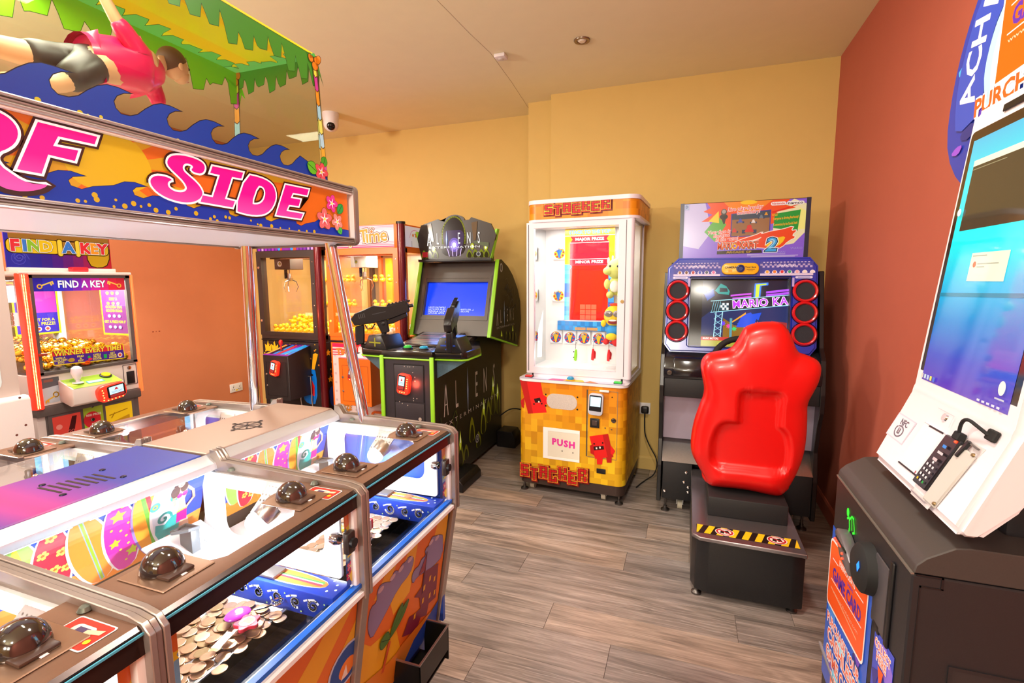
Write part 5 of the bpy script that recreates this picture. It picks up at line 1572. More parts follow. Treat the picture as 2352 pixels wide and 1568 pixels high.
a.text('PRIZE', .115, .415, .055, '8A3A1A', .05, width=.13); a.text('PRIZE', .115, .415, .055, 'F0962A', .02, width=.125)
a.text('OUT', .115, .372, .075, '8A3A1A', .05, width=.10); a.text('OUT', .115, .372, .075, 'F0962A', .02, width=.096)
a.line([(.62, .53), (.58, .50), (.66, .46)], .012, 'D81E6A')
a.build('front_print', cr2)
def top2(a, w, L):
    a.rect(0, 0, w, L, 'F2D6DA')
    for k in range(5):
        a.line([(w * .1 + k * w * .09, L * .05), (w * .25 + k * w * .09, L * .95)], .006, 'FFFFFF')
    a.disc(w * .75, L * .4, w * .16, 'E85A8A', L * .25); a.rect(0, 0, w, L * .08, 'E8688A')
b2 = control_box(cr2, -2.40, -2.125, .51, .858, 2.955, 3.20, ORG, top2, mat('orange_gap', 'B04A10', .5))
reader(b2, (-2.262, 2.954, .755), (1, 0, 0), (0, 0, 1), .075, .118, True, -.18)
lock(b2, (-2.365, 2.955, .72), (0, -1, 0), .009); lock(b2, (-2.365, 2.955, .615), (0, -1, 0), .008)
q = MB(); q.tube([(-2.54, 3.19, .30), (-2.55, 3.16, .46), (-2.55, 3.16, .50), (-2.53, 3.16, .51), (-2.52, 3.19, .44)], .006, 8); q.build('prize_guard', mat('bronze_bar', '9A6A3A', .3, .6), cr2)
q = MB(); q.frame(rrect(-2.30, .22, -2.10, .41, .03), rrect(-2.285, .235, -2.115, .395, .02), 'y', 3.185, 3.2); q.build('prize_door', ORG, cr2)

# both cranes stand a little deeper in the room and are slightly larger than drawn above
KS = 1.035
for o in list(COL.objects):
    if o.parent is None and (o.name.startswith(('black_crane', 'orange_crane', 'rubber_duck', 'sweet_packet')) or o.name.startswith('crane_lamp')):
        o.location = (o.location.x * KS, o.location.y * KS, 1.42 + (o.location.z - 1.42) * KS)
        if o.type != 'LIGHT':
            o.scale = (KS, KS, KS)
# ================================================================== key prize machine at the left wall, faces +X
FY0, FY1, FX, FB = 1.700, 2.285, -3.50, -4.30
GREYF = mat('warm_white_metal', 'D9D0CC', .4)
GREYD = mat('dark_grey_metal', '57504F', .4)
t = FK = T('key_prize_machine', 'key prize machine full of golden eggs with red glowing light strips', 'prize machine', (FX - .4, (FY0 + FY1) / 2, 0))
bx('base_cabinet', (FB, FY0 + .01, .04), (FX - .03, FY1 - .01, .655), GREYF, t, .006)
bx('base_front', (FX - .032, FY0 + .05, .06), (FX - .02, FY1 - .015, .655), GREYD, t, .003)
bx('waist_band', (FB, FY0, .640), (FX - .004, FY1, .700), GREYD, t, .008)
q = MB(); q.box((FB, FY0 + .01, .700), (FX - .012, FY1 - .006, .885), .004, 1); q.build('control_panel', GREYF, t)
bx('floor_tray', (FB + .02, FY0 + .02, .885), (FX - .02, FY1 - .02, .90), GREYD, t)
bx('top_cap', (FB, FY0 - .005, 1.462), (FX + .004, FY1 + .004, 1.482), GREYF, t, .005)
for y in (FY0 + .045, FY1 - .020):
    bx('window_upright', (FX - .03, y - .010, .885), (FX - .006, y + .014, 1.465), GREYD, t)
bx('window_head', (FX - .03, FY0 + .04, 1.445), (FX - .006, FY1, 1.465), GREYD, t)
bx('window_sill', (FX - .03, FY0 + .04, .880), (FX - .006, FY1, .898), GREYD, t)
bx('front_glass', (FX - .020, FY0 + .058, .897), (FX - .016, FY1 - .03, 1.446), GLASS, t)
for y in (FY0 + .010, FY1 - .014):
    bx('side_glass', (FB + .05, y, .90), (FX - .04, y + .004, 1.46), GLASS, t)
for y, x in ((FY0 + .012, FB + .03), (FY1 - .022, FB + .03), (FY0 + .40, FB + .03)):
    bx('rear_upright', (x - .025, y - .02, .89), (x + .03, y + .025, 1.465), mat('pale_blue_upright', 'C9D8E0', .35, .3), t)
bx('rear_glass', (FB + .02, FY0 + .02, .90), (FB + .024, FY1 - .02, 1.46), mat('rear_mirror', 'C8B8B0', .06, .85), t)
# light strips on the two front corners
def strip_mat():
    m = mat('red_light_strip', 'FF3A22', .35, emit=1.1, ecol='FF2A18')
    return m
q = MB(); q.prism([(FX - .03, FY0 - .012), (FX + .008, FY0 - .004), (FX + .014, FY0 + .030), (FX - .004, FY0 + .042), (FX - .03, FY0 + .042)], 'z', .690, 1.470, .003, 1); ls = q.build('red_light_strip', strip_mat(), t)
q = MB()
for k in range(96):
    for j in range(2):
        q.ball((FX + .0125 - j * .0008, FY0 + .004 + j * .010, .70 + k * .0080), .0030, 6)
q.build('led_beads', mat('orange_white_led', 'FFD890', .3, emit=4.5, ecol='FFC070'), ls, kind='stuff')
q = MB(); q.prism([(FX - .02, FY1 - .004), (FX + .004, FY1 - .002), (FX + .004, FY1 + .010), (FX - .02, FY1 + .012)], 'z', .680, 1.466, .002, 1); q.build('red_light_strip', mat('orange_light_strip', 'FF6A3A', .35, emit=1.6, ecol='FF5A2A'), t)
area_lamp('strip_glow', (FX + .03, FY1 + .05, 1.07), (FX + .2, FY1 + .9, 1.0), .75, 2.2, (1, .25, .12), 'RECTANGLE', .03)
area_lamp('egg_lamp', (FX - .30, 2.0, 1.435), (FX - .30, 2.0, .9), .45, 26, (1.0, .96, .86), 'RECTANGLE', .4)
# header print inside the window
a = Art((FX - .0155, FY0 + .06, 1.368), (0, 1, 0), (0, 0, 1), emit=.55)
for k, c in enumerate(('2A1E9A', '2A28B0', '2E2AC8', '4A22B8', '7A1EB0', 'A81EA8', 'D01E9A', 'D81E6A', 'D8203A', 'C8202E')):
    a.rect(k * .0492, 0, (k + 1) * .0492, .078, c, up=(k == 0))
for s_, x in ((1, .045), (-1, .445)):
    a.k += 1
    for k in range(10):
        t0, t1 = k * 2 * PI / 10, (k + 1) * 2 * PI / 10
        a.line([(x - s_ * .012 + .011 * math.cos(t0), .028 + .011 * math.sin(t0)), (x - s_ * .012 + .011 * math.cos(t1), .028 + .011 * math.sin(t1))], .006, 'E8B83A', up=False)
    a.line([(x, .034), (x + s_ * .05, .055)], .007, 'E8C04A'); a.line([(x + s_ * .04, .05), (x + s_ * .045, .036)], .008, 'E8C04A'); a.line([(x + s_ * .05, .056), (x + s_ * .054, .042)], .008, 'E8C04A')
a.text('FIND A KEY', .247, .038, .058, '2A1040', .045, width=.262); a.text('FIND A KEY', .247, .038, .058, 'FFFFFF', .028, width=.256)
a.build('header_print', t)
# yellow, red and green banner
a = Art((FX - .0155, 0, 0), (0, 1, 0), (0, 0, 1), emit=.35)
def para(p, e):
    (x0, z0), (x1, z1), (x2, z2), (x3, z3) = p
    return p
a.poly([(1.814, .930), (2.212, .916), (2.206, 1.015), (1.808, 1.020)], 'F2D21E')
a.poly([(1.819, .935), (2.207, .921), (2.201, 1.010), (1.813, 1.015)], '4A1E8A')
a.poly([(1.814, .985), (2.203, .975), (2.201, 1.010), (1.813, 1.015)], 'D8282E')
a.text('WINNER EVERY TIME!', 2.008, .994, .042, '4A1010', .05, width=.375, rot=-.02); a.text('WINNER EVERY TIME!', 2.008, .994, .042, 'F5E03A', .03, width=.37, rot=-.02)
for x, L in ((1.852, ('WIN A', 'GOLDEN', 'EGG')), (1.955, ('FIND', 'A', 'KEY')), (2.045, ('OPEN', 'PRIZE', 'DOOR')), (2.135, ('GET', 'YOUR', 'PRIZE!'))):
    for k, w in enumerate(L):
        a.text(w, x, .970 - k * .0135 - (x - 1.85) * .03, .0165, 'F5E03A', .02)
a.disc(1.905, .951, .018, 'B8902A', .012); a.disc(2.0, .955, .008, '2AA83A'); a.disc(2.005, .942, .012, 'E0284A', .008); a.rect(2.082, .934, 2.100, .960, '1EA84A'); a.disc(2.178, .944, .014, 'F0E0D0', .015); a.disc(2.178, .944, .009, 'D8502A')
a.build('banner_print', t)
# posters on the back and side panes
def poster(o, u, w, h, lines, bg='3A28B0'):
    a = Art(o, u, (0, 0, 1), emit=.25)
    a.rect(0, 0, w, h, 'F5E01E'); a.rect(.012, .012, w - .012, h - .012, bg)
    for k, (s_, z, sz) in enumerate(lines):
        a.text(s_, w / 2, z, sz, 'F5E01E', .02)
    return a
a = poster((FB + .06, FY0 + .30, 1.06), (0, 1, 0), .26, .34, (('COLLECT FOR A', .10, .026), ('SPECIAL PRIZE!', .072, .03)))
a.rect(.10, .15, .245, .325, 'C83AB0')
for x in (.08, .13, .18):
    a.disc(x, .038, .016, 'F0E8E0'); a.disc(x, .038, .010, 'E0483A')
a.build('poster', t)
a = poster((-3.80, FY1 - .016, 1.06), (1, 0, 0), .26, .36, (('GAME RULES', .32, .03), ('KEEP A', .245, .026), ('GOLDEN EGG', .19, .026), ('GOLDEN EGGS', .165, .024), ('GET A PRIZE FOR IT', .09, .024)), '7A2A7A')
for z in (.285, .215, .13, .055):
    for x in (.08, .13, .18):
        a.disc(x, z, .016, 'C8B04A' if z > .2 else '9AA0D8', .011)
a.build('poster', t)
# claw
bx('claw_plate', (FX - .34, FY0 + .06, 1.30), (FX - .336, FY0 + .20, 1.40), mat('pale_claw_plate', 'C9CAD2', .3), t)
q = MB(); q.cyl((FX - .30, FY0 + .125, 1.20), (FX - .30, FY0 + .125, 1.44), .012, 14); q.cyl((FX - .30, FY0 + .125, 1.16), (FX - .30, FY0 + .125, 1.24), .038, 24)
for k in range(3):
    z = 1.165 + k * .028
    q.cyl((FX - .30, FY0 + .125, z), (FX - .30, FY0 + .125, z + .006), .042, 24)
cm = q.build('claw_motor', mat('chrome_claw', 'D8D8E0', .12, 1.0), t)
for k in range(3):
    a_ = k * 2.094 + .3
    q = MB(); q.tube([(FX - .30 + .02 * math.cos(a_), FY0 + .125 + .02 * math.sin(a_), 1.17), (FX - .30 + .075 * math.cos(a_), FY0 + .125 + .075 * math.sin(a_), 1.14), (FX - .30 + .07 * math.cos(a_), FY0 + .125 + .07 * math.sin(a_), 1.08)], [.007, .007, .005], 8); q.build('claw_finger', CHROME, cm)
# control shelf: joystick, button, key flap, readers
q = MB(); q.prism([(FX - .012, .715), (FX - .012, .842), (FX + .118, .795), (FX + .118, .70), (FX + .09, .685)], 'y', 1.822, 2.105, .006, 2); cs = q.build('control_shelf', GREYF, t)
a = Art((FX + .118, 1.83, .7958), (0, 1, 0), (-.130, 0, .047), step=.0004)
a.rect(0, .0, .268, .128, '9CC83A'); a.disc(.06, .09, .03, '7AB02E'); a.disc(.2, .05, .03, '8AC03A'); a.disc(.02, .05, .025, 'B8D84A')
a.rect(.095, .032, .185, .062, '3A9AC8'); a.rect(.10, .036, .18, .058, 'BFE6F5')
a.build('shelf_print', cs)
q = MB(); q.cyl((FX + .06, 1.885, .815), (FX + .06, 1.885, .845), .010, 12); q.lathe([(.014, 0), (.024, .02), (.030, .045), (.026, .068), (.012, .08), (0, .082)], (FX + .06, 1.885, .84), (0, 0, 1), 20); q.lathe([(.03, 0), (.026, .006), (.01, .008)], (FX + .06, 1.885, .818), (-.0, 0, 1), 20); q.build('joystick', mat('translucent_white_knob', 'E6E0EC', .2, coat=.5), cs)
q = MB(); q.lathe([(.031, 0), (.031, .010), (.024, .012)], (FX + .03, 2.055, .826), (.34, 0, .94), 24); bt = q.build('button_ring', BLACK, cs)
q = MB(); q.lathe([(.024, .010), (.024, .016), (.020, .020), (0, .021)], (FX + .03, 2.055, .826), (.34, 0, .94), 24); q.build('yellow_button', mat('yellow_button', 'F0DA1E', .25), bt)
reader(cs, (FX + .112, 2.02, .742), (0, 1, 0), (.10, 0, 1), .165, .105, True, .13, True, .03)
a = Art((FX - .0118, 1.745, .715), (0, 1, 0), (0, 0, 1), rough=.15)
a.poly(rrect(0, .0, .085, .15, .018), 'B9C6D2'); a.poly([(0, .09), (.085, .10), (.085, .15), (0, .15)], '5A5A62'); a.rect(.01, .125, .055, .14, '8A5A50')
a.k += 1
for k in range(10):
    a.line([(.062 + .013 * math.cos(k * .628), .045 + .015 * math.sin(k * .628)), (.062 + .013 * math.cos((k + 1) * .628), .045 + .015 * math.sin((k + 1) * .628))], .006, 'D8A82A', up=False)
a.line([(.053, .036), (.012, .016)], .007, 'D8A82A'); a.line([(.022, .02), (.022, .008)], .008, 'D8A82A'); a.line([(.012, .016), (.01, .005)], .008, 'D8A82A')
a.build('key_flap', t)
q = MB(); q.frame(rrect(2.185, .735, 2.272, .872, .004), rrect(2.189, .739, 2.268, .868, .003), 'x', FX - .0125, FX - .0105); q.build('note_door_line', GREYD, t)
bx('note_reader', (FX - .0125, 2.205, .742), (FX - .008, 2.255, .825), BLACK, t, .002)
lock(t, (FX - .012, 2.225, .85), (1, 0, 0), .012)
q = MB(); q.box((FX - .012, FY0 + .045, .995), (FX + .002, FY0 + .085, 1.012), .004); lc = q.build('window_lock', mat('red_lock', 'B04A3A', .3, .4), t)
lock(lc, (FX - .010, FY0 + .078, 1.003), (1, 0, 0), .010)
# small prize doors under the band
for y0, y1, c, e, nm in ((1.775, 1.92, 'E0463A', .35, 'prize_door'), (2.06, 2.22, 'E8B81E', .5, 'prize_door')):
    pd = bx(nm, (FX - .022, y0 - .02, .40), (FX - .014, y1 + .02, .650), GREYD, t, .003)
    a = Art((FX - .0138, y0, .42), (0, 1, 0), (0, 0, 1), emit=e, rough=.15)
    a.rect(0, 0, y1 - y0, .205, c)
    if nm and c == 'E0463A':
        a.poly([(.05, .03), (.10, .19), (.125, .19), (.09, .03)], '4A1418'); a.disc(.03, .14, .016, 'F08A7A'); a.text('GO', .088, .10, .026, 'E8685A', .01)
    else:
        a.poly([(.02, .02), (.14, .05), (.14, .12), (.02, .09)], 'B8821A'); a.line([(.02, .14), (.13, .16)], .006, '9A6A12'); a.line([(.03, .12), (.05, .15)], .006, '9A6A12')
    a.build('lit_window', pd)
pd = bx('prize_door', (FX - .022, 1.935, .45), (FX - .012, 2.045, .655), mat('lime_door', '9ABE2E', .35), t, .002)
a = Art((FX - .0118, 1.99, .56), (0, 1, 0), (0, 0, 1)); a.disc(-.01, 0, .048, 'C8202E', .052); a.text('RED PRIZE', .0, .030, .018, 'F0E8E0', .02); a.text('BIN', 0, -.03, .02, 'F0E8E0', .02); a.build('print', pd)
lock(pd, (FX - .012, 1.985, .645), (1, 0, 0), .010); lock(pd, (FX - .0115, 1.98, .56), (1, 0, 0), .011)
# topper sign
bx('topper_rail', (FX - .12, FY0 + .0, 1.482), (FX - .09, FY1 - .03, 1.505), GREYF, t, .003)
bx('red_beacon', (FX - .10, 1.985, 1.482), (FX - .05, 2.075, 1.512), mat('red_beacon_plastic', 'E8262E', .2, emit=.15), t, .008)
bx('topper_board', (FX - .112, FY0 + .0, 1.50), (FX - .104, FY1 - .045, 1.80), mat('topper_acrylic', '4A2A9A', .2), t, .002)
a = Art((FX - .1035, FY0, 1.503), (0, 1, 0), (0, 0, 1), emit=.22, rough=.15)
for k, c in enumerate(('2A2AA8', '2626A0', '2A2496', '3A228E', '4E2086', '66207A', '7E206A', '9A2054', 'B0223E', 'B8222E')):
    a.rect(k * .054, 0, (k + 1) * .054, .29, c, up=(k == 0))
swirl(a, .06, .05, .045, '4A4AC0', 2.2, .004); swirl(a, .06, .06, .03, '5A5AD0', 2, .003)
a.poly(smooth_loop([(.40, .02), (.47, .0), (.53, .03), (.54, .16), (.40, .16)], 1), '3A2008'); a.poly(smooth_loop([(.405, .025), (.47, .005), (.525, .035), (.535, .16), (.405, .16)], 1), 'C89A1E')
a.rect(.02, .165, .535, .28, '9A6A2A')
a.poly(rrect(.004, .082, .532, .168, .03), '2A1608'); a.poly(rrect(.008, .086, .262, .164, .028), 'E8C020'); a.poly(rrect(.262, .088, .345, .160, .01), 'A8742A'); a.poly(rrect(.345, .086, .528, .164, .028), 'D8B02A')
for x in (.262, .355):
    a.poly(rrect(x - .016, .070, x + .016, .176, .012), '5A3A10'); a.poly(rrect(x - .012, .074, x + .012, .172, .012), 'F0D040')
for ch, x, c in (('F', .045, 'E0303A'), ('I', .090, '3A7AD0'), ('N', .135, '8ABE2E'), ('D', .190, 'E8C020'), ('A', .305, '3A7AD0'), ('K', .395, 'E0303A'), ('E', .445, 'F0962A'), ('Y', .492, 'D8303A')):
    a.text(ch, x, .124, .088, '2A1008', .10); a.text(ch, x, .124, .088, 'FBF3EA', .085); a.text(ch, x, .124, .088, c, .055)
a.build('topper_print', t)
# golden eggs, each one its own
EGGM = mat('gold_egg_shell', 'F2BE3A', .14, 1.0)
q = MB(); q.lathe([(0, -.029), (.010, -.027), (.018, -.020), (.022, -.009), (.0225, .002), (.020, .014), (.014, .024), (.007, .030), (0, .0315)], seg=14)
egg = q.build('golden_egg', EGGM).o
rn = random.Random(12); first = True
for l in range(3):
    for i in range(11):
        for j in range(10):
            x = FX - .06 - i * .064 - (l % 2) * .03
            y = FY0 + .05 + j * .054 + (l % 2) * .027
            if y > FY1 - .04 or (l == 2 and rn.random() < .45) or (l == 0 and 1 < i < 9):
                continue
            if first:
                o = egg; first = False
            else:
                o = egg.copy(); COL.objects.link(o)
            o.location = (x + rn.uniform(-.004, .004), y + rn.uniform(-.003, .003), .924 + l * .042)
            o.rotation_euler = (1.57 + rn.uniform(-.25, .25), rn.uniform(-.2, .2), rn.uniform(0, 6))
            tag(o, 'shiny golden egg in the heap inside the key prize machine', 'egg', 'golden eggs in the key prize machine')
q = MB(); q.lathe([(0, -.029), (.010, -.027), (.018, -.020), (.022, -.009), (.0225, .002), (.020, .014), (.014, .024), (.007, .030), (0, .0315)], seg=14)
o = q.build('golden_egg', mat('orange_egg_shell', 'F0641E', .16, .6)).o
o.location = (FX - .034, 1.99, .924); o.rotation_euler = (1.57, 0, 0)
tag(o, 'single orange egg against the front glass of the key prize machine', 'egg')

# ================================================================== pale machine cut off by the left edge of the picture
t = T('redemption_machine', 'pale pinkish white machine at the left edge with a rounded light blue pane', 'game machine', (-3.55, 1.2, 0))
PALEM = mat('pale_pink_metal', 'CDBDB6', .45)
bx('cabinet', (-3.95, .75, .05), (-3.20, 1.50, 1.62), PALEM, t, .006)
bx('base_foot', (-3.9, .80, 0), (-3.25, 1.45, .05), BLACKM, t)
q = MB(); q.prism([(-3.20, .03), (-3.20, .852), (-3.165, .850), (-3.15, .835), (-3.15, .03)], 'y', .80, 1.515, .008, 2); lb = q.build('lower_box', WHITEP, t)
q = MB()
for y, z in ((1.44, .66), (1.48, .70), (1.47, .845)):
    q.lathe([(0, .002), (.005, .0015), (.006, 0)], (-3.15, y, z), (1, 0, 0), 10)
q.build('box_screws', mat('brown_screw', '6A3A34', .4), lb, kind='stuff')
q = MB(); q.frame(rrect(.84, .88, 1.430, 1.10, .05), rrect(.85, .89, 1.418, 1.09, .045), 'x', -3.201, -3.195); q.build('pane_rim', mat('pale_blue_rim', 'DCEBF2', .3), t)
bx('pane', (-3.199, .85, .89), (-3.197, 1.418, 1.09), mat('pale_blue_pane', 'B8DCEA', .1, emit=.3), t)
for k, z in enumerate((1.2, 1.42)):
    q = MB(); q.frame(rrect(.84, z - .07, 1.42, z + .10, .03), rrect(.848, z - .062, 1.412, z + .092, .026), 'x', -3.201, -3.197); q.build('panel_seam', mat('seam', '9A8C88', .5), t)

# ================================================================== dark shooter cabinet with two mounted guns
t = AE = T('shooter_cabinet', 'dark shooter arcade cabinet with a blue screen and lime edge trim', 'arcade cabinet', (-1.70, 3.3, 0))
LIME = mat('lime_trim', '8CC828', .35, emit=.10)
SIDEM = mat('dark_olive_side_print', '22221C', .42, grain=.25, gscale=6)
PURB = mat('plum_black_front', '2C2730', .45)
CX = -1.70
for s_, xs in ((1, -1.515), (-1, -1.885)):
    q = MB(); q.prism([(2.752, .04), (2.752, .935), (3.0, .93), (3.42, .965), (3.62, 1.06), (3.98, 1.06), (3.97, .86), (3.96, .04)], 'x', xs - .009, xs + .009); q.build('lower_side', SIDEM, t, smooth=False)
    bx('lime_edge', (xs - .014, 2.742, .05), (xs + .014, 2.754, .935), LIME, t, .003)
bx('cabinet_core', (-1.876, 2.80, .03), (-1.524, 3.94, .90), BLACKM, t)
bx('front_panel', (-1.872, 2.756, .05), (-1.528, 2.80, .93), PURB, t)
q = MB(); q.frame([(-1.80, .50), (-1.575, .50), (-1.575, .882), (-1.80, .882)], [(-1.796, .504), (-1.579, .504), (-1.579, .878), (-1.796, .878)], 'y', 2.753, 2.757); q.build('door_line', BLACK, t)
bx('coin_door', (-1.795, 2.750, .635), (-1.580, 2.757, .875), PURB, t, .003)
bx('coin_door', (-1.795, 2.751, .42), (-1.580, 2.757, .625), PURB, t, .003)
lock(t, (-1.61, 2.752, .525), (0, -1, 0), .012)
reader(t, (-1.712, 2.749, .755), (1, 0, 0), (0, 0, 1), .090, .135, True, -.14)
area_lamp('reader_glow', (-1.64, 2.72, .75), (-1.62, 2.78, .75), .05, .25, (1, .12, .06))
q = MB()
for x, z in ((-1.715, .868), (-1.69, .866), (-1.675, .866), (-1.65, .868), (-1.655, .83), (-1.64, .80), (-1.64, .775), (-1.655, .66), (-1.63, .66), (-1.655, .645), (-1.74, .62), (-1.76, .63), (-1.70, .61)):
    q.lathe([(0, .002), (.003, .002), (.004, 0)], (x, 2.750, z), (0, -1, 0), 8)
q.build('door_screws', mat('silver_screw', 'D8D0CC', .3, .6), t, kind='stuff')
# side print: letters and glowing pods
a = Art((-1.5058, 0, 0), (0, 1, 0), (0, 0, 1), rough=.4, step=.0003)
def spear(a, y, z0, z1, w):
    a.poly([(y, z1), (y + w, (z0 + z1) / 2), (y, z0), (y - w, (z0 + z1) / 2)], '2A7AE0'); a.poly([(y, z1), (y + w * .5, (z0 + z1) / 2), (y, z0), (y - w * .5, (z0 + z1) / 2)], 'DCEEFF')
for ch, y in (('A', 2.915), ('L', 3.08), ('E', 3.425), ('N', 3.60), ('S', 3.79)):
    if ch == 'A':
        a.line([(y - .028, .515), (y, .735), (y + .028, .515)], .011, 'CFC8C4'); a.line([(y - .015, .59), (y + .015, .59)], .008, 'CFC8C4')
    else:
        a.text(ch, y, .617, .285, 'CFC8C4', .0, sx=.36)
spear(a, 3.265, .455, .790, .014)
def pod(a, y, z, r, h, c):
    a.poly(smooth_loop([(y - r, z), (y - r * .9, z + h * .5), (y - r * .25, z + h), (y + r * .2, z + h * .95), (y + r * .9, z + h * .5), (y + r, z)], 2), c)
    a.poly(smooth_loop([(y - r * .72, z), (y - r * .6, z + h * .45), (y, z + h * .75), (y + r * .6, z + h * .45), (y + r * .72, z)], 2), '2A2C12')
rn = random.Random(8)
for y, z, r, h in ((3.02, .10, .05, .15), (3.12, .08, .06, .19), (3.22, .10, .045, .12), (3.33, .20, .055, .20), (3.45, .12, .05, .13), (3.55, .20, .06, .23), (3.66, .26, .05, .20), (3.76, .30, .06, .26), (3.88, .28, .045, .24), (2.90, .2, .05, .2)):
    pod(a, y, z, r, h, rn.choice(('8A961E', '7A861E', 'A0A82A')))
for y, z in ((3.12, .30), (3.56, .44), (3.76, .58), (3.86, .50)):
    a.poly([(y - .018, z - .05), (y, z + .05), (y + .02, z - .04), (y + .004, z - .10)], 'D8E03A', emit=.25); a.poly([(y - .008, z - .04), (y, z + .02), (y + .01, z - .04)], 'F8F6D0', emit=.3)
for y, z in ((2.83, .52), (2.86, .42), (2.80, .46)):
    a.line([(y, z), (y + .03, z - .12), (y + .02, z - .22)], .016, '3A4630')
a.line([(3.0, .05), (3.03, .40), (3.0, .46), (3.05, .52), (3.08, .46), (3.06, .38)], .010, '4A5A2A')
a.text('EXTERMINATION', 3.365, .452, .042, 'CFC8C4', .0, sp=1.75, width=.96)
a.disc(3.42, .20, .035, 'B8BCC8'); a.disc(3.42, .20, .026, '3A4254'); a.text('G', 3.42, .20, .04, 'C8CCD8', .02)
a.build('side_print', t)
# gussets and control deck
q = MB()
for s_ in (1, -1):
    xi = CX + s_ * .190
    xo = CX + s_ * .385
    vs_ = [(xi, 2.80, .905), (xo, 2.84, .905), (xo, 3.02, .905), (xi, 3.15, .905), (xi, 2.80, .79), (xi, 3.15, .86)]
    v = [q.bm.verts.new(p) for p in vs_]
    for f in ((0, 1, 2, 3), (0, 4, 1), (1, 4, 5), (1, 5, 2), (2, 5, 3), (0, 3, 5, 4)):
        q.bm.faces.new([v[i] for i in f])
    bmesh.ops.recalc_face_normals(q.bm, faces=q.bm.faces[:])
q.build('gusset', mat('speckled_blue_grey', '46606E', .5, grain=.4, gscale=150), t, smooth=False)
def deckpoly(k=0.0):
    return [(CX - .19 - k, 2.748 - k), (CX + .19 + k, 2.748 - k), (CX + .19 + k, 2.78 - k), (CX + .37 + k, 2.80 - k), (CX + .40 + k, 2.83), (CX + .395 + k, 3.05), (CX + .24 + k, 3.40), (CX - .24 - k, 3.40), (CX - .395 - k, 3.05), (CX - .40 - k, 2.83), (CX - .37 - k, 2.80 - k), (CX - .19 - k, 2.78 - k)]
q = MB(); q.prism(deckpoly(.004), 'z', .912, .922, .003, 1); q.build('lime_deck_edge', LIME, t)
q = MB(); q.prism(deckpoly(), 'z', .922, .968, .008, 2); q.build('control_deck', mat('gloss_black_deck', '1A1714', .2, coat=.4), t)
a = Art((CX, 0, .9684), (1, 0, 0), (0, 1, 0), rough=.25, step=.0004)
a.poly([(-.165, 2.765), (.165, 2.765), (.15, 2.93), (-.15, 2.93)], '5A524E')
for k in range(9):
    a.line([(-.15 + k * .035, 2.77 + (k % 3) * .02), (-.13 + k * .03, 2.92 - (k % 2) * .03)], .006, ('8A827E', '3A3430', 'A8A09A')[k % 3])
a.build('deck_print', t)
q = MB(); q.prism([(2.96, .968), (2.97, .980), (3.30, 1.035), (3.32, 1.0), (3.32, .968)], 'x', CX - .19, CX + .17, .006, 1); q.build('instruction_wedge', mat('gloss_black_deck', '1A1714', .2), t)
a = Art((CX - .16, 2.985, .9842), (1, 0, 0), (0, .33, .055), rough=.25, step=.0005)
a.rect(0, 0, .30, .30, '6A625E'); rn = random.Random(3)
for k in range(8):
    a.rect(.02, .03 + k * .032, .02 + rn.uniform(.15, .26), .040 + k * .032, ('4A4440', '9A8E86', 'A86A66')[k % 3])
a.rect(.20, .18, .28, .28, 'B07A78')
a.build('instruction_print', t)
for x, c, nm in ((-1.735, '3ABE4A', 'green_button'), (-1.615, '2A9AC0', 'blue_button')):
    q = MB(); q.lathe([(.034, 0), (.034, .008), (.028, .012)], (x, 2.83, .969), (0, 0, 1), 24); r_ = q.build('button_ring', BLACK, t)
    q = MB(); q.lathe([(.028, .010), (.027, .020), (.018, .026), (0, .027)], (x, 2.83, .969), (0, 0, 1), 24); q.build(nm, mat(nm, c, .2, emit=.15), r_)
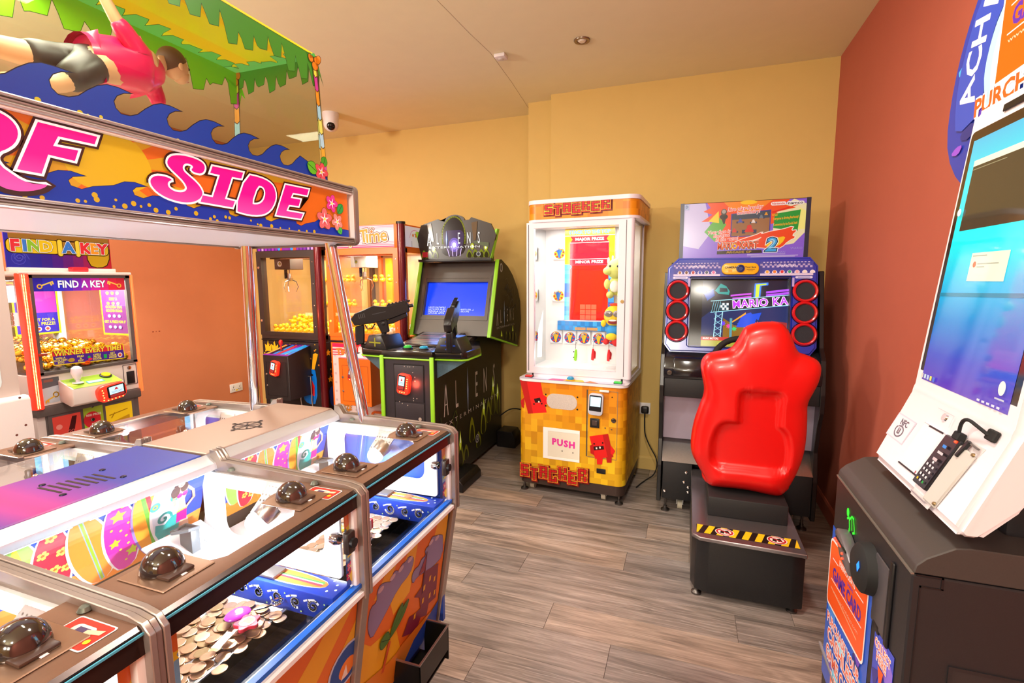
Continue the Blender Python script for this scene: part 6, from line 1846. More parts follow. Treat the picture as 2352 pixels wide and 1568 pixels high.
# guns
GUN = mat('gun_black', '17161A', .35)
def gun(x, y, yaw, pitch, num, numc, k_):
    mb = MB(); mb.prism([(-.10, 0), (.10, 0), (.085, .035), (.055, .095), (-.055, .095), (-.085, .035)], 'y', -.09, .10, .008, 2)
    M0 = Matrix.Translation((x, y, .966)) @ Matrix.Rotation(k_, 4, 'Z')
    mb.xf(M0); base = mb.build('gun_mount', GUN, t)
    a = Art(M0 @ Vector((0, -.0905, .045)), M0.to_3x3() @ Vector((1, 0, 0)), (0, 0, 1), step=.0005)
    a.text(num, 0, 0, .085, numc, .01); a.rect(-.05, -.004, .05, .006, numc); a.build('player_mark', base)
    q = MB(); q.cyl((0, 0, .09), (0, 0, .175), .017, 16); q.ball((0, 0, .165), .026, 14); q.xf(M0); q.build('swivel', GUN, base)
    M = Matrix.Translation((x, y, 1.155)) @ Matrix.Rotation(yaw, 4, 'Z') @ Matrix.Rotation(pitch, 4, 'X')
    q = MB()
    def pz(pr_, w, b=.004):
        q.prism(pr_, 'x', -w, w, b, 1)
    pz([(-.19, .005), (-.205, .055), (-.17, .085), (-.04, .110), (.03, .085), (.17, .085), (.185, .075), (.185, .020), (.06, .0), (-.06, -.005)], .024)   # receiver and barrel shroud
    pz([(.04, .082), (.20, .082), (.205, .095), (.05, .098)], .011, .002)                                  # top rail
    pz([(.02, -.005), (.16, .018), (.16, -.012), (.06, -.035), (.02, -.035)], .018)                           # fore grip
    pz([(-.05, -.0), (.025, -.0), (.02, -.085), (-.03, -.085)], .022)                                          # magazine
    pz([(-.19, .0), (-.13, .0), (-.145, -.07), (-.16, -.125), (-.215, -.125), (-.205, -.06)], .017, .006)      # pistol grip
    q.tube([(0, -.125, -.005), (0, -.118, -.035), (0, -.085, -.038), (0, -.06, -.01)], .004, 8)                # trigger guard
    q.cyl((0, .18, .055), (0, .215, .055), .012, 12)
    for k in range(6):
        q.box((-.0125, .055 + k * .024, .0975), (.0125, .066 + k * .024, .103), .001, 1)
    q.xf(M); g = q.build('gun', GUN, base)
    q = MB()
    for k in range(4):
        q.box((-.0255, -.15 + k * .012, .045), (.0255, -.145 + k * .012, .075))
    q.box((-.0248, -.06, .052), (.0248, .03, .056))
    q.xf(M); q.build('gun_grooves', mat('gun_grey', '4A4A50', .4), g, kind='stuff', smooth=False)
gun(-1.935, 2.86, R(-62), R(12), '1', '8A8A1E', R(-8))
gun(-1.415, 2.86, R(17), R(16), '2', '2A4AB0', R(4))
bx('mount_block', (-2.085, 2.80, .968), (-2.02, 2.92, 1.0), GUN, t, .008)
# monitor housing
HP = [(3.365, 1.005), (3.555, 1.570), (3.61, 1.578), (3.76, 1.525), (3.88, 1.455), (4.00, 1.34), (4.06, 1.24), (4.075, 1.07), (3.985, .86)]
for s_, xs in ((1, -1.372), (-1, -2.028)):
    q = MB(); q.prism(HP, 'x', xs - .009, xs + .009); q.build('monitor_side', SIDEM, t, smooth=False)
    q = MB(); q.prism([(3.358, .998), (3.548, 1.572), (3.562, 1.578), (3.378, 1.005)], 'x', xs - .016, xs + .013, .002, 1); q.build('lime_edge', LIME, t)
    q = MB(); q.prism([(3.365, 1.000), (3.378, 1.008), (3.99, .866), (3.983, .858)], 'x', xs - .011, xs + .011); q.build('lime_edge', LIME, t)
q = MB(); q.prism([(3.50, 1.02), (3.66, 1.56), (3.76, 1.52), (3.99, 1.34), (4.06, 1.08), (3.98, .88), (3.46, .995)], 'x', -2.02, -1.38); q.build('monitor_shell', BLACKM, t, smooth=False)
q = MB(); q.prism([(3.30, .966), (3.60, 1.05), (3.94, .92), (3.94, .86), (3.30, .90)], 'x', -1.88, -1.52); q.build('neck', mat('neck_brown', '4A423E', .5), t, smooth=False)
U = Vector((1, 0, 0)); V = Vector((0, .19, .565)).normalized(); N = U.cross(V)
o0 = Vector((CX, 3.375, 1.008)) - N * .012
M = frame_m(o0, U, V)
W2, H2 = .318, .590
q = MB(); q.frame([(-W2, 0), (W2, 0), (W2, H2), (-W2, H2)], [(-.262, .155), (.262, .155), (.262, H2 - .165), (-.262, H2 - .165)], 'z', -.03, 0)
q.frame([(-.29, .12), (.29, .12), (.29, H2 - .115), (-.29, H2 - .115)], [(-.27, .14), (.27, .14), (.27, H2 - .135), (-.27, H2 - .135)], 'z', 0, .004)
q.xf(M); q.build('bezel', mat('brown_grey_bezel', '4A403C', .3), t)
a = Art(M @ Vector((0, 0, -.028)), U, V, emit=1.0, step=.0004, rough=.15)
a.rect(-.262, .155, .262, H2 - .165, '0A3CF0')
for k, (s1, s2) in enumerate((('USCM DATAFILE', ''), ('SATCOM AUD', 'WHISTLER, J.'), ('SERIAL# 2376', 'SILON'), ('UPLINK APPR', ''))):
    z = .225 - k * .016
    a.text(s1, -.16, z, .016, 'C8DCFA', .0, width=.15 if s2 or k == 0 else .14)
    if s2:
        a.text(s2, .085, z, .016, 'C8DCFA', .0, width=.15 if k == 1 else .07)
a.build('screen', t)
a = Art(M @ Vector((0, 0, .0005)), U, V, emit=.6, step=.0004); a.text('cons', .0, .128, .030, 'DCE6FA', .02); a.build('screen_caption', t)
area_lamp('screen_glow', tuple(M @ Vector((0, .3, .02))), tuple(M @ Vector((0, .3, 1))), .45, 2.0, (.2, .4, 1), 'RECTANGLE', .25)
a = Art((-1.3628, 0, 0), (0, 1, 0), (0, 0, 1), rough=.35, step=.0003)
for ch, y in (('A', 3.515), ('L', 3.590), ('E', 3.735), ('N', 3.810), ('S', 3.880)):
    if ch == 'A':
        a.line([(y - .014, 1.075), (y, 1.185), (y + .014, 1.075)], .007, 'CFC8C4')
    else:
        a.text(ch, y, 1.135, .150, 'CFC8C4', 0, sx=.34)
spear(a, 3.665, 1.05, 1.26, .010)
a.text('EXTERMINATION', 3.70, 1.055, .022, 'CFC8C4', 0, sp=1.4, width=.40)
a.disc(3.605, 1.515, .030, 'B8BCC8', .034); a.disc(3.605, 1.515, .020, '3A4254', .024)
rn = random.Random(14)
for k in range(16):
    y, z = rn.uniform(3.66, 3.95), rn.uniform(1.16, 1.42)
    a.line(smooth_loop([(y, z), (y + .03, z + rn.uniform(0, .06)), (y + .06, z + rn.uniform(-.03, .05)), (y + .08, z - .03)], 2, False), rn.choice((.004, .006)), rn.choice(('4A4A4E', '5A6472', '3A4A6A', '6A6A6E')))
for y, z, r, h in ((3.60, .97, .022, .05), (3.70, .955, .02, .06), (3.78, .935, .022, .07), (3.86, .92, .022, .08), (3.93, .905, .02, .08)):
    pod(a, y, z, r, h, '7A8620')
a.poly([(3.575, .985), (3.59, 1.03), (3.605, .985)], 'D8E03A', emit=.25); a.poly([(3.84, 1.0), (3.855, 1.05), (3.87, 1.0)], 'C8D03A', emit=.2)
a.build('monitor_side_print', t)
# marquee
HX = [(-1.927, 1.581), (-1.962, 1.750), (-1.926, 1.847), (-1.776, 1.889), (-1.757, 1.877), (-1.715, 1.880)]
dome = [(CX + .085 * math.sin(k * PI / 10 - PI / 2) + .065 - .0, 1.868 + .048 * math.cos(k * PI / 10 - PI / 2)) for k in range(11)]
HX = HX + dome + [(-1.545, 1.872), (-1.513, 1.874), (-1.494, 1.892), (-1.338, 1.839), (-1.295, 1.756), (-1.353, 1.566)]
sh = CX - (-1.628)
HX = [(x + sh + .005, z) for x, z in HX]
q = MB(); q.prism(HX, 'y', 3.500, 3.522); q.build('marquee', mat('marquee_brown', '2A2018', .3), t, smooth=False)
for s_ in (1, -1):
    q = MB(); q.prism([(CX + s_ * .265, 1.575), (CX + s_ * .330, 1.80), (CX + s_ * .347, 1.80), (CX + s_ * .290, 1.575)], 'y', 3.505, 3.55); q.build('marquee_wing', LIME, t, smooth=False)
bx('marquee_box', (CX - .28, 3.524, 1.57), (CX + .28, 3.60, 1.80), BLACKM, t)
bx('marquee_rail', (CX - .31, 3.47, 1.562), (CX + .31, 3.53, 1.582), BLACK, t, .003)
a = Art((CX, 3.4995, 0), (1, 0, 0), (0, 0, 1), emit=.35, rough=.15, step=.0003)
cxm = .0
a.poly(smooth_loop([(-.115, 1.60), (-.135, 1.74), (-.11, 1.83), (-.02, 1.905), (.03, 1.91), (.075, 1.85), (.10, 1.74), (.075, 1.60)], 2), '1C1410')
a.line(smooth_loop([(-.105, 1.70), (-.112, 1.78), (-.085, 1.86), (-.01, 1.912), (.06, 1.87), (.088, 1.78), (.082, 1.70)], 2, False), .010, '8A921E')
a.poly(smooth_loop([(-.095, 1.70), (-.095, 1.80), (-.01, 1.80), (.075, 1.80), (.072, 1.70), (.03, 1.60), (-.05, 1.60)], 2), '3A2A5A')
for r, c in ((.045, '5A48A8'), (.030, '8A7AE0'), (.016, 'DCE6FF')):
    a.disc(-.008, 1.690, r, c, r * 1.2, emit=.8)
for y in (-.05, -.02, .012, .04):
    a.line([(y, 1.605), (y * 1.3, 1.66)], .006, 'C8B8F0', emit=.7)
for x in (-.27, -.22, -.17, .12, .17, .22, .26):
    pod(a, x, 1.59, .026, .065, '7A8A1E')
for x, z in ((-.185, 1.66), (.145, 1.675), (.255, 1.665)):
    a.disc(x, z, .016, 'A8B82A', .024, emit=.5); a.disc(x, z, .007, 'F8F6C0', .012, emit=.9)
a.rect(-.285, 1.600, -.235, 1.640, 'B02830'); a.disc(.195, 1.617, .018, 'A8ACB4'); a.disc(.195, 1.617, .012, '3A3E48')
a.poly([(-.24, 1.85), (-.20, 1.72), (-.18, 1.72), (-.20, 1.86)], '7A6248'); a.poly([(.14, 1.85), (.155, 1.72), (.175, 1.72), (.19, 1.86)], '7A6248')
a.poly([(.15, 1.70), (.28, 1.665), (.28, 1.70), (.16, 1.715)], '6A745A')
for ch, x in (('A', -.222), ('L', -.147), ('E', .035), ('N', .118), ('S', .200)):
    if ch == 'A':
        a.line([(x - .015, 1.690), (x, 1.778), (x + .015, 1.690)], .0065, 'E8F0F4', emit=.7); a.line([(x - .008, 1.715), (x + .008, 1.715)], .004, 'E8F0F4', emit=.7)
    else:
        a.text(ch, x, 1.734, .122, 'E8F0F4', 0, sx=.36, emit=.7)
spear(a, -.070, 1.665, 1.80, .009)
a.text('EXTERMINATION', -.008, 1.672, .022, 'E8EEF2', .0, width=.43, emit=.6)
a.build('marquee_print', t)
# floor stabilisers
for (xa, xb, ya, yb, h) in ((-1.50, -1.375, 2.88, 3.19, .085), (-2.03, -1.89, 2.88, 3.19, .085), (-1.50, -1.335, 3.83, 4.0, .14)):
    q = MB(); q.prism([(xa, 0), (xb, 0), (xb, h * .6), (xb - .03, h), (xa, h)], 'y', ya, yb, .004, 1); q.build('stabiliser_foot', BLACK, t)
# ================================================================== prize tower cabinet with block puzzle panel (yellow)
SO = Vector((-.665, 3.32, 0)); SYAW = R(-3.2)
t = ST = T('prize_tower_cabinet', 'yellow and white prize tower cabinet with a red game panel and hanging toys', 'prize machine', SO)
SM = Matrix.Translation(SO) @ Matrix.Rotation(SYAW, 4, 'Z') @ Matrix.Translation(-SO)
LILAC = mat('lilac_white_frame', 'E9E1EA', .3)
def pix_mat():
    m = bpy.data.materials.new('pixel_block_wrap'); m.use_nodes = True
    nt = m.node_tree; b = nt.nodes['Principled BSDF']; b.inputs['Roughness'].default_value = .35
    tc = nt.nodes.new('ShaderNodeTexCoord'); sn = nt.nodes.new('ShaderNodeVectorMath'); sn.operation = 'SNAP'; sn.inputs[1].default_value = (.043, .043, .043)
    wn = nt.nodes.new('ShaderNodeTexWhiteNoise'); se = nt.nodes.new('ShaderNodeSeparateXYZ')
    ad = nt.nodes.new('ShaderNodeVectorMath'); ad.operation = 'ADD'; ad.inputs[1].default_value = (.011, .013, .007)
    nt.links.new(tc.outputs['Object'], ad.inputs[0]); nt.links.new(ad.outputs[0], sn.inputs[0]); nt.links.new(sn.outputs[0], wn.inputs['Vector'])
    nt.links.new(tc.outputs['Object'], se.inputs[0])
    mr = nt.nodes.new('ShaderNodeMapRange'); mr.inputs[1].default_value = .15; mr.inputs[2].default_value = .72
    nt.links.new(se.outputs[2], mr.inputs[0])
    rp = nt.nodes.new('ShaderNodeValToRGB'); el = rp.color_ramp.elements
    el[0].position = 0; el[0].color = (*lin('E8B81A'), 1); el[1].position = 1; el[1].color = (*lin('E08A14'), 1)
    nt.links.new(mr.outputs[0], rp.inputs[0])
    r2 = nt.nodes.new('ShaderNodeValToRGB'); e2 = r2.color_ramp.elements; r2.color_ramp.interpolation = 'CONSTANT'
    e2[0].position = 0; e2[0].color = (.80, .72, .6, 1); e2[1].position = .9; e2[1].color = (1.12, 1.28, 1.6, 1)
    for p_, c_ in ((.22, (.92, .88, .9)), (.45, (1, 1, 1)), (.75, (1.06, 1.1, 1.2))):
        e = e2.new(p_); e.color = (*c_, 1)
    nt.links.new(wn.outputs['Value'], r2.inputs[0])
    mx = nt.nodes.new('ShaderNodeMix'); mx.data_type = 'RGBA'; mx.blend_type = 'MULTIPLY'; mx.inputs[0].default_value = 1
    nt.links.new(rp.outputs[0], mx.inputs[6]); nt.links.new(r2.outputs[0], mx.inputs[7]); nt.links.new(mx.outputs[2], b.inputs['Base Color'])
    return m
PIX = pix_mat()
LX0, LX1, LY0, LY1 = -1.025, -.315, 3.035, 3.62
def rprism(x0, x1, y0, y1, r, z0, z1, seg=8):
    """plan outline with rounded front corners"""
    pts = []
    for cx, a0 in ((x1 - r, -90), ):
        pts += [(cx + r * math.sin(R(a)), y0 + r - r * math.cos(R(a))) for a in [90 * i / seg for i in range(seg + 1)]]
    pts += [(x1, y1), (x0, y1)]
    pts += [(x0 + r - r * math.sin(R(a)), y0 + r - r * math.cos(R(a))) for a in [90 - 90 * i / seg for i in range(seg + 1)]]
    q = MB(); q.prism(pts, 'z', z0, z1); return q
rprism(LX0 + .004, LX1 - .004, LY0 + .004, LY1, .055, .062, .14).build('dark_base', mat('dark_brown_base', '3A2A24', .45), t)
rprism(LX0, LX1, LY0, LY1, .055, .128, .762).build('lower_cabinet', PIX, t)
rprism(LX0 - .006, LX1 + .006, LY0 - .008, LY1, .058, .760, .776).build('ledge', mat('white_ledge', 'EFE9EE', .3), t)
a = Art((LX0, LY0, .7762), (1, 0, 0), (0, 1, 0), step=.0003)
a.rect(.02, .003, .69, .07, 'D9D2E6'); a.poly([(.20, .006), (.30, .006), (.36, .06), (.22, .06)], 'D84A8A'); a.poly([(.30, .006), (.45, .004), (.42, .07), (.34, .07)], 'F2C21E'); a.poly([(.45, .006), (.54, .006), (.47, .06)], 'E8782A'); a.rect(.01, .0, .70, .004, '3A4AA0')
a.build('ledge_print', t)
q = MB(); q.lathe([(.030, 0), (.030, .005), (.024, .008)], (-.68, LY0 + .045, .7765), (0, 0, 1), 22); r_ = q.build('button_collar', mat('gold_collar', 'D8A82A', .3, .5), t)
q = MB(); q.lathe([(.024, .004), (.023, .016), (.014, .024), (0, .026)], (-.68, LY0 + .045, .7765), (0, 0, 1), 22); q.build('blue_button', mat('blue_dome_button', '1E8AB8', .15, emit=.15), r_)
for x, c, nm in ((-.965, 'C82020', 'red_button'), (-.375, '1EB07A', 'green_button')):
    r_ = bx('button_block', (x - .026, LY0 + .035, .776), (x + .026, LY0 + .07, .788), BLACK, t, .002)
    bx(nm, (x - .024, LY0 + .033, .780), (x + .024, LY0 + .060, .792), mat(nm, c, .2, emit=.2), r_, .003)
    q = MB(); q.cyl((x + .02, LY0 + .062, .788), (x + .02, LY0 + .062, .804), .006, 10); q.build('knob', BLACK, r_)
yf = LY0 - .0004
FU, FV = (1, 0, 0), (0, 0, 1)
def blockman(a, pts_body, col, sh, face):
    pass
a = Art((0, yf, 0), FU, FV, step=.0003, rough=.35)
# red blocky creature, upside down at the upper left
RD, RS = 'E0201E', 'B81A18'
a.poly([(-1.013, .763), (-.869, .765), (-.825, .56), (-.955, .54)], RD); a.poly([(-1.013, .763), (-.965, .763), (-.92, .545), (-.955, .54)], RS)
a.poly([(-1.008, .622), (-.98, .65), (-.985, .575), (-1.0, .58)], RS); a.poly([(-.852, .68), (-.822, .66), (-.818, .62), (-.845, .61)], RD)
a.poly([(-.914, .644), (-.872, .656), (-.862, .628), (-.904, .618)], '2A1010'); a.rect(-.884, .622, -.874, .632, 'F2E6E0'); a.rect(-.918, .604, -.908, .614, '2A1010'); a.rect(-.864, .612, -.854, .622, '2A1010')
# second one, upright at the lower right
a.poly([(-.539, .435), (-.421, .465), (-.385, .32), (-.50, .292)], RD); a.poly([(-.455, .456), (-.421, .465), (-.385, .32), (-.42, .311)], RS)
a.poly([(-.535, .375), (-.515, .385), (-.505, .315), (-.53, .325)], RS); a.poly([(-.405, .395), (-.375, .36), (-.39, .33), (-.402, .34)], RD)
a.poly([(-.49, .30), (-.45, .31), (-.455, .262), (-.487, .258)], RD); a.poly([(-.43, .315), (-.395, .32), (-.395, .282), (-.425, .278)], RS)
a.poly([(-.512, .372), (-.448, .385), (-.444, .362), (-.508, .347)], '2A1010')
for x, z in ((-.497, .357), (-.475, .364)):
    a.rect(x, z, x + .010, z + .012, 'F2E6E0')
for x, z in ((-.512, .385), (-.458, .398)):
    a.rect(x, z, x + .009, z + .010, '2A1010')
GLY = {'S': ('111', '100', '111', '001', '111'), 'T': ('111', '010', '010', '010', '010'), 'A': ('111', '101', '111', '101', '101'), 'C': ('111', '100', '100', '101', '111'),
       'K': ('101', '110', '100', '110', '101'), 'E': ('111', '100', '110', '100', '111'), 'R': ('111', '101', '110', '101', '101')}
GLY['K'] = ('101', '101', '110', '101', '101')
def block_word(a, word, x0, z0, cw, ch, jit, fill):
    x = x0
    cells = []
    for i, c in enumerate(word):
        dz = jit[i]
        g = GLY[c]
        kx, kz = cw / 3.6, ch / 5
        for r_ in range(5):
            for k in range(3):
                if g[r_][k] == '1':
                    cells.append((x + k * kx, z0 + dz + (4 - r_) * kz, kx, kz, i))
        x += cw
    for ex, c in ((.0135, '6A1410'), (.0095, 'D83A1E'), (.0055, 'F2C23A'), (.0025, '3A0C0A'), (-.0005, fill)):
        a.k += 1
        off = .006 if c == '6A1410' else 0
        for (cx_, cz, w, h, i) in cells:
            a.rect(cx_ - ex + off, cz - ex - off * .6, cx_ + w + ex + off, cz + h + ex - off * .6, c, up=False)
block_word(a, 'STACKER', -1.005, .098, .066, .080, (.012, -.006, .016, .0, .024, .006, .034), 'C81E1E')
a.build('front_print', t)
q = MB(); q.prism(rrect(-.825, .592, -.622, .690, .047, 8), 'y', yf - .002, yf + .004); q.build('speaker_plate', mat('pale_speaker', 'C9BDB4', .5, grain=.3, gscale=260), t)
q = MB()
for x, z in ((-.832, .68), (-.62, .68), (-.832, .605), (-.62, .60)):
    q.lathe([(0, .002), (.005, .002), (.006, 0)], (x, yf, z), (0, -1, 0), 10)
q.build('plate_screws', BLACK, t, kind='stuff')
# push flap
q = MB(); q.frame([(-.848, .252), (-.602, .252), (-.602, .462), (-.848, .462)], [(-.815, .266), (-.606, .266), (-.606, .440), (-.815, .440)], 'y', yf - .003, yf + .006); pf = q.build('flap_frame', mat('white_flap_frame', 'F4F0EA', .35, emit=.12), t)
bx('push_flap', (-.815, yf - .001, .266), (-.606, yf + .004, .440), mat('cream_flap', 'E4DCC8', .3, emit=.10), pf)
a = Art((0, yf - .0012, 0), FU, FV, step=.0003)
for k, ch in enumerate('PUSH'):
    a.text(ch, -.785 + k * .040 + .012, .370 - k * .003, .058, 'E83AA8', .05)
for x, z in ((-.718, .315), (-.645, .312)):
    a.disc(x, z, .004, '6A6058')
a.build('flap_lettering', pf)
# service door with reader, coin button and lock
q = MB(); q.frame([(-.556, .300), (-.365, .300), (-.365, .735), (-.556, .735)], [(-.552, .303), (-.368, .303), (-.368, .732), (-.552, .732)], 'y', yf - .0012, yf); q.build('door_line', mat('door_seam_grey', '8A7A5A', .5), t)
bx('door_gap', (-.560, yf - .0012, .302), (-.555, yf, .735), BLACK, t)
reader(t, (-.497, yf - .001, .650), (1, 0, 0), (0, 0, 1), .092, .138, False, -.04)
lock(t, (-.388, yf, .553), (0, -1, 0), .015)
cb = bx('coin_button_frame', (-.536, yf - .008, .495), (-.476, yf, .556), BLACK, t, .006)
bx('coin_button', (-.522, yf - .011, .510), (-.490, yf - .007, .543), mat('brown_button', '4A3A36', .3), cb, .003)
q = MB()
for x, z in ((-.44, .50), (-.40, .495), (-.40, .70)):
    q.lathe([(0, .003), (.004, .003), (.005, 0)], (x, yf, z), (0, -1, 0), 10)
q.build('door_screws', CHROME, t, kind='stuff')
bx('small_slot', (-.49, yf - .004, .200), (-.432, yf, .232), BLACK, t, .003)
bx('white_slot', (-.478, LY0 - .012, .728), (-.418, LY0 - .004, .742), WHITE, t, .003)
# castors and levelling feet
def foot(t, x, y, h, r=.026):
    q = MB(); q.cyl((x, y, .012), (x, y, h), .0065, 10); q.lathe([(r, 0), (r, .008), (r * .6, .014), (.010, .018), (.010, .03)], (x, y, 0), (0, 0, 1), 20); return q.build('levelling_foot', DARKSTEEL, t)
def castor(t, x, y, h):
    q = MB(); q.cyl((x - .014, y, .028), (x + .014, y, .028), .028, 20); w = q.build('castor_wheel', mat('cream_castor', 'CFC6B0', .5), t)
    q = MB(); q.box((x - .02, y - .012, .03), (x - .016, y + .02, h)); q.box((x + .016, y - .012, .03), (x + .02, y + .02, h)); q.box((x - .02, y - .015, h - .006), (x + .02, y + .03, h)); q.build('castor_fork', STEEL, w)
for x in (-.995, -.352):
    foot(t, x, 3.075, .064); foot(t, x, 3.58, .064)
for x in (-.945, -.455):
    castor(t, x, 3.11, .064); castor(t, x, 3.55, .064)
# upper glass tower
UX0, UX1, UY0, UY1 = -.995, -.322, 3.115, 3.60
rprism(UX0 + .004, UX1 + .012, UY0 + .006, UY1, .05, .776, .800).build('tower_foot', LILAC, t)
rprism(UX0 - .004, UX1 + .045, UY0 - .01, UY1, .075, 1.786, 1.802).build('white_band', LILAC, t)
rprism(UX0, UX1 + .040, UY0 - .006, UY1, .072, 1.802, 1.902).build('header', PIX, t)
rprism(UX0 - .004, UX1 + .045, UY0 - .01, UY1, .075, 1.900, 1.925).build('white_cap', LILAC, t)
a = Art((0, UY0 - .0064, 0), FU, FV, step=.0003, emit=.15)
block_word(a, 'STACKER', -.868, 1.832, .0605, .056, (.004, -.004, .008, 0, .014, .006, .018), 'C81E1E')
a.build('header_lettering', t)
q = MB(); q.frame([(UX0, .80), (UX1, .80), (UX1, 1.786), (UX0, 1.786)], [(-.944, .842), (-.396, .842), (-.396, 1.750), (-.944, 1.750)], 'y', UY0, UY0 + .03); df = q.build('door_frame', LILAC, t)
bx('door_glass', (-.944, UY0 + .012, .842), (-.396, UY0 + .016, 1.750), GLASS, df)
bx('door_seam', (UX0 + .012, UY0 - .001, .815), (UX0 + .017, UY0 + .001, 1.775), mat('seam_dark', '5A525A', .5), df)
bx('door_seam', (UX1 - .03, UY0 - .001, .815), (UX1 - .026, UY0 + .001, 1.775), mat('seam_dark', '5A525A', .5), df)
lock(df, (-.366, UY0, 1.285), (0, -1, 0), .011)
q = MB(); q.cyl((UX1 - .004, UY0 + .022, .80), (UX1 - .004, UY0 + .022, 1.786), .022, 20); q.build('rounded_post', LILAC, t)
bx('rear_post', (UX1 - .02, UY1 - .035, .80), (UX1 + .012, UY1, 1.786), LILAC, t, .004)
bx('side_glass', (UX1 + .002, UY0 + .04, .80), (UX1 + .006, UY1 - .03, 1.786), GLASS, t)
bx('left_wall', (UX0, UY0 + .03, .80), (UX0 + .006, UY1, 1.786), MIRROR, t)
bx('left_post', (UX0, UY0 + .03, .80), (UX0 + .02, UY0 + .05, 1.786), LILAC, t)
bx('back_wall', (UX0, 3.490, .80), (UX1, 3.50, 1.786), mat('white_back_liner', 'F0EFEC', .4), t)
bx('display_floor', (UX0 + .006, UY0 + .03, .800), (UX1, 3.50, .828), mat('white_back_liner', 'F0EFEC', .4), t)
bx('display_roof', (UX0 + .006, UY0 + .03, 1.772), (UX1, 3.50, 1.786), WHITE, t)
# game panel
bx('panel_box', (-.835, 3.452, 1.125), (-.484, 3.489, 1.770), WHITE, t, .003)
a = Art((0, 3.4515, 0), FU, FV, step=.0003, emit=.18, rough=.15)
a.rect(-.835, 1.525, -.484, 1.768, 'F7BE1E'); a.rect(-.835, 1.135, -.484, 1.525, '3A9AE0')
rn = random.Random(6)
for k in range(12):
    for x0 in (-.835, -.522):
        a.rect(x0, 1.135 + k * .0325, x0 + .038, 1.135 + (k + 1) * .0325, rn.choice(('2A8AD8', '4AB0E8', '2A6AC8', '3A9AE0', '5ABCE8', '3A5AC0')), up=(k == 0 and x0 < -.8))
a.rect(-.835, 1.720, -.484, 1.724, 'F6E8E0')
a.text('STACK TO THE TOP', -.660, 1.745, .036, '2A6AC0', .05, width=.29); a.text('STACK TO THE TOP', -.660, 1.745, .036, '4AA0F0', .015, width=.285)
a.poly([(-.797, 1.718), (-.523, 1.718), (-.540, 1.697), (-.523, 1.676), (-.797, 1.676), (-.780, 1.697)], 'C0202E')
a.text('MAJOR PRIZE', -.660, 1.697, .026, 'F6E0E0', .03, width=.20)
a.rect(-.797, 1.672, -.523, 1.675, 'F0DCD8'); a.rect(-.797, 1.563, -.523, 1.672, 'D8142A'); a.rect(-.797, 1.560, -.523, 1.563, 'F0DCD8')
a.rect(-.797, 1.522, -.523, 1.560, 'C8142A'); a.text('MINOR PRIZE', -.660, 1.541, .026, 'F6E0E0', .03, width=.195)
a.poly([(-.835, 1.526), (-.80, 1.526), (-.782, 1.508), (-.80, 1.490), (-.835, 1.490)], '4AA0E8'); a.poly([(-.484, 1.526), (-.521, 1.526), (-.540, 1.508), (-.521, 1.490), (-.484, 1.490)], '4AA0E8')
a.build('panel_print', t)
bx('red_screen', (-.798, 3.448, 1.137), (-.525, 3.4512, 1.520), mat('red_glossy_screen', 'E01A12', .08, emit=.35, ecol='E8200E'), t)
bx('red_screen', (-.796, 3.449, 1.565), (-.524, 3.4512, 1.671), mat('red_glossy_screen', 'E01A12', .08, emit=.35, ecol='E8200E'), t)
q = MB()
for i in range(3):
    for j in range(3):
        x, z = -.720 + i * .040, 1.140 + j * .037
        q.prism([(x, z), (x + .036, z), (x + .036, z + .033), (x, z + .033)], 'y', 3.4465, 3.448)
q.build('lit_block', mat('lit_red_block', 'FF5A42', .2, emit=.6, ecol='FF4A34'), t, kind='stuff')
bx('blue_strip', (-.885, 3.448, 1.062), (-.484, 3.489, 1.127), mat('blue_block_strip', '2A7AC0', .3), t)
a = Art((0, 3.4478, 0), FU, FV, step=.0003, emit=.05)
for k in range(14):
    a.rect(-.885 + k * .0287, 1.095 if k % 2 else 1.062, -.885 + (k + 1) * .0287, 1.127 if k % 2 else 1.095, rn.choice(('1E6AB0', '3A9AD8', '2A8AD0')), up=(k == 0))
for k, w in enumerate(('MAJOR PRIZE', 'MINOR PRIZE')):
    a.rect(-.755 + k * .085, 1.066, -.678 + k * .085, 1.084, 'D8962A'); a.text(w, -.716 + k * .085, 1.075, .012, '3A6AB0', .0, width=.065)
a.build('strip_print', t)
area_lamp('tower_lamp', (-.66, 3.28, 1.765), (-.66, 3.30, .9), .5, 5, (1.0, .98, .95), 'RECTANGLE', .2)
area_lamp('tower_lamp', (-.90, 3.16, 1.3), (-.70, 3.45, 1.25), .03, 1.2, (1.0, .98, .95), 'RECTANGLE', .8)
ST.o.rotation_euler = (0, 0, SYAW)
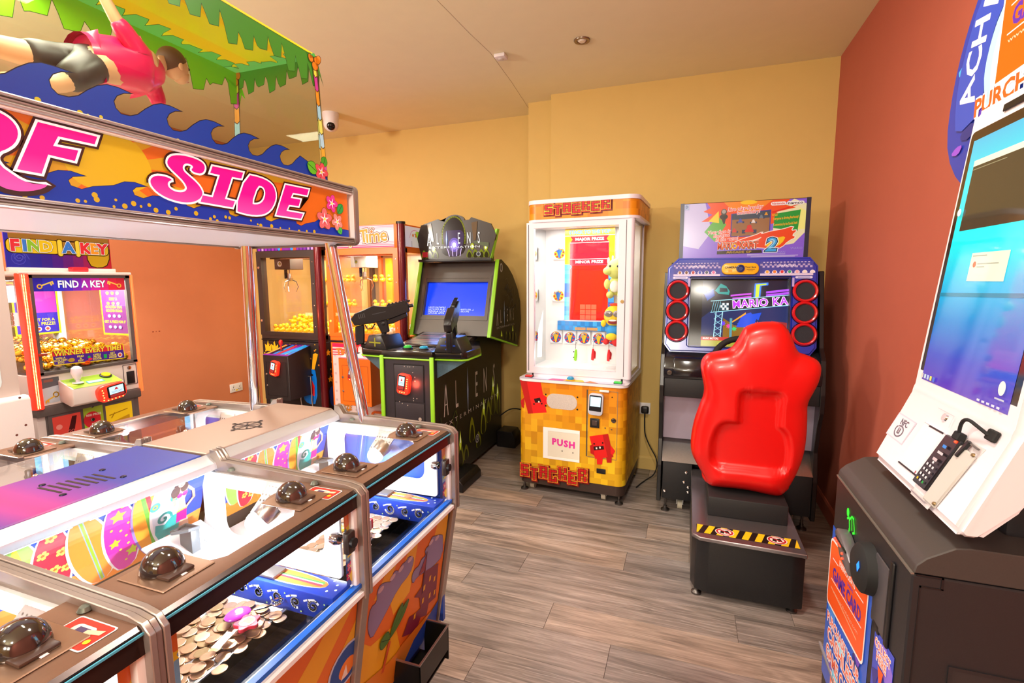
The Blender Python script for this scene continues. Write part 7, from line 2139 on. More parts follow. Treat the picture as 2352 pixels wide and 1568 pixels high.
# toys on the hooks
def in_tower(o, p):
    o.location = SM @ Vector(p)
    o.rotation_euler = (0, 0, SYAW)
def toy_pack(blue):
    root = bpy.data.objects.new('toy_pack', None); COL.objects.link(root)
    pk = P(root, Vector((0, 0, 0)))
    q = MB(); q.prism(rrect(-.046, -.050, .046, .046, .008), 'y', -.002, .0); q.build('backing_card', pr('EDEDEA', .3), pk)
    q = MB(); q.prism(rrect(-.043, -.045, .043, .040, .01), 'y', -.006, -.002); q.build('blister', mat('clear_blister', 'F4F4F6', .1), pk)
    a = Art((0, -.0064, 0), FU, FV, step=.0004)
    c1, c2 = ('1E5AB0', 'F0C21E') if blue else ('F0C81E', '1E6AC0')
    a.disc(0, -.004, .040, c1, .040, 24)
    for k in range(8):
        t_ = k * PI / 4 + .2
        a.disc(.030 * math.cos(t_), -.004 + .030 * math.sin(t_), .0075, 'D82A2A', n=10)
    a.poly([(-.020, .004), (.020, .004), (.020, .016), (.006, .016), (.0, .024), (-.02, .016)], c2); a.poly([(-.016, .004), (.016, .004), (.004, -.040), (-.004, -.040)], c2)
    a.poly(smooth_loop([(-.026, .026), (0, .040), (.026, .026), (.02, .020), (0, .030), (-.02, .02)], 1), 'E8A82A' if blue else 'F4E8C0')
    a.build('dial_print', pk)
    q = MB()
    n_ = 46
    q.tube([(-.004 + .0055 * math.cos(k * .95), .004 - k * .0022, .030 + .0055 * math.sin(k * .95) - k * .0005) for k in range(n_)], .0014, 5)
    q.build('spring_hook', mat('hook_silver', 'C9CCD2', .2, .9), pk)
    return root
tp = {}
for lab, (x, z), blue, grp in [('boxed spinner toy with a yellow dial, topmost on the left', (-.882, 1.612), 0, None), ('boxed spinner toy with a yellow dial, second from the top on the left', (-.888, 1.312), 0, None)] + \
        [('boxed spinner toy with a blue dial, number %s from the left in the lower row' % n, (-.905 + k * .105, 1.010), 1, 'blue dial toys in the lower row') for k, n in enumerate(('one', 'two', 'three', 'four', 'five'))]:
    if blue not in tp:
        tp[blue] = o = toy_pack(blue)
    else:
        o = copy_tree(tp[blue])
    in_tower(o, (x, 3.405 + (.075 if not blue else .075), z))
    tag(o, lab, 'toy', grp)
def keychain(col, dark, nm):
    root = bpy.data.objects.new('keychain', None); COL.objects.link(root)
    pk = P(root, Vector((0, 0, 0)))
    q = MB(); q.tube([(0.0, 0, .09 - k * .006) for k in range(9)], .0022, 6); q.tube([(.010 * math.cos(k * PI / 6), 0, .10 + .010 * math.sin(k * PI / 6)) for k in range(12)], .0015, 5, True); q.build('chain', CHROME, pk)
    q = MB(); q.prism([(-.012, -.040), (.006, -.045), (.012, .0), (.008, .038), (-.004, .040), (-.010, .0)], 'y', -.006, .006, .003, 1); q.build('charm', mat(nm, col, .3), pk)
    if dark:
        q = MB(); q.ball((-.014, 0, .02), .005, 8); q.ball((-.014, 0, -.02), .005, 8); q.build('beads', BLACK, pk)
    else:
        q = MB(); q.prism([(.004, -.030), (.016, -.034), (.020, .01), (.012, .026), (.006, .02)], 'y', .006, .014, .003, 1); q.build('second_charm', mat(nm, col, .3), pk)
    return root
k1 = keychain('8AD02A', True, 'lime_charm'); in_tower(k1, (-.735, 3.40, .895)); tag(k1, 'lime green figure keychain hanging at the tower bottom', 'keychain')
k2 = keychain('D82A2A', False, 'red_charm'); in_tower(k2, (-.612, 3.40, .905)); tag(k2, 'red keychain hanging next to the lime green one', 'keychain')
k3 = copy_tree(k2); in_tower(k3, (-.502, 3.40, .905)); tag(k3, 'red keychain hanging farthest right at the tower bottom', 'keychain')
for o, x in ((k1, -.735), (k2, -.612), (k3, -.502)):
    h = bx('hook_rod', (x - .002, 3.398, .994), (x + .002, 3.49, .998), CHROME, ST)
# two plush toys against the right pane
def plush(nm, lab, loc, parts):
    root = bpy.data.objects.new(nm, None); COL.objects.link(root)
    pk = P(root, Vector((0, 0, 0)))
    for pn, m, balls in parts:
        q = MB()
        for c, r, sc in balls:
            q.ball(c, r, 18, sc)
        q.build(pn, m, pk)
    in_tower(root, loc); tag(root, lab, 'plush toy')
fz = lambda n, c: mat(n, c, .9, bump=.5, gscale=300, grain=.1)
plush('plush_dragon', 'pale green plush animal with white horns behind the right pane', (-.445, 3.33, 1.44),
      [('body', fz('pale_lime_plush', 'D2DC7A'), [((0, 0, -.06), .058, (.9, .8, 1.1)), ((0, -.02, .05), .066, (.95, .9, 1)), ((-.045, -.05, .035), .034, (1, 1, .8)), ((-.055, -.03, -.05), .026, (.8, .8, 1.3)), ((.055, -.03, -.05), .026, (.8, .8, 1.3)), ((-.035, -.03, -.12), .03, (.8, 1.2, .8)), ((.035, -.03, -.12), .03, (.8, 1.2, .8)), ((.06, 0, .11), .024, (.7, .5, 1))]),
       ('belly', fz('white_plush', 'EFEDE0'), [((-.005, -.036, -.065), .040, (.8, .5, 1)), ((-.048, -.035, .10), .014, (.6, .6, 1.6)), ((-.02, -.035, .115), .012, (.6, .6, 1.6))]),
       ('eyes', mat('plush_eye', '1A1A1A', .2), [((-.030, -.072, .066), .008, (1, .6, 1)), ((.022, -.078, .064), .008, (1, .6, 1))])])
plush('plush_figure', 'round yellow plush with glasses and blue trousers behind the right pane', (-.452, 3.33, 1.15),
      [('head', fz('yellow_plush', 'F2CE2A'), [((0, 0, .03), .072, (1, .85, 1)), ((-.07, -.02, -.02), .018, (1, .8, 1.3)), ((-.01, -.045, -.105), .030, (1.3, .7, .8))]),
       ('trousers', fz('blue_plush', '3A9AE0'), [((0, 0, -.065), .055, (1.05, .8, .8))]),
       ('feet', fz('red_plush', 'D8302E'), [((.02, -.02, -.135), .034, (1, 1, 1.1)), ((-.05, -.02, -.14), .022, (1, 1, 1))]),
       ('glasses', mat('grey_lens', '8A8480', .15, .3), [((-.03, -.062, .048), .024, (1.2, .4, .9)), ((.028, -.062, .048), .024, (1.2, .4, .9))]),
       ('smile', mat('dark_red_smile', '8A1A1E', .5), [((0, -.060, -.005), .026, (1.3, .35, .6))]), ('teeth', WHITE, [((0, -.068, .004), .018, (1.4, .3, .35))]),
       ('hair', fz('red_hair', 'D8402A'), [((.0, -.01, .105), .02, (1.8, .6, .5))])])

# ================================================================== racing game cabinet with seat
t = RC = T('racing_cabinet', 'blue kart racing arcade cabinet with red ringed speakers and a moulded red seat', 'arcade cabinet', (.30, 3.0, 0))
BLUE = mat('gloss_blue_moulding', '1C2FA8', .22, coat=.4)
BLK2 = mat('semi_gloss_black', '121214', .3)
# lower body
for xs in (-.125, .700):
    q = MB(); q.prism([(3.02, .075), (3.02, .30), (3.055, .46), (3.02, .62), (2.985, .70), (2.985, .80), (3.02, .98), (3.09, 1.04), (3.20, 1.46), (3.66, 1.46), (3.66, .075)], 'x', xs - .012, xs + .012, .003, 1); q.build('side_panel', BLK2, t, smooth=False)
bx('cabinet_core', (-.112, 3.30, .08), (.688, 3.66, 1.02), BLACKM, t)
q = MB(); q.prism([(3.10, .455), (3.085, .735), (3.32, .735), (3.32, .455)], 'x', -.112, .688); q.build('lilac_panel', mat('lilac_grey_metal', 'A9A0B4', .38, .5), t, smooth=False)
bx('knee_panel', (-.112, 2.995, .735), (.688, 3.30, .845), BLACKM, t, .004)
q = MB(); q.prism([(3.02, .33), (3.16, .45), (3.32, .455), (3.32, .33)], 'x', -.112, .688); q.build('pedal_ramp', STEEL, t, smooth=False)
bx('pedal_box', (-.105, 3.025, .095), (.062, 3.32, .328), BLACKM, t, .003)
bx('pedal_box', (.50, 3.025, .095), (.688, 3.32, .328), BLACKM, t, .003)
q = MB()
for x, z in ((.03, .27), (.02, .21), (.045, .18), (.045, .15), (-.09, .14)):
    q.lathe([(0, .006), (.006, .005), (.009, .002), (.009, 0)], (x, 3.025, z), (0, -1, 0), 10)
q.build('box_bolts', CHROME, t, kind='stuff')
foot(t, -.085, 3.07, .1); foot(t, .66, 3.07, .1); foot(t, -.085, 3.6, .1); foot(t, .66, 3.6, .1)
castor(t, .0, 3.12, .096); castor(t, .6, 3.12, .096)
# dash with wheel
q = MB(); q.prism([(2.99, .845), (2.99, .905), (3.02, .965), (3.10, 1.015), (3.30, 1.015), (3.30, .845)], 'x', -.118, .694, .008, 2); q.build('dashboard', mat('gloss_black_dash', '1B1B20', .18, coat=.5), t)
for x0 in (-.10, .47):
    q = MB(); q.prism([(2.975, .86), (2.975, .90), (3.0, .958), (3.04, .975), (3.04, .86)], 'x', x0 + .035, x0 + .20, .01, 2); q.build('dash_bulge', mat('gloss_black_dash', '1B1B20', .18, coat=.5), t)
    lock(t, (x0 + .015, 2.988, .88), (0, -1, 0), .014)
q = MB(); W0 = Vector((.285, 2.90, .97)); rot = Matrix.Rotation(R(62), 3, 'X')
q.tube([W0 + rot @ Vector((.14 * math.cos(k * PI / 16), .14 * math.sin(k * PI / 16), 0)) for k in range(32)], .017, 12, True)
for k in range(3):
    a_ = R(90 + 120 * k); q.tube([W0, W0 + rot @ Vector((.14 * math.cos(a_), .14 * math.sin(a_), 0))], .012, 8)
q.ball(W0, .045, 16, (1, .6, 1)); q.cyl(W0, W0 + Vector((0, .12, -.02)), .03, 14)
q.build('steering_wheel', RUBBER, t)
# blue bezel: octagon frame round the screen
U = Vector((1, 0, 0)); V = Vector((0, .08, .50)).normalized(); N = U.cross(V)
o0 = Vector((.275, 3.055, 1.005)); M = frame_m(o0, U, V)
def bz(x, z):
    return (x - .275, (z - 1.005) / .9875)
out = [bz(-.09, .993), (bz(.64, 1.0)), bz(.672, 1.045), bz(.668, 1.49), bz(.628, 1.54), bz(-.06, 1.545), bz(-.118, 1.488), bz(-.122, 1.035)]
inn = [bz(.018, 1.035), bz(.535, 1.035), bz(.537, 1.04), bz(.535, 1.418), bz(.530, 1.424), bz(.020, 1.424), bz(.014, 1.418), bz(.013, 1.04)]
q = MB(); q.frame(out, inn, 'z', -.06, .0); 
es = [e for e in q.bm.edges if abs(e.verts[0].co.z) < 1e-4 and abs(e.verts[1].co.z) < 1e-4 and (len([f for f in e.link_faces if abs(f.normal.z) < .5]) > 0)]
bmesh.ops.bevel(q.bm, geom=es, offset=.012, segments=3, affect='EDGES')
q.xf(M); q.build('blue_bezel', BLUE, t)
bx('monitor_back', (-.10, 3.22, 1.01), (.66, 3.62, 1.52), BLACKM, t)
RINGM = mat('red_speaker_ring', 'C8161C', .2, coat=.5, emit=.12)
for x in (-.055, .608):
    for z in (1.352, 1.234, 1.116):
        c = M @ Vector((*bz(x, z), 0))
        q = MB(); q.lathe([(.046, .0), (.050, .014), (.056, .016), (.061, .010), (.063, 0)], c, N, 32); r_ = q.build('speaker_ring', RINGM, t)
        q = MB(); q.lathe([(0, .004), (.046, .003), (.047, .0)], c, N, 28); q.build('speaker_mesh', mat('speaker_mesh', '1C1C26', .7, bump=.4, gscale=500), r_)
        q = MB(); q.lathe([(.0635, .0), (.066, .004), (.068, .0)], c, N, 32); q.build('outer_rim', BLACK, r_)
q = MB(); q.prism(rrect(bz(.178, 0)[0], bz(0, 1.442)[1], bz(.372, 0)[0], bz(0, 1.507)[1], .03, 6), 'z', 0, .022, .006, 2); q.xf(M); cb = q.build('camera_bar', mat('yellow_plastic', 'EBB01C', .3), t)
q = MB(); q.lathe([(.022, 0), (.022, .008), (.014, .010), (.012, .006), (0, .006)], M @ Vector((*bz(.276, 1.474), .022)), N, 20); q.build('camera_lens', mat('navy_lens', '1A2A6A', .2), cb)
a = Art(M @ Vector((0, 0, .0224)), U, V, step=.0003)
x_, z_ = bz(.225, 1.481); a.text('CAMERA', x_, z_, .016, '2A2010', .03); a.rect(x_ - .012, z_ - .026, x_ + .008, z_ - .012, 'D89A1A')
x_, z_ = bz(.328, 1.482); a.text('Your face', x_, z_, .014, '2A2010', .02); a.rect(x_ - .02, z_ - .014, x_ + .022, z_ - .011, '6A5010'); a.text('camera', x_, z_ - .02, .009, '5A4010')
a.build('camera_print', cb)
a = Art(M @ Vector((0, 0, .0003)), U, V, step=.0003, rough=.3, emit=.05)
for x0, x1, s_ in ((-.085, .172, 1), (.380, .642, -1)):
    (xa, za), (xb, zb) = bz(x0, 1.437), bz(x1, 1.515)
    a.rect(xa, za, xb, zb, '3A3A98')
    for i in range(22):
        for j in range(2):
            if (i + j) % 2:
                a.rect(xa + i * .0117, zb - .034 + j * .011, xa + (i + 1) * .0117, zb - .023 + j * .011, 'B9A8D8', up=False)
    a.k += 1
    for i in range(14):
        a.rect(xa + .015 + i * .017, zb - .006, xa + .024 + i * .017, zb - .002, 'D9CCE8', up=False)
    a.rect(xa, za, xb, za + .012, 'C9BCDC'); a.text('CHARACTERS', (xa + xb) / 2, zb - .024, .0145, '7A78C8', .05); a.text('CHARACTERS', (xa + xb) / 2, zb - .024, .0145, 'E6E0F6', .02)
    for i in range(6 if s_ > 0 else 7):
        x = xa + .036 + i * .037
        c = (('8A5A3A', '6A4428', 'A83A3A', '3A4AB0', '4A5A6A', 'C86A9A'), ('E0A03A', 'D87A2A', 'C82A2A', '2A9A6A', 'D8A0A8', 'E0D0C8', 'D8D0D8'))[0 if s_ > 0 else 1][i]
        a.poly(smooth_loop([(x - .015, za + .012), (x - .011, za + .026), (x, za + .032), (x + .011, za + .026), (x + .015, za + .012)], 1), 'D9D2EA'); a.disc(x, za + .021, .008, c, .009, 10)
for x, s_ in ((-.045, 1), (.598, -1)):
    xa, za = bz(x, 1.427); a.poly(rrect(xa - .042, za - .007, xa + .042, za + .006, .006), 'C9C4E6'); a.rect(xa - .03, za - .003, xa + .03, za + .002, '8A88C0')
xa, za = bz(.003, 1.405); a.rect(xa - .004, za - .03, xa + .007, za + .02, 'A898D0'); xa, za = bz(.548, 1.405); a.rect(xa - .007, za - .03, xa + .004, za + .02, 'A898D0')
a.build('bezel_print', t)
# game picture
SCo = M @ Vector((0, 0, -.045))
a = Art(SCo, U, V, step=.0003, emit=.9, rough=.1)
def sp(x, z):
    return bz(x, z)
def SP(L):
    return [bz(x, z) for x, z in L]
(xa, za), (xb, zb) = bz(.013, 1.035), bz(.537, 1.424)
a.rect(xa, za, xb, zb, '0E1218', emit=.25)
(xa, za), (xb, zb) = bz(.082, 1.035), bz(.537, 1.415)
a.rect(xa, za, xb, zb, '141A2E')
a.poly(SP([(.082, 1.20), (.20, 1.30), (.37, 1.28), (.537, 1.33), (.537, 1.10), (.082, 1.10)]), '1A2A5A')
a.poly(SP([(.20, 1.20), (.26, 1.16), (.40, 1.15), (.47, 1.12), (.47, 1.07), (.20, 1.07)]), '7A5A1E')
for k in range(9):
    star(a, *bz(.20 + k * .03, 1.17 - (k % 3) * .015), .016, ('5A3AE0', 'E03A9A', '2AC06A', '3A6AF0', 'E0A02A', '8A3AE0', 'E04A3A', '2AB0C0', '6A5AF0')[k], k, 7, .5)
a.poly(SP([(.27, 1.15), (.30, 1.22), (.345, 1.235), (.375, 1.20), (.36, 1.15)]), '1E4AD0'); a.poly(SP([(.345, 1.225), (.40, 1.235), (.385, 1.19)]), '1E4AD0'); a.poly(SP([(.25, 1.175), (.32, 1.225), (.318, 1.235), (.245, 1.18)]), 'E0962A')
for z, x0, x1 in ((1.335, .235, .345), (1.318, .245, .345), (1.302, .255, .345)):
    a.poly(SP([(x0, z), (x1, z + .012), (x1, z + .002), (x0, z - .010)]), 'B04AD0'); a.poly(SP([(.42, z + .02), (.537, z + .035), (.537, z + .022), (.42, z + .008)]), 'A04AE0')
a.poly(SP([(.355, 1.305), (.39, 1.31), (.395, 1.385), (.43, 1.39), (.43, 1.405), (.36, 1.40)]), '3A7AF0'); a.poly(SP([(.365, 1.315), (.382, 1.318), (.387, 1.388), (.42, 1.392), (.42, 1.40), (.368, 1.394)]), 'B8D83A')
a.poly(SP([(.15, 1.36), (.18, 1.40), (.21, 1.385), (.23, 1.355), (.225, 1.335), (.17, 1.34)]), '1A8A8A'); a.poly(SP([(.175, 1.375), (.215, 1.372), (.22, 1.352), (.175, 1.35)]), '0E2A3A'); a.disc(*bz(.108, 1.355), .008, 'E02A3A'); a.poly(SP([(.09, 1.34), (.14, 1.37), (.15, 1.33), (.11, 1.30)]), '2A4AA0')
a.poly(SP([(.13, 1.230), (.13, 1.298), (.537, 1.335), (.537, 1.278)]), '16222E'); a.line(SP([(.13, 1.298), (.537, 1.335)]), .004, '9ADCF0'); a.line(SP([(.13, 1.232), (.537, 1.278)]), .004, '8AD0EA')
for k in range(4):
    a.line(SP([(.135 + k * .012, 1.235), (.135 + (k + 1) * .012, 1.295)]), .0025, '6AB0C8')
for i in range(4):
    for j in range(3):
        a.rect(*bz(.182 + i * .011, 1.248 + j * .013), *bz(.193 + i * .011, 1.261 + j * .013), 'DCEAF0' if (i + j) % 2 else '2A4A5A', up=(i + j == 0))
for off, c in ((.07, 'F4F0FF'), (.02, 'B03AE0')):
    a.text('MARIO KA', bz(.388, 0)[0], bz(0, 1.289)[1], .060, c, off, rot=.085, width=.29 if off > .03 else .285, sp=1.1)
for x in (.150, .185):
    a.line(SP([(x, 1.08), (x + .01, 1.235)]), .005, '9AD0E0')
for k in range(4):
    a.line(SP([(.150, 1.09 + k * .035), (.192, 1.12 + k * .035)]), .003, '7AB8D0'); a.line(SP([(.192, 1.09 + k * .035), (.152, 1.12 + k * .035)]), .003, '7AB8D0')
a.rect(*bz(.235, 1.08), *bz(.248, 1.20), '4A8AA0')
a.poly(SP([(.44, 1.10), (.45, 1.19), (.53, 1.18), (.53, 1.10)]), '8A2A2E')
a.rect(*bz(.082, 1.070), *bz(.537, 1.090), 'B0302E'); a.text('MARIO MOTORS', bz(.135, 0)[0], bz(0, 1.080)[1], .016, 'F4E8E4', .01, width=.085); a.text('MARIO MOTORS', bz(.30, 0)[0], bz(0, 1.080)[1], .016, 'F4E8E4', .01, width=.085)
a.rect(*bz(.082, 1.035), *bz(.537, 1.070), '9A9A3A'); a.disc(*bz(.19, 1.05), .018, 'B8B84A', .010); a.disc(*bz(.22, 1.055), .012, 'D03A2A'); a.disc(*bz(.222, 1.047), .008, 'F0C83A', .004)
a.build('game_picture', t)
q = MB(); q.frame([bz(.013, 1.03), bz(.537, 1.03), bz(.537, 1.43), bz(.013, 1.43)], [bz(.016, 1.033), bz(.534, 1.033), bz(.534, 1.427), bz(.016, 1.427)], 'z', -.05, -.001); q.xf(M); q.build('screen_well', BLK2, t)
# marquee
q = MB(); q.box((-.058, 3.252, 1.535), (.632, 3.33, 1.872), .003, 1); q.build('marquee_box', BLACK, t)
q = MB(); q.box((-.06, 3.246, 1.535), (-.038, 3.27, 1.873)); q.box((.612, 3.246, 1.535), (.634, 3.27, 1.873)); q.build('marquee_side_trim', mat('navy_trim', '161A3A', .3), t)
a = Art((0, 3.2515, 0), FU, FV, step=.0003, emit=.32, rough=.2)
x0, x1, z0, z1 = -.038, .612, 1.538, 1.869
cols = ('8A5AD0', 'A888E0', 'D8C8E8', 'F2E86A', 'F0D83A')
a.rect(x0, z0, x1, z1, '8A62D8')
a.poly([(x0, 1.62), (x0, z1), (.08, z1), (.12, 1.70), (.05, 1.60)], 'C9C0EC'); a.poly([(.45, 1.60), (.56, 1.62), (x1, 1.68), (x1, 1.84), (.55, z1), (.45, 1.80)], 'EDE6B8'); a.poly([(.57, 1.70), (x1, 1.70), (x1, 1.80), (.58, 1.82)], 'F4EE8A')
a.poly([(.09, z1), (.53, z1), (.50, 1.84), (.56, 1.82), (.46, 1.80), (.52, 1.76), (.40, 1.72), (.42, 1.62), (.20, 1.62), (.13, 1.66), (.17, 1.71), (.09, 1.70), (.14, 1.76), (.06, 1.76), (.12, 1.80), (.07, 1.82), (.11, 1.84)], 'F0521E')
a.poly([(.18, z1), (.44, z1), (.38, 1.82), (.30, 1.80), (.22, 1.83)], 'F58A1E'); a.disc(.315, 1.862, .045, 'F9C81E', .012)
a.poly([(.08, 1.70), (.15, 1.79), (.20, 1.74), (.14, 1.64)], '5AB03A'); a.poly([(.10, 1.76), (.155, 1.82), (.16, 1.75)], 'F2D21E')
# photo frame of the race and green panel
a.poly([(.225, 1.665), (.225, 1.80), (.435, 1.815), (.435, 1.668)], '2A3AA0'); a.poly([(.230, 1.67), (.230, 1.765), (.430, 1.77), (.430, 1.672)], '9A6A42'); a.poly([(.230, 1.765), (.230, 1.797), (.430, 1.810), (.430, 1.77)], '3A4A5A')
for x, z, c, s_ in ((.275, 1.755, '4A5AB0', .014), (.345, 1.75, 'E8E0E0', .012), (.385, 1.775, '6A7A8A', .012), (.41, 1.79, 'E8A02A', .01), (.325, 1.705, 'D82A2A', .026), (.245, 1.70, 'D83A3A', .014)):
    a.rect(x - s_ * 1.5, z - s_ * .8, x - s_ * .8, z, '2A3A5A'); a.rect(x + s_ * .8, z - s_ * .8, x + s_ * 1.5, z, '2A3A5A'); a.poly([(x - s_, z - s_ * .5), (x + s_, z - s_ * .5), (x + s_ * .6, z + s_ * .3), (x - s_ * .6, z + s_ * .3)], c); a.disc(x, z + s_ * .6, s_ * .5, c)
a.poly([(.45, 1.71), (.575, 1.690), (.585, 1.808), (.455, 1.79)], '1E9A3A')
for k, w in enumerate(('What?', 'Everyone is driving fearlessly!', 'Commentary by the Goods Dash!')):
    z = 1.783 - (0, .018, .052)[k]
    a.text(w, .455 if k == 0 else .512, z, .020 if k else .018, 'C02A1E', .03, rot=.07, width=(.03, .13, .12)[k]); a.text(w, .455 if k == 0 else .512, z, .020 if k else .018, 'F9C82A', .01, rot=.07, width=(.03, .13, .12)[k])
for p in ([(.43, 1.800), (.56, 1.835), (.58, 1.838), (.45, 1.795)], [(.44, 1.68), (.52, 1.665), (.53, 1.672), (.45, 1.69)]):
    a.poly(p, 'E02A1E')
# microphone
a.poly([(.172, 1.775), (.196, 1.775), (.190, 1.742), (.184, 1.742)], '2A2420'); a.disc(.184, 1.785, .022, '2A2420', .016); a.disc(.184, 1.812, .016, '4A4440', .018); a.disc(.184, 1.815, .011, 'A8A29C', .012)
for w, x, z, h in (('Live play-by-play', .295, 1.829, .030), ('commentary!', .315, 1.806, .030), ('Your face is', .160, 1.697, .028), ('displayed', .175, 1.676, .028), ('in the game!', .205, 1.654, .028)):
    wd = len(w) * h * .385
    a.text(w, x, z, h, 'F8F2F0', .07, shear=.25, rot=.06, width=wd); a.text(w, x, z, h, 'E8281E', .012, shear=.25, rot=.06, width=wd * .985)
# flame and title
fl = smooth_loop([(.24, 1.63), (.30, 1.655), (.36, 1.672), (.395, 1.69), (.385, 1.675), (.44, 1.692), (.50, 1.70), (.555, 1.718), (.54, 1.69), (.575, 1.695), (.545, 1.665), (.57, 1.655), (.53, 1.635), (.50, 1.60), (.46, 1.59), (.40, 1.60), (.28, 1.61)], 1)
a.loops([fl], 'FBEFE6', .004); a.poly(fl, 'EE4A1E'); a.poly(smooth_loop([(.40, 1.61), (.46, 1.65), (.52, 1.665), (.50, 1.62), (.46, 1.60)], 1), 'F7C81E'); a.poly(smooth_loop([(.30, 1.64), (.35, 1.645), (.40, 1.665), (.37, 1.64)], 1), 'F8E2D0')
a.poly([(.155, 1.566), (.40, 1.570), (.395, 1.588), (.155, 1.585)], '2A1A12'); a.text('ARCADE GP', .275, 1.577, .017, 'D8A83A', .01, width=.135)
for off, c in ((.10, 'FFF6EA'), (.06, '2A1008'), (.02, 'F0622A')):
    a.text('MARIO', .212, 1.612, .054, c, off, width=.112); a.text('KART', .325, 1.614, .054, c, off, width=.104)
a.text('O', .248, 1.611, .040, 'F7C82A', .02)
for off, c in ((.09, 'F4FAFF'), (.06, '0E1A3A'), (.02, '3AA8E8')):
    a.text('2', .442, 1.612, .108, c, off, sx=1.15, shear=.15)
a.text('2', .444, 1.618, .075, '9AD8F6', 0, sx=1.1, shear=.15)
for w, x, wd in (('Nintendo', .470, .066), ('namco', .556, .076)):
    a.poly(rrect(x - wd / 2 - .006, 1.836, x + wd / 2 + .006, 1.856, .009), 'F6F0EE'); a.text(w, x, 1.846, .017 if w[0] == 'N' else .021, 'D02A2A' if w[0] == 'N' else '1A1418', .02, width=wd)
a.rect(-.036, 1.835, -.012, 1.866, 'A8B8D8'); a.text('D', -.024, 1.851, .022, '2A3A8A', .03)
for z, x0_, x1_ in ((1.560, .32, .52), (1.552, .32, .585), (1.546, .34, .57)):
    a.rect(x0_, z, x1_, z + .003, 'D8CCF0')
a.text('WARIO', .575, 1.592, .018, 'A898E0', 0); a.text('MAN', .50, 1.572, .018, 'A898E0', 0)
a.build('marquee_print', t)
# seat pedestal and steel deck
q = MB(); q.prism([(.058, 2.30), (.075, 2.245), (.13, 2.222), (.46, 2.222), (.505, 2.235), (.505, 3.02), (.058, 3.02)], 'z', .028, .272, .006, 2); q.build('pedestal', mat('textured_black', '17171A', .38, bump=.15, gscale=250), t)
q = MB(); q.prism([(.056, 2.295), (.056, 2.25), (.09, 2.218), (.505, 2.205), (.505, 3.06), (.056, 3.06)], 'z', .272, .290, .003, 1); q.build('steel_deck', mat('brushed_grey_deck', '8E8688', .25, .8, grain=.1, gscale=90), t)
foot(t, .085, 2.26, .03, .022); foot(t, .47, 2.26, .03, .022); foot(t, .085, 2.95, .03, .022); foot(t, .47, 2.95, .03, .022)
a = Art((0, 0, .2903), (1, 0, 0), (0, 1, 0), step=.0003, rough=.35)
p00, p10, p11, p01 = (.076, 2.262), (.486, 2.250), (.488, 2.325), (.074, 2.340)
def bil(s_, t_):
    return (p00[0] + (p10[0] - p00[0]) * s_, p00[1] + (p10[1] - p00[1]) * s_ + (p01[1] - p00[1]) * t_)
a.poly([bil(0, 0), bil(1, 0), bil(1, 1), bil(0, 1)], '1A1614')
for k in range(9):
    s0 = -.05 + k * .125
    pts = [(max(0, min(1, s_)), t_) for s_, t_ in ((s0, 0), (s0 + .065, 0), (s0 + .125, 1), (s0 + .06, 1))]
    a.poly([bil(*p) for p in pts], 'F2C81E', up=(k == 0))
for s_ in (.29, .80):
    x, y = bil(s_, .5); a.disc(x, y, .040, 'F0E8E0', .034); a.disc(x, y, .036, 'C0202A', .030); a.disc(x, y, .028, 'F0E8E0', .024); a.poly([(x - .02, y - .012), (x - .004, y - .018), (x + .0, y + .01), (x - .014, y + .014)], '2A1A18'); a.poly([(x + .004, y - .014), (x + .02, y - .006), (x + .014, y + .016), (x + .0, y + .01)], '2A1A18'); a.line([(x - .024, y + .016), (x + .024, y - .016)], .006, 'C0202A')
a.build('hazard_strip', t)
bx('seat_riser', (.128, 2.45, .290), (.472, 2.86, .385), BLACKM, t, .006)
# moulded seat shell grown from its outline
SEATM = mat('red_moulded_plastic', 'E0100E', .32, coat=.15)
SOUT = [(.269, 1.206), (.321, 1.223), (.384, 1.226), (.416, 1.214), (.449, 1.166), (.477, 1.088), (.516, 1.077), (.562, 1.057), (.58, 1.023), (.575, .97), (.556, .916), (.535, .861), (.541, .789), (.546, .699), (.541, .598), (.519, .502), (.485, .412), (.455, .374), (.406, .377), (.3, .392), (.176, .387), (.132, .385), (.113, .427), (.075, .492), (.046, .548), (.039, .606), (.049, .706), (.072, .795), (.097, .873), (.078, .958), (.069, 1.014), (.087, 1.057), (.13, 1.075), (.197, 1.085), (.228, 1.132), (.25, 1.187)]
so = smooth_loop(SOUT, 2)
cx, cz = .31, .76
NR = 26
def sbox_d(x, z, bx_, bz_, hx, hz, r):
    dx, dz = abs(x - bx_) - hx + r, abs(z - bz_) - hz + r
    return math.hypot(max(dx, 0), max(dz, 0)) + min(max(dx, dz), 0) - r
def sst(a_, b_, x):
    k = max(0, min(1, (x - a_) / (b_ - a_))); return k * k * (3 - 2 * k)
def seat_back(x, z, k):
    edge = math.sqrt(max(0, 1 - k ** 7))
    d1 = sbox_d(x, z, .303, .632, .170 - .03 * sst(.62, .78, z), .118, .05)
    d2 = sbox_d(x, z, .333, .80, .090, .105, .03)
    d = min(d1, d2)
    rec = .030 * (1 - sst(-.016, .010, d))
    roll = .018 * math.exp(-((z - .455) / .05) ** 2) * (1 - sst(.10, .19, abs(x - .30)))
    return -(.085 * edge + roll) + rec * edge
def lean(z):
    return 2.555 - (z - .75) * .10
q = MB()
n_ = len(so)
rings = []
for i in range(NR + 1):
    k = 1 - (1 - i / NR) ** 1.0
    k = i / NR
    ring = []
    for (x, z) in so:
        X, Z = cx + (x - cx) * k, cz + (z - cz) * k
        ring.append((X, lean(Z) + seat_back(X, Z, k), Z))
        if i == 0:
            break
    rings.append(ring)
V_ = [[q.bm.verts.new(p) for p in r_] for r_ in rings]
fr = []
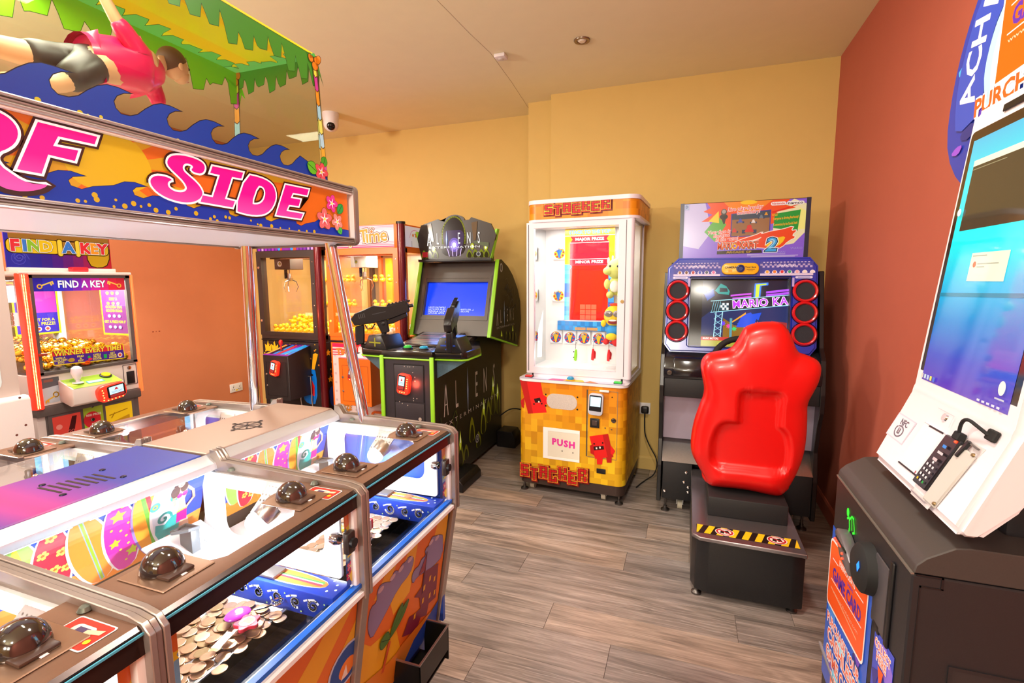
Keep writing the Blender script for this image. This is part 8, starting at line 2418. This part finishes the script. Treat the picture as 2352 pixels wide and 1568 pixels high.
for i in range(NR + 1):                 # front face of the shell, gently dished
    k = 1 - i / NR
    ring = []
    for (x, z) in so:
        X, Z = cx + (x - cx) * k, cz + (z - cz) * k
        ring.append((X, lean(Z) + .03 - .04 * (1 - k ** 4), Z))
        if i == NR:
            break
    fr.append(ring)
V_ += [[q.bm.verts.new(p) for p in r_] for r_ in fr]
for A, B in zip(V_, V_[1:]):
    for i in range(n_):
        j = (i + 1) % n_
        if len(A) == 1:
            q.bm.faces.new((A[0], B[i], B[j]))
        elif len(B) == 1:
            q.bm.faces.new((A[i], B[0], A[j]))
        else:
            q.bm.faces.new((A[i], B[i], B[j], A[j]))
bmesh.ops.recalc_face_normals(q.bm, faces=q.bm.faces[:])
q.build('seat_shell', SEATM, t, angle=60)
q = MB(); q.box((.10, 2.56, .385), (.50, 2.93, .49), .05, 4); q.build('seat_cushion', SEATM, t)
# ================================================================== payment kiosk at the right wall
t = KI = T('payment_kiosk', 'white touchscreen card kiosk on a black pedestal against the coral wall', 'kiosk', (.60, 1.27, 0))
KB = mat('kiosk_black_powder', '232124', .42, grain=.12, gscale=400, bump=.06)
KY0, KY1, KF, KR = 1.026, 1.505, .40, .825
q = MB(); q.prism([(KF, .02), (KF, .890), (KR, .890), (KR, .02)], 'y', KY0, KY1, .003, 1); q.build('pedestal', KB, t)
bx('pedestal_foot', (KF + .03, KY0 + .03, 0), (KR - .03, KY1 - .03, .02), RUBBER, t)
arc = [(KF + .001, .893), (KF + .004, .908), (KF + .018, .924), (KF + .058, .950), (KF + .08, .953)]
q = MB(); q.prism(arc + [(KR, .953), (KR, .893)], 'y', KY0 - .001, KY1 + .001, .002, 1); q.build('pedestal_lid', mat('kiosk_lid_brown_black', '3A3432', .5, grain=.15, gscale=500), t)
bx('lid_edge', (KF - .002, KY0, .890), (KF + .003, KY1, .8935), mat('pale_edge', '8A8078', .3, .5), t)
# grooves on the near side
q = MB(); q.box((KF + .006, KY0 - .0012, .889), (KF + .046, KY0, .892)); q.box((KF + .043, KY0 - .0012, .869), (KF + .047, KY0, .892)); q.box((KF + .012, KY0 - .0012, .868), (KF + .047, KY0, .871)); q.box((KF + .012, KY0 - .0012, .06), (KF + .0145, KY0, .871)); q.build('side_groove', BLACK, t, smooth=False)
q = MB(); q.frame([(KF + .066, .20), (.76, .20), (.76, .728), (KF + .066, .728)], [(KF + .072, .206), (.754, .206), (.754, .722), (KF + .072, .722)], 'y', KY0 - .003, KY0); q.build('service_door', KB, t)
bx('service_door_inset', (KF + .072, KY0 - .001, .206), (.754, KY0, .722), mat('kiosk_inset', '2A2628', .5), t)
# front face furniture, plane X = KF, seen along +X
FO = Vector((KF - .0004, 1.5, 0)); FU2 = (0, -1, 0); FV2 = (0, 0, 1)
def face(d):
    return Vector((KF - d, 1.5, 0))
a = Art(FO, FU2, FV2, step=.0004, emit=.10, rough=.25)
P0 = [(-.0, .752), (.205, .700), (.245, .735), (.315, .757), (.312, .40), (.312, .30), (-.012, .30), (-.008, .41)]
a.poly([(-.004, .750), (.10, .752), (.13, .735), (.21, .700), (.25, .74), (.315, .757), (.313, .31), (-.010, .31)], '2A5AC8')
rn = random.Random(21)
for k in range(26):
    x, y = rn.uniform(.01, .30), rn.uniform(.33, .72)
    r = rn.uniform(.015, .05)
    if x - r < 0 or x + r > .31:
        continue
    a.poly(smooth_loop([(x - r, y), (x - r * .2, y + r * rn.uniform(.6, 1.3)), (x + r, y + r * .2), (x + r * .3, y - r * rn.uniform(.5, 1.2))], 1), rn.choice(('3AB8E8', '1E3A9A', '6A3AC0', '8AD8F0', 'B8E8F4', '2A2A7A', '4A8AE0', 'A85AD0')))
crd = rrect(.0, .535, .285, .712, .014)
sk_ = lambda x, y: (x + .002, y + (x - .0) * .10)
a.poly([sk_(*p) for p in rrect(-.006, .529, .291, .718, .018)], 'F4EEEA'); a.poly([sk_(*p) for p in crd], 'F4560E')
a.text('PARKHOLIDAYS', .145, .692, .022, 'F4E8E0', .03, rot=.10, width=.125); a.text('GAMING', .175, .676, .012, '8A4AB0', .02, rot=.1)
a.text('GAME CARD', .148, .644, .046, '5A2AA0', .04, rot=.10, width=.225)
for x0, x1, y in ((.028, .075, .670), (.215, .268, .692), (.028, .268, .612)):
    a.line([(x0, y), (x1, y + (x1 - x0) * .10)], .003, 'F4E4DC')
a.rect(.03, .588, .245, .592, 'F0A878'); a.text('www.parkholidays.com', .150, .600, .013, 'F0B890', 0, rot=.1, width=.2)
for w, y, h, wd in (('PURCHASE YOUR', .503, .036, .27), ('CASHLESS', .462, .050, .24), ('GAME CARD', .412, .050, .24), ('HERE', .362, .05, .13)):
    a.text(w, .150, y + .006, h, 'F8F0F4', .085, width=wd, rot=.08); a.text(w, .150, y + .006, h, 'F06A4A', .015, width=wd * .98, rot=.08)
a.build('front_poster', t)
q = MB(); q.box((KF - .006, 1.19, .372), (KF, 1.535, .378)); q.build('poster_ledge', mat('grey_ledge', '8A8488', .4), t)
# glowing card symbol, card slot, round lens, coin slots
a = Art(FO, FU2, FV2, step=.0004, emit=1.6)
gr = '2AE62A'
a.disc(.108, .838, .009, gr, .011); 
a.line([(.108, .822), (.122, .83), (.130, .802)], .005, gr); a.line([(.126, .826), (.142, .842), (.156, .842), (.168, .812), (.156, .806)], .005, gr); a.line([(.130, .804), (.140, .778)], .005, gr); a.line([(.146, .836), (.152, .812)], .004, gr); a.disc(.138, .772, .005, gr)
a.build('lit_hand_symbol', t)
sl = MB(); sl.prism([(1.5 - .108, .785), (1.5 - .122, .800), (1.5 - .150, .800), (1.5 - .235, .770), (1.5 - .235, .735), (1.5 - .165, .745)], 'x', KF - .028, KF, .005, 2); sl = sl.build('card_slot', mat('card_slot_grey', '6A6468', .3, .3), t)
bx('slot_mouth', (KF - .030, 1.5 - .21, .779), (KF - .027, 1.5 - .13, .783), BLACK, sl)
q = MB()
for k in range(4):
    q.ball((KF - .029, 1.5 - .125 - k * .014, .772 + k * .001), .0032, 8)
q.ball((KF - .029, 1.5 - .185, .765), .003, 8); q.ball((KF - .029, 1.5 - .19, .755), .003, 8)
q.build('red_lights', mat('red_led', 'FF3A1E', .3, emit=4.0, ecol='FF2A14'), sl, kind='stuff')
q = MB(); q.lathe([(0, .030), (.040, .030), (.052, .022), (.056, 0)], (KF, 1.5 - .285, .790), (-1, 0, 0), 28); sc_ = q.build('code_scanner', RUBBER, t)
a = Art(face(.0315), FU2, FV2, step=.0004, emit=1.8); a.poly([(.298, .802), (.312, .818), (.318, .806), (.305, .788)], '1E7AF0'); a.build('blue_light', t)
a = Art(face(.003), FU2, FV2, step=.0004, emit=.3); a.rect(.340, .760, .352, .790, '1E8A8A'); a.build('teal_light', t)
bx('coin_bezel', (KF - .004, 1.5 - .385, .695), (KF, 1.5 - .315, .845), mat('coin_bezel_grey', '4A464A', .35), t, .003)
bx('note_slot', (KF - .006, 1.5 - .408, .690), (KF, 1.5 - .392, .870), BLACK, t, .004)
bx('receipt_slot', (KF - .005, 1.5 - .362, .686), (KF, 1.5 - .332, .704), BLACK, t, .003)
a = Art(FO, FU2, FV2, step=.0004, emit=.15, rough=.25)
a.poly([(.338, .688), (.44, .697), (.443, .56), (.338, .55)], '3A4AC0'); a.poly([(.34, .66), (.40, .69), (.44, .66), (.44, .60)], '8A6AD8'); a.poly([(.34, .60), (.38, .62), (.36, .56)], '2A2A8A')
for w, y in (('COLLECT', .668), ('HERE', .645)):
    a.text(w, .388, y, .026, 'F8F0F0', .09, width=.085 if y > .66 else .055, rot=.06); a.text(w, .388, y, .026, 'F0805A', .01, width=.083 if y > .66 else .053, rot=.06)
a.poly([(.375, .630), (.405, .633), (.392, .585)], 'F4560E')
a.build('collect_label', t)
bx('collect_tray', (KF - .006, 1.5 - .445, .40), (KF, 1.5 - .335, .56), BLACK, t, .004)
# terminal: white shell with a sloping key panel and a tall screen
TY0, TY1 = 1.000, 1.400
SH = mat('pale_lilac_white_shell', 'E3DBE2', .38)
prof = [(.443, .990), (.510, 1.165), (.572, 1.770), (.598, 1.785), (.625, 1.775), (.580, 1.165), (.535, 1.04), (.480, .976), (.456, .976)]
q = MB(); q.prism(prof, 'y', TY0, TY1)
es = [e for e in q.bm.edges if len({round(v.co.y, 4) for v in e.verts}) == 2 or True]
bmesh.ops.bevel(q.bm, geom=[e for e in q.bm.edges], offset=.010, segments=3, affect='EDGES')
# rounded lower and upper corners of the outline seen from the front
for v in q.bm.verts:
    for yc, sg in ((TY0, 1), (TY1, -1)):
        for zc, sz in ((.976, 1), (1.785, -1)):
            dy, dz = (v.co.y - yc) * sg, (v.co.z - zc) * sz
            r_ = .022
            if 0 <= dz < r_ and dy < r_:
                lim = r_ - math.sqrt(max(0, r_ * r_ - (r_ - dz) ** 2))
                if dy < lim:
                    v.co.y = yc + sg * lim
q.build('terminal_shell', SH, t)
bx('terminal_mount', (.56, 1.10, .95), (.70, 1.30, 1.40), KB, t, .01)
LU = Vector((0, -1, 0)); LV = Vector((.067, 0, .180)).normalized(); LN = LU.cross(LV)
lo = Vector((.443, 1.40, .985)) + LN * .0006
Ml = frame_m(lo, LU, LV)
def onpanel(nm, pr_, z0, z1, m, par=t, bev=.0):
    q = MB(); q.prism(pr_, 'z', z0, z1, bev, 1); q.xf(Ml); return q.build(nm, m, par)
a = Art(lo, LU, LV, step=.0004)
a.poly([(.010, .126), (.106, .126), (.097, .066), (.002, .066)], 'C9BED0'); a.poly([(.013, .123), (.102, .123), (.094, .069), (.006, .069)], 'DAD0DC')
a.text('NFC', .060, .110, .020, '5A5260', .03)
a.line(smooth_loop([(.035, .098), (.06, .103), (.075, .094), (.07, .08), (.05, .074), (.035, .082)], 2) , .003, '6A6270'); a.line([(.05, .096), (.05, .084), (.058, .084), (.058, .096)], .003, '6A6270')
a.rect(.136, .1365, .228, .1372, 'B0A6B0'); 
for x0, y0, x1, y1 in ((.155, .176, .222, .1755), (.222, .1755, .226, .152)):
    a.line([(x0, y0), (x1, y1)], .0008, 'B8AEB8')
a.rect(.225, .006, .290, .0085, '8A8088')
a.build('panel_marks', t)
onpanel('printer_flap', [(.122, .036), (.136, .137), (.232, .138), (.220, .038)], 0, .002, SH)
onpanel('printer_slot', [(.158, .1335), (.218, .1345), (.219, .138), (.160, .137)], .001, .003, BLACK); onpanel('paper_slot', [(.124, .0325), (.219, .0345), (.219, .0375), (.124, .0355)], .001, .003, BLACK)
onpanel('reader_recess', [(.224, .0), (.30, .0), (.352, .150), (.245, .150)], 0, .0008, mat('recess_lilac', 'CFC6C8', .4))
onpanel('reader_side', [(.276, .012), (.322, .012), (.345, .130), (.292, .136)], .0006, .006, mat('reader_grey', 'BDB8B2', .4), t, .002)
kp = onpanel('chip_pin_pad', [(.222, .026), (.276, .027), (.294, .142), (.242, .140)], .001, .010, mat('pin_pad_black', '1E1C22', .25), t, .002)
a = Art(lo + LN * .0102, LU, LV, step=.0003)
for i in range(3):
    for j in range(4):
        a.rect(.234 + i * .0135 + j * .0022, .036 + j * .0115, .240 + i * .0135 + j * .0022, .041 + j * .0115, ('C8C4CC' if j else ('C8A81E', 'C8C4CC', '1E8A3A')[i]))
a.rect(.225, .042, .229, .048, '9A2A3A'); a.rect(.262, .116, .275, .122, '2A7AD0')
a.rect(.258, .102, .278, .107, 'B8B4BC'); a.rect(.256, .086, .272, .092, 'B8A8B0'); a.rect(.262, .080, .268, .085, 'C8C4CC')
a.build('pad_keys', kp)
q = MB(); q.ball((.288, .137, .012), .0028, 10); q.xf(Ml); q.build('red_light', mat('red_led', 'FF3A1E', .3, emit=4.0, ecol='FF2A14'), kp)
q = MB(); q.tube(smooth_loop([(.284, .150, .012), (.290, .175, .022), (.31, .186, .026), (.335, .180, .018), (.348, .174, .006)], 2, False), .0032, 8)
q.box((.272, .140, .002), (.292, .156, .016), .002, 1); q.box((.340, .166, .0), (.366, .186, .008), .002, 1); q.xf(Ml); q.build('pad_lead', RUBBER, t)
onpanel('clamp_arm', [(.300, .115), (.306, .114), (.318, .148), (.311, .150)], .004, .010, BLACK); onpanel('corner_clamp', [(.32, .148), (.345, .146), (.344, .143), (.32, .145)], .004, .008, mat('clamp_grey', '5A5450', .4))
q = MB(); q.lathe([(0, .003), (.008, .003), (.009, 0)], Ml @ Vector((.190, .165, 0)), LN, 18); q.build('panel_lock', CHROME, t)
q = MB()
for p in ((.342, .132), (.320, .020)):
    q.lathe([(0, .004), (.003, .003), (.004, 0)], Ml @ Vector((*p, .006)), LN, 10)
q.build('panel_screws', mat('brass_screw', '8A7450', .4, .6), t, kind='stuff')
# screen
SU2 = Vector((0, -1, 0)); SV2 = Vector((.059, 0, .60)).normalized(); SN2 = SU2.cross(SV2)
so2 = Vector((.513, 1.40, 1.165)) + SN2 * .0012
Ms = frame_m(so2, SU2, SV2)
q = MB(); q.prism(rrect(.019, .004, .380, .566, .012), 'z', -.001, .0016, .0006, 1); q.xf(Ms); bz_ = q.build('screen_bezel', mat('glossy_dark_bezel', '1E1214', .06, coat=.5), t)
q = MB(); q.box((.125, .578, .0), (.20, .592, .003), .001, 1); q.xf(Ms); q.build('webcam_strip', BLACK, t)
gm = mat('desktop_wallpaper', '1AA8C8', .05, emit=.55)
nt = gm.node_tree; tc = nt.nodes.new('ShaderNodeTexCoord'); se = nt.nodes.new('ShaderNodeSeparateXYZ'); rp = nt.nodes.new('ShaderNodeValToRGB'); mr = nt.nodes.new('ShaderNodeMapRange')
mr.inputs[1].default_value = 1.19; mr.inputs[2].default_value = 1.73
nt.links.new(tc.outputs['Object'], se.inputs[0]); nt.links.new(se.outputs[2], mr.inputs[0]); nt.links.new(mr.outputs[0], rp.inputs[0])
el = rp.color_ramp.elements; el[0].position = 0; el[0].color = (*lin('4A2A9A'), 1); el[1].position = 1; el[1].color = (*lin('3A8AB8'), 1)
for p_, c_ in ((.12, '2F3FA8'), (.26, '0A70B8'), (.42, '0AA0CC'), (.62, '12D0D0')):
    e = el.new(p_); e.color = (*lin(c_), 1)
for s_ in ('Base Color', 'Emission Color'):
    nt.links.new(rp.outputs[0], nt.nodes['Principled BSDF'].inputs[s_])
a = Art(so2 + SN2 * .0017, SU2, SV2, step=.0003, emit=.5, rough=.05)
a.rect(.036, .026, .362, .545, gm)
a.rect(.058, .355, .362, .492, '4A4436', emit=.35); a.rect(.058, .488, .362, .500, 'E8EACB', emit=.7); a.rect(.058, .480, .18, .482, '8A866A')
a.poly([(.036, .215), (.362, .222), (.362, .230), (.036, .223)], '0A88B0')
a.rect(.135, .249, .262, .305, 'E2E4C8', emit=.65); a.disc(.152, .282, .006, 'E8642A'); a.rect(.140, .298, .19, .300, 'A8AA98'); a.rect(.163, .282, .235, .284, 'A8AA98'); a.rect(.163, .276, .19, .278, 'A8AA98')
for k, c in enumerate(('D8D0C8', 'C8D8E8', 'B8C8F0', 'E8E05A', '4A6AE0')):
    a.rect(.036 + k * .014, .030, .045 + k * .014, .040, c)
a.disc(.336, .066, .010, 'E8ECE8', .013); a.rect(.322, .045, .350, .048, 'C8C8D8')
for k in range(5):
    a.rect(.272 + k * .016, .030, .281 + k * .016, .034, 'E0D8E8')
a.disc(.050, .395, .008, 'E0EAF0')
a.build('desktop_picture', bz_)
area_lamp('screen_glow', tuple(Ms @ Vector((.2, .3, .02))), tuple(Ms @ Vector((.2, .3, 1))), .3, 1.2, (.4, .8, 1), 'RECTANGLE', .5)
# round topped sign behind the screen
sp_ = []
cy0, cz0, hw = 1.22, 1.786, .370
for k in range(33):
    a_ = -PI / 2 + PI * k / 32
    sp_.append((cy0 + hw * math.sin(a_), cz0 + .410 * math.cos(a_)))
low = []
for k in range(1, 16):
    a_ = PI / 2 - PI / 2 * 0 + PI * k / 16
    low.append((cy0 + hw * math.sin(a_), cz0 + .22 * math.cos(a_)))
sp_ += low
q = MB(); q.prism(sp_, 'x', .601, .612); q.build('sign_board', WHITE, t, smooth=False)
bx('sign_bracket', (.612, 1.16, .95), (.632, 1.28, 1.75), KB, t)
a = Art((.6005, 1.588, 1.786), (0, -1, 0), (0, 0, 1), step=.0004, rough=.3, emit=.12)
ol = [(1.588 - y, z - 1.786) for y, z in sp_]
a.poly(ol[::-1], '2438A0')
def inside(x, z, k=1.0):
    b = .41 if z > 0 else .22
    return ((x - .368) / .37) ** 2 + (z / b) ** 2 < k
rn = random.Random(33)
for k in range(90):
    x, z = rn.uniform(0, .6), rn.uniform(-.2, .38)
    r = rn.uniform(.015, .05)
    pts = smooth_loop([(x - r, z), (x - r * .1, z + r * rn.uniform(.3, .8)), (x + r, z + r * .5), (x + r * .3, z - r * rn.uniform(.2, .7))], 1)
    if all(inside(*p) for p in pts):
        a.poly(pts, rn.choice(('3AA8E0', '1E2A7A', '5A3AB0', '3A6AD0', '14206A', '8A4AC8', '4AC8E8', '2A2A80')))
band = [(.05, -.03), (.036, .04), (.042, .11), (.056, .148), (.067, .178), (.088, .222), (.112, .252), (.15, .30), (.21, .34)]
inn = [(.26, .25), (.213, .203), (.184, .176), (.169, .14), (.156, .095), (.157, .06), (.165, .0)]
a.poly(smooth_loop(band + inn, 1), '2E4AB4')
a.poly(smooth_loop([(.156, .06), (.156, .095), (.169, .14), (.19, .18), (.26, .25), (.31, .26), (.31, -.02), (.18, -.02)], 1), 'A8DCEC')
a.poly(smooth_loop([(.182, .05), (.182, .10), (.20, .15), (.25, .22), (.31, .23), (.31, -.02), (.20, -.02)], 1), 'E6E2EC')
for ch, x, z, r_ in (('A', .092, .056, 1.77), ('C', .106, .122, 1.50), ('H', .124, .181, 1.39), ('E', .160, .236, 1.22)):
    a.text(ch, x, z, .088, 'EDE4EC', .025, rot=r_)
card = [(.2035, .040), (.2150, .30), (.52, .30), (.52, .052)]
a.poly([(.198, .031), (.209, .31), (.53, .31), (.53, .043)], 'F0E6E6'); a.poly(card, 'F2600E')
a.text('GAME CARD', .372, .155, .052, '5A2AA0', .04, width=.26, rot=.02); a.text('PARKHOLIDAYS', .35, .212, .028, 'F6E8E0', .02, width=.15)
for x0, x1, z in ((.235, .285, .180), (.230, .50, .126)):
    a.line([(x0, z), (x1, z + .004)], .003, 'F6E4DA')
a.text('www.parkholidays.com', .365, .112, .014, 'F6C8A8', 0, width=.26)
for off, c in ((.10, 'F2E8EA'), (.03, 'EE5A1E')):
    a.text('PURCHASE YOUR', .362, .014, .052, c, off, width=.47, rot=.02)
a.build('sign_print', t)
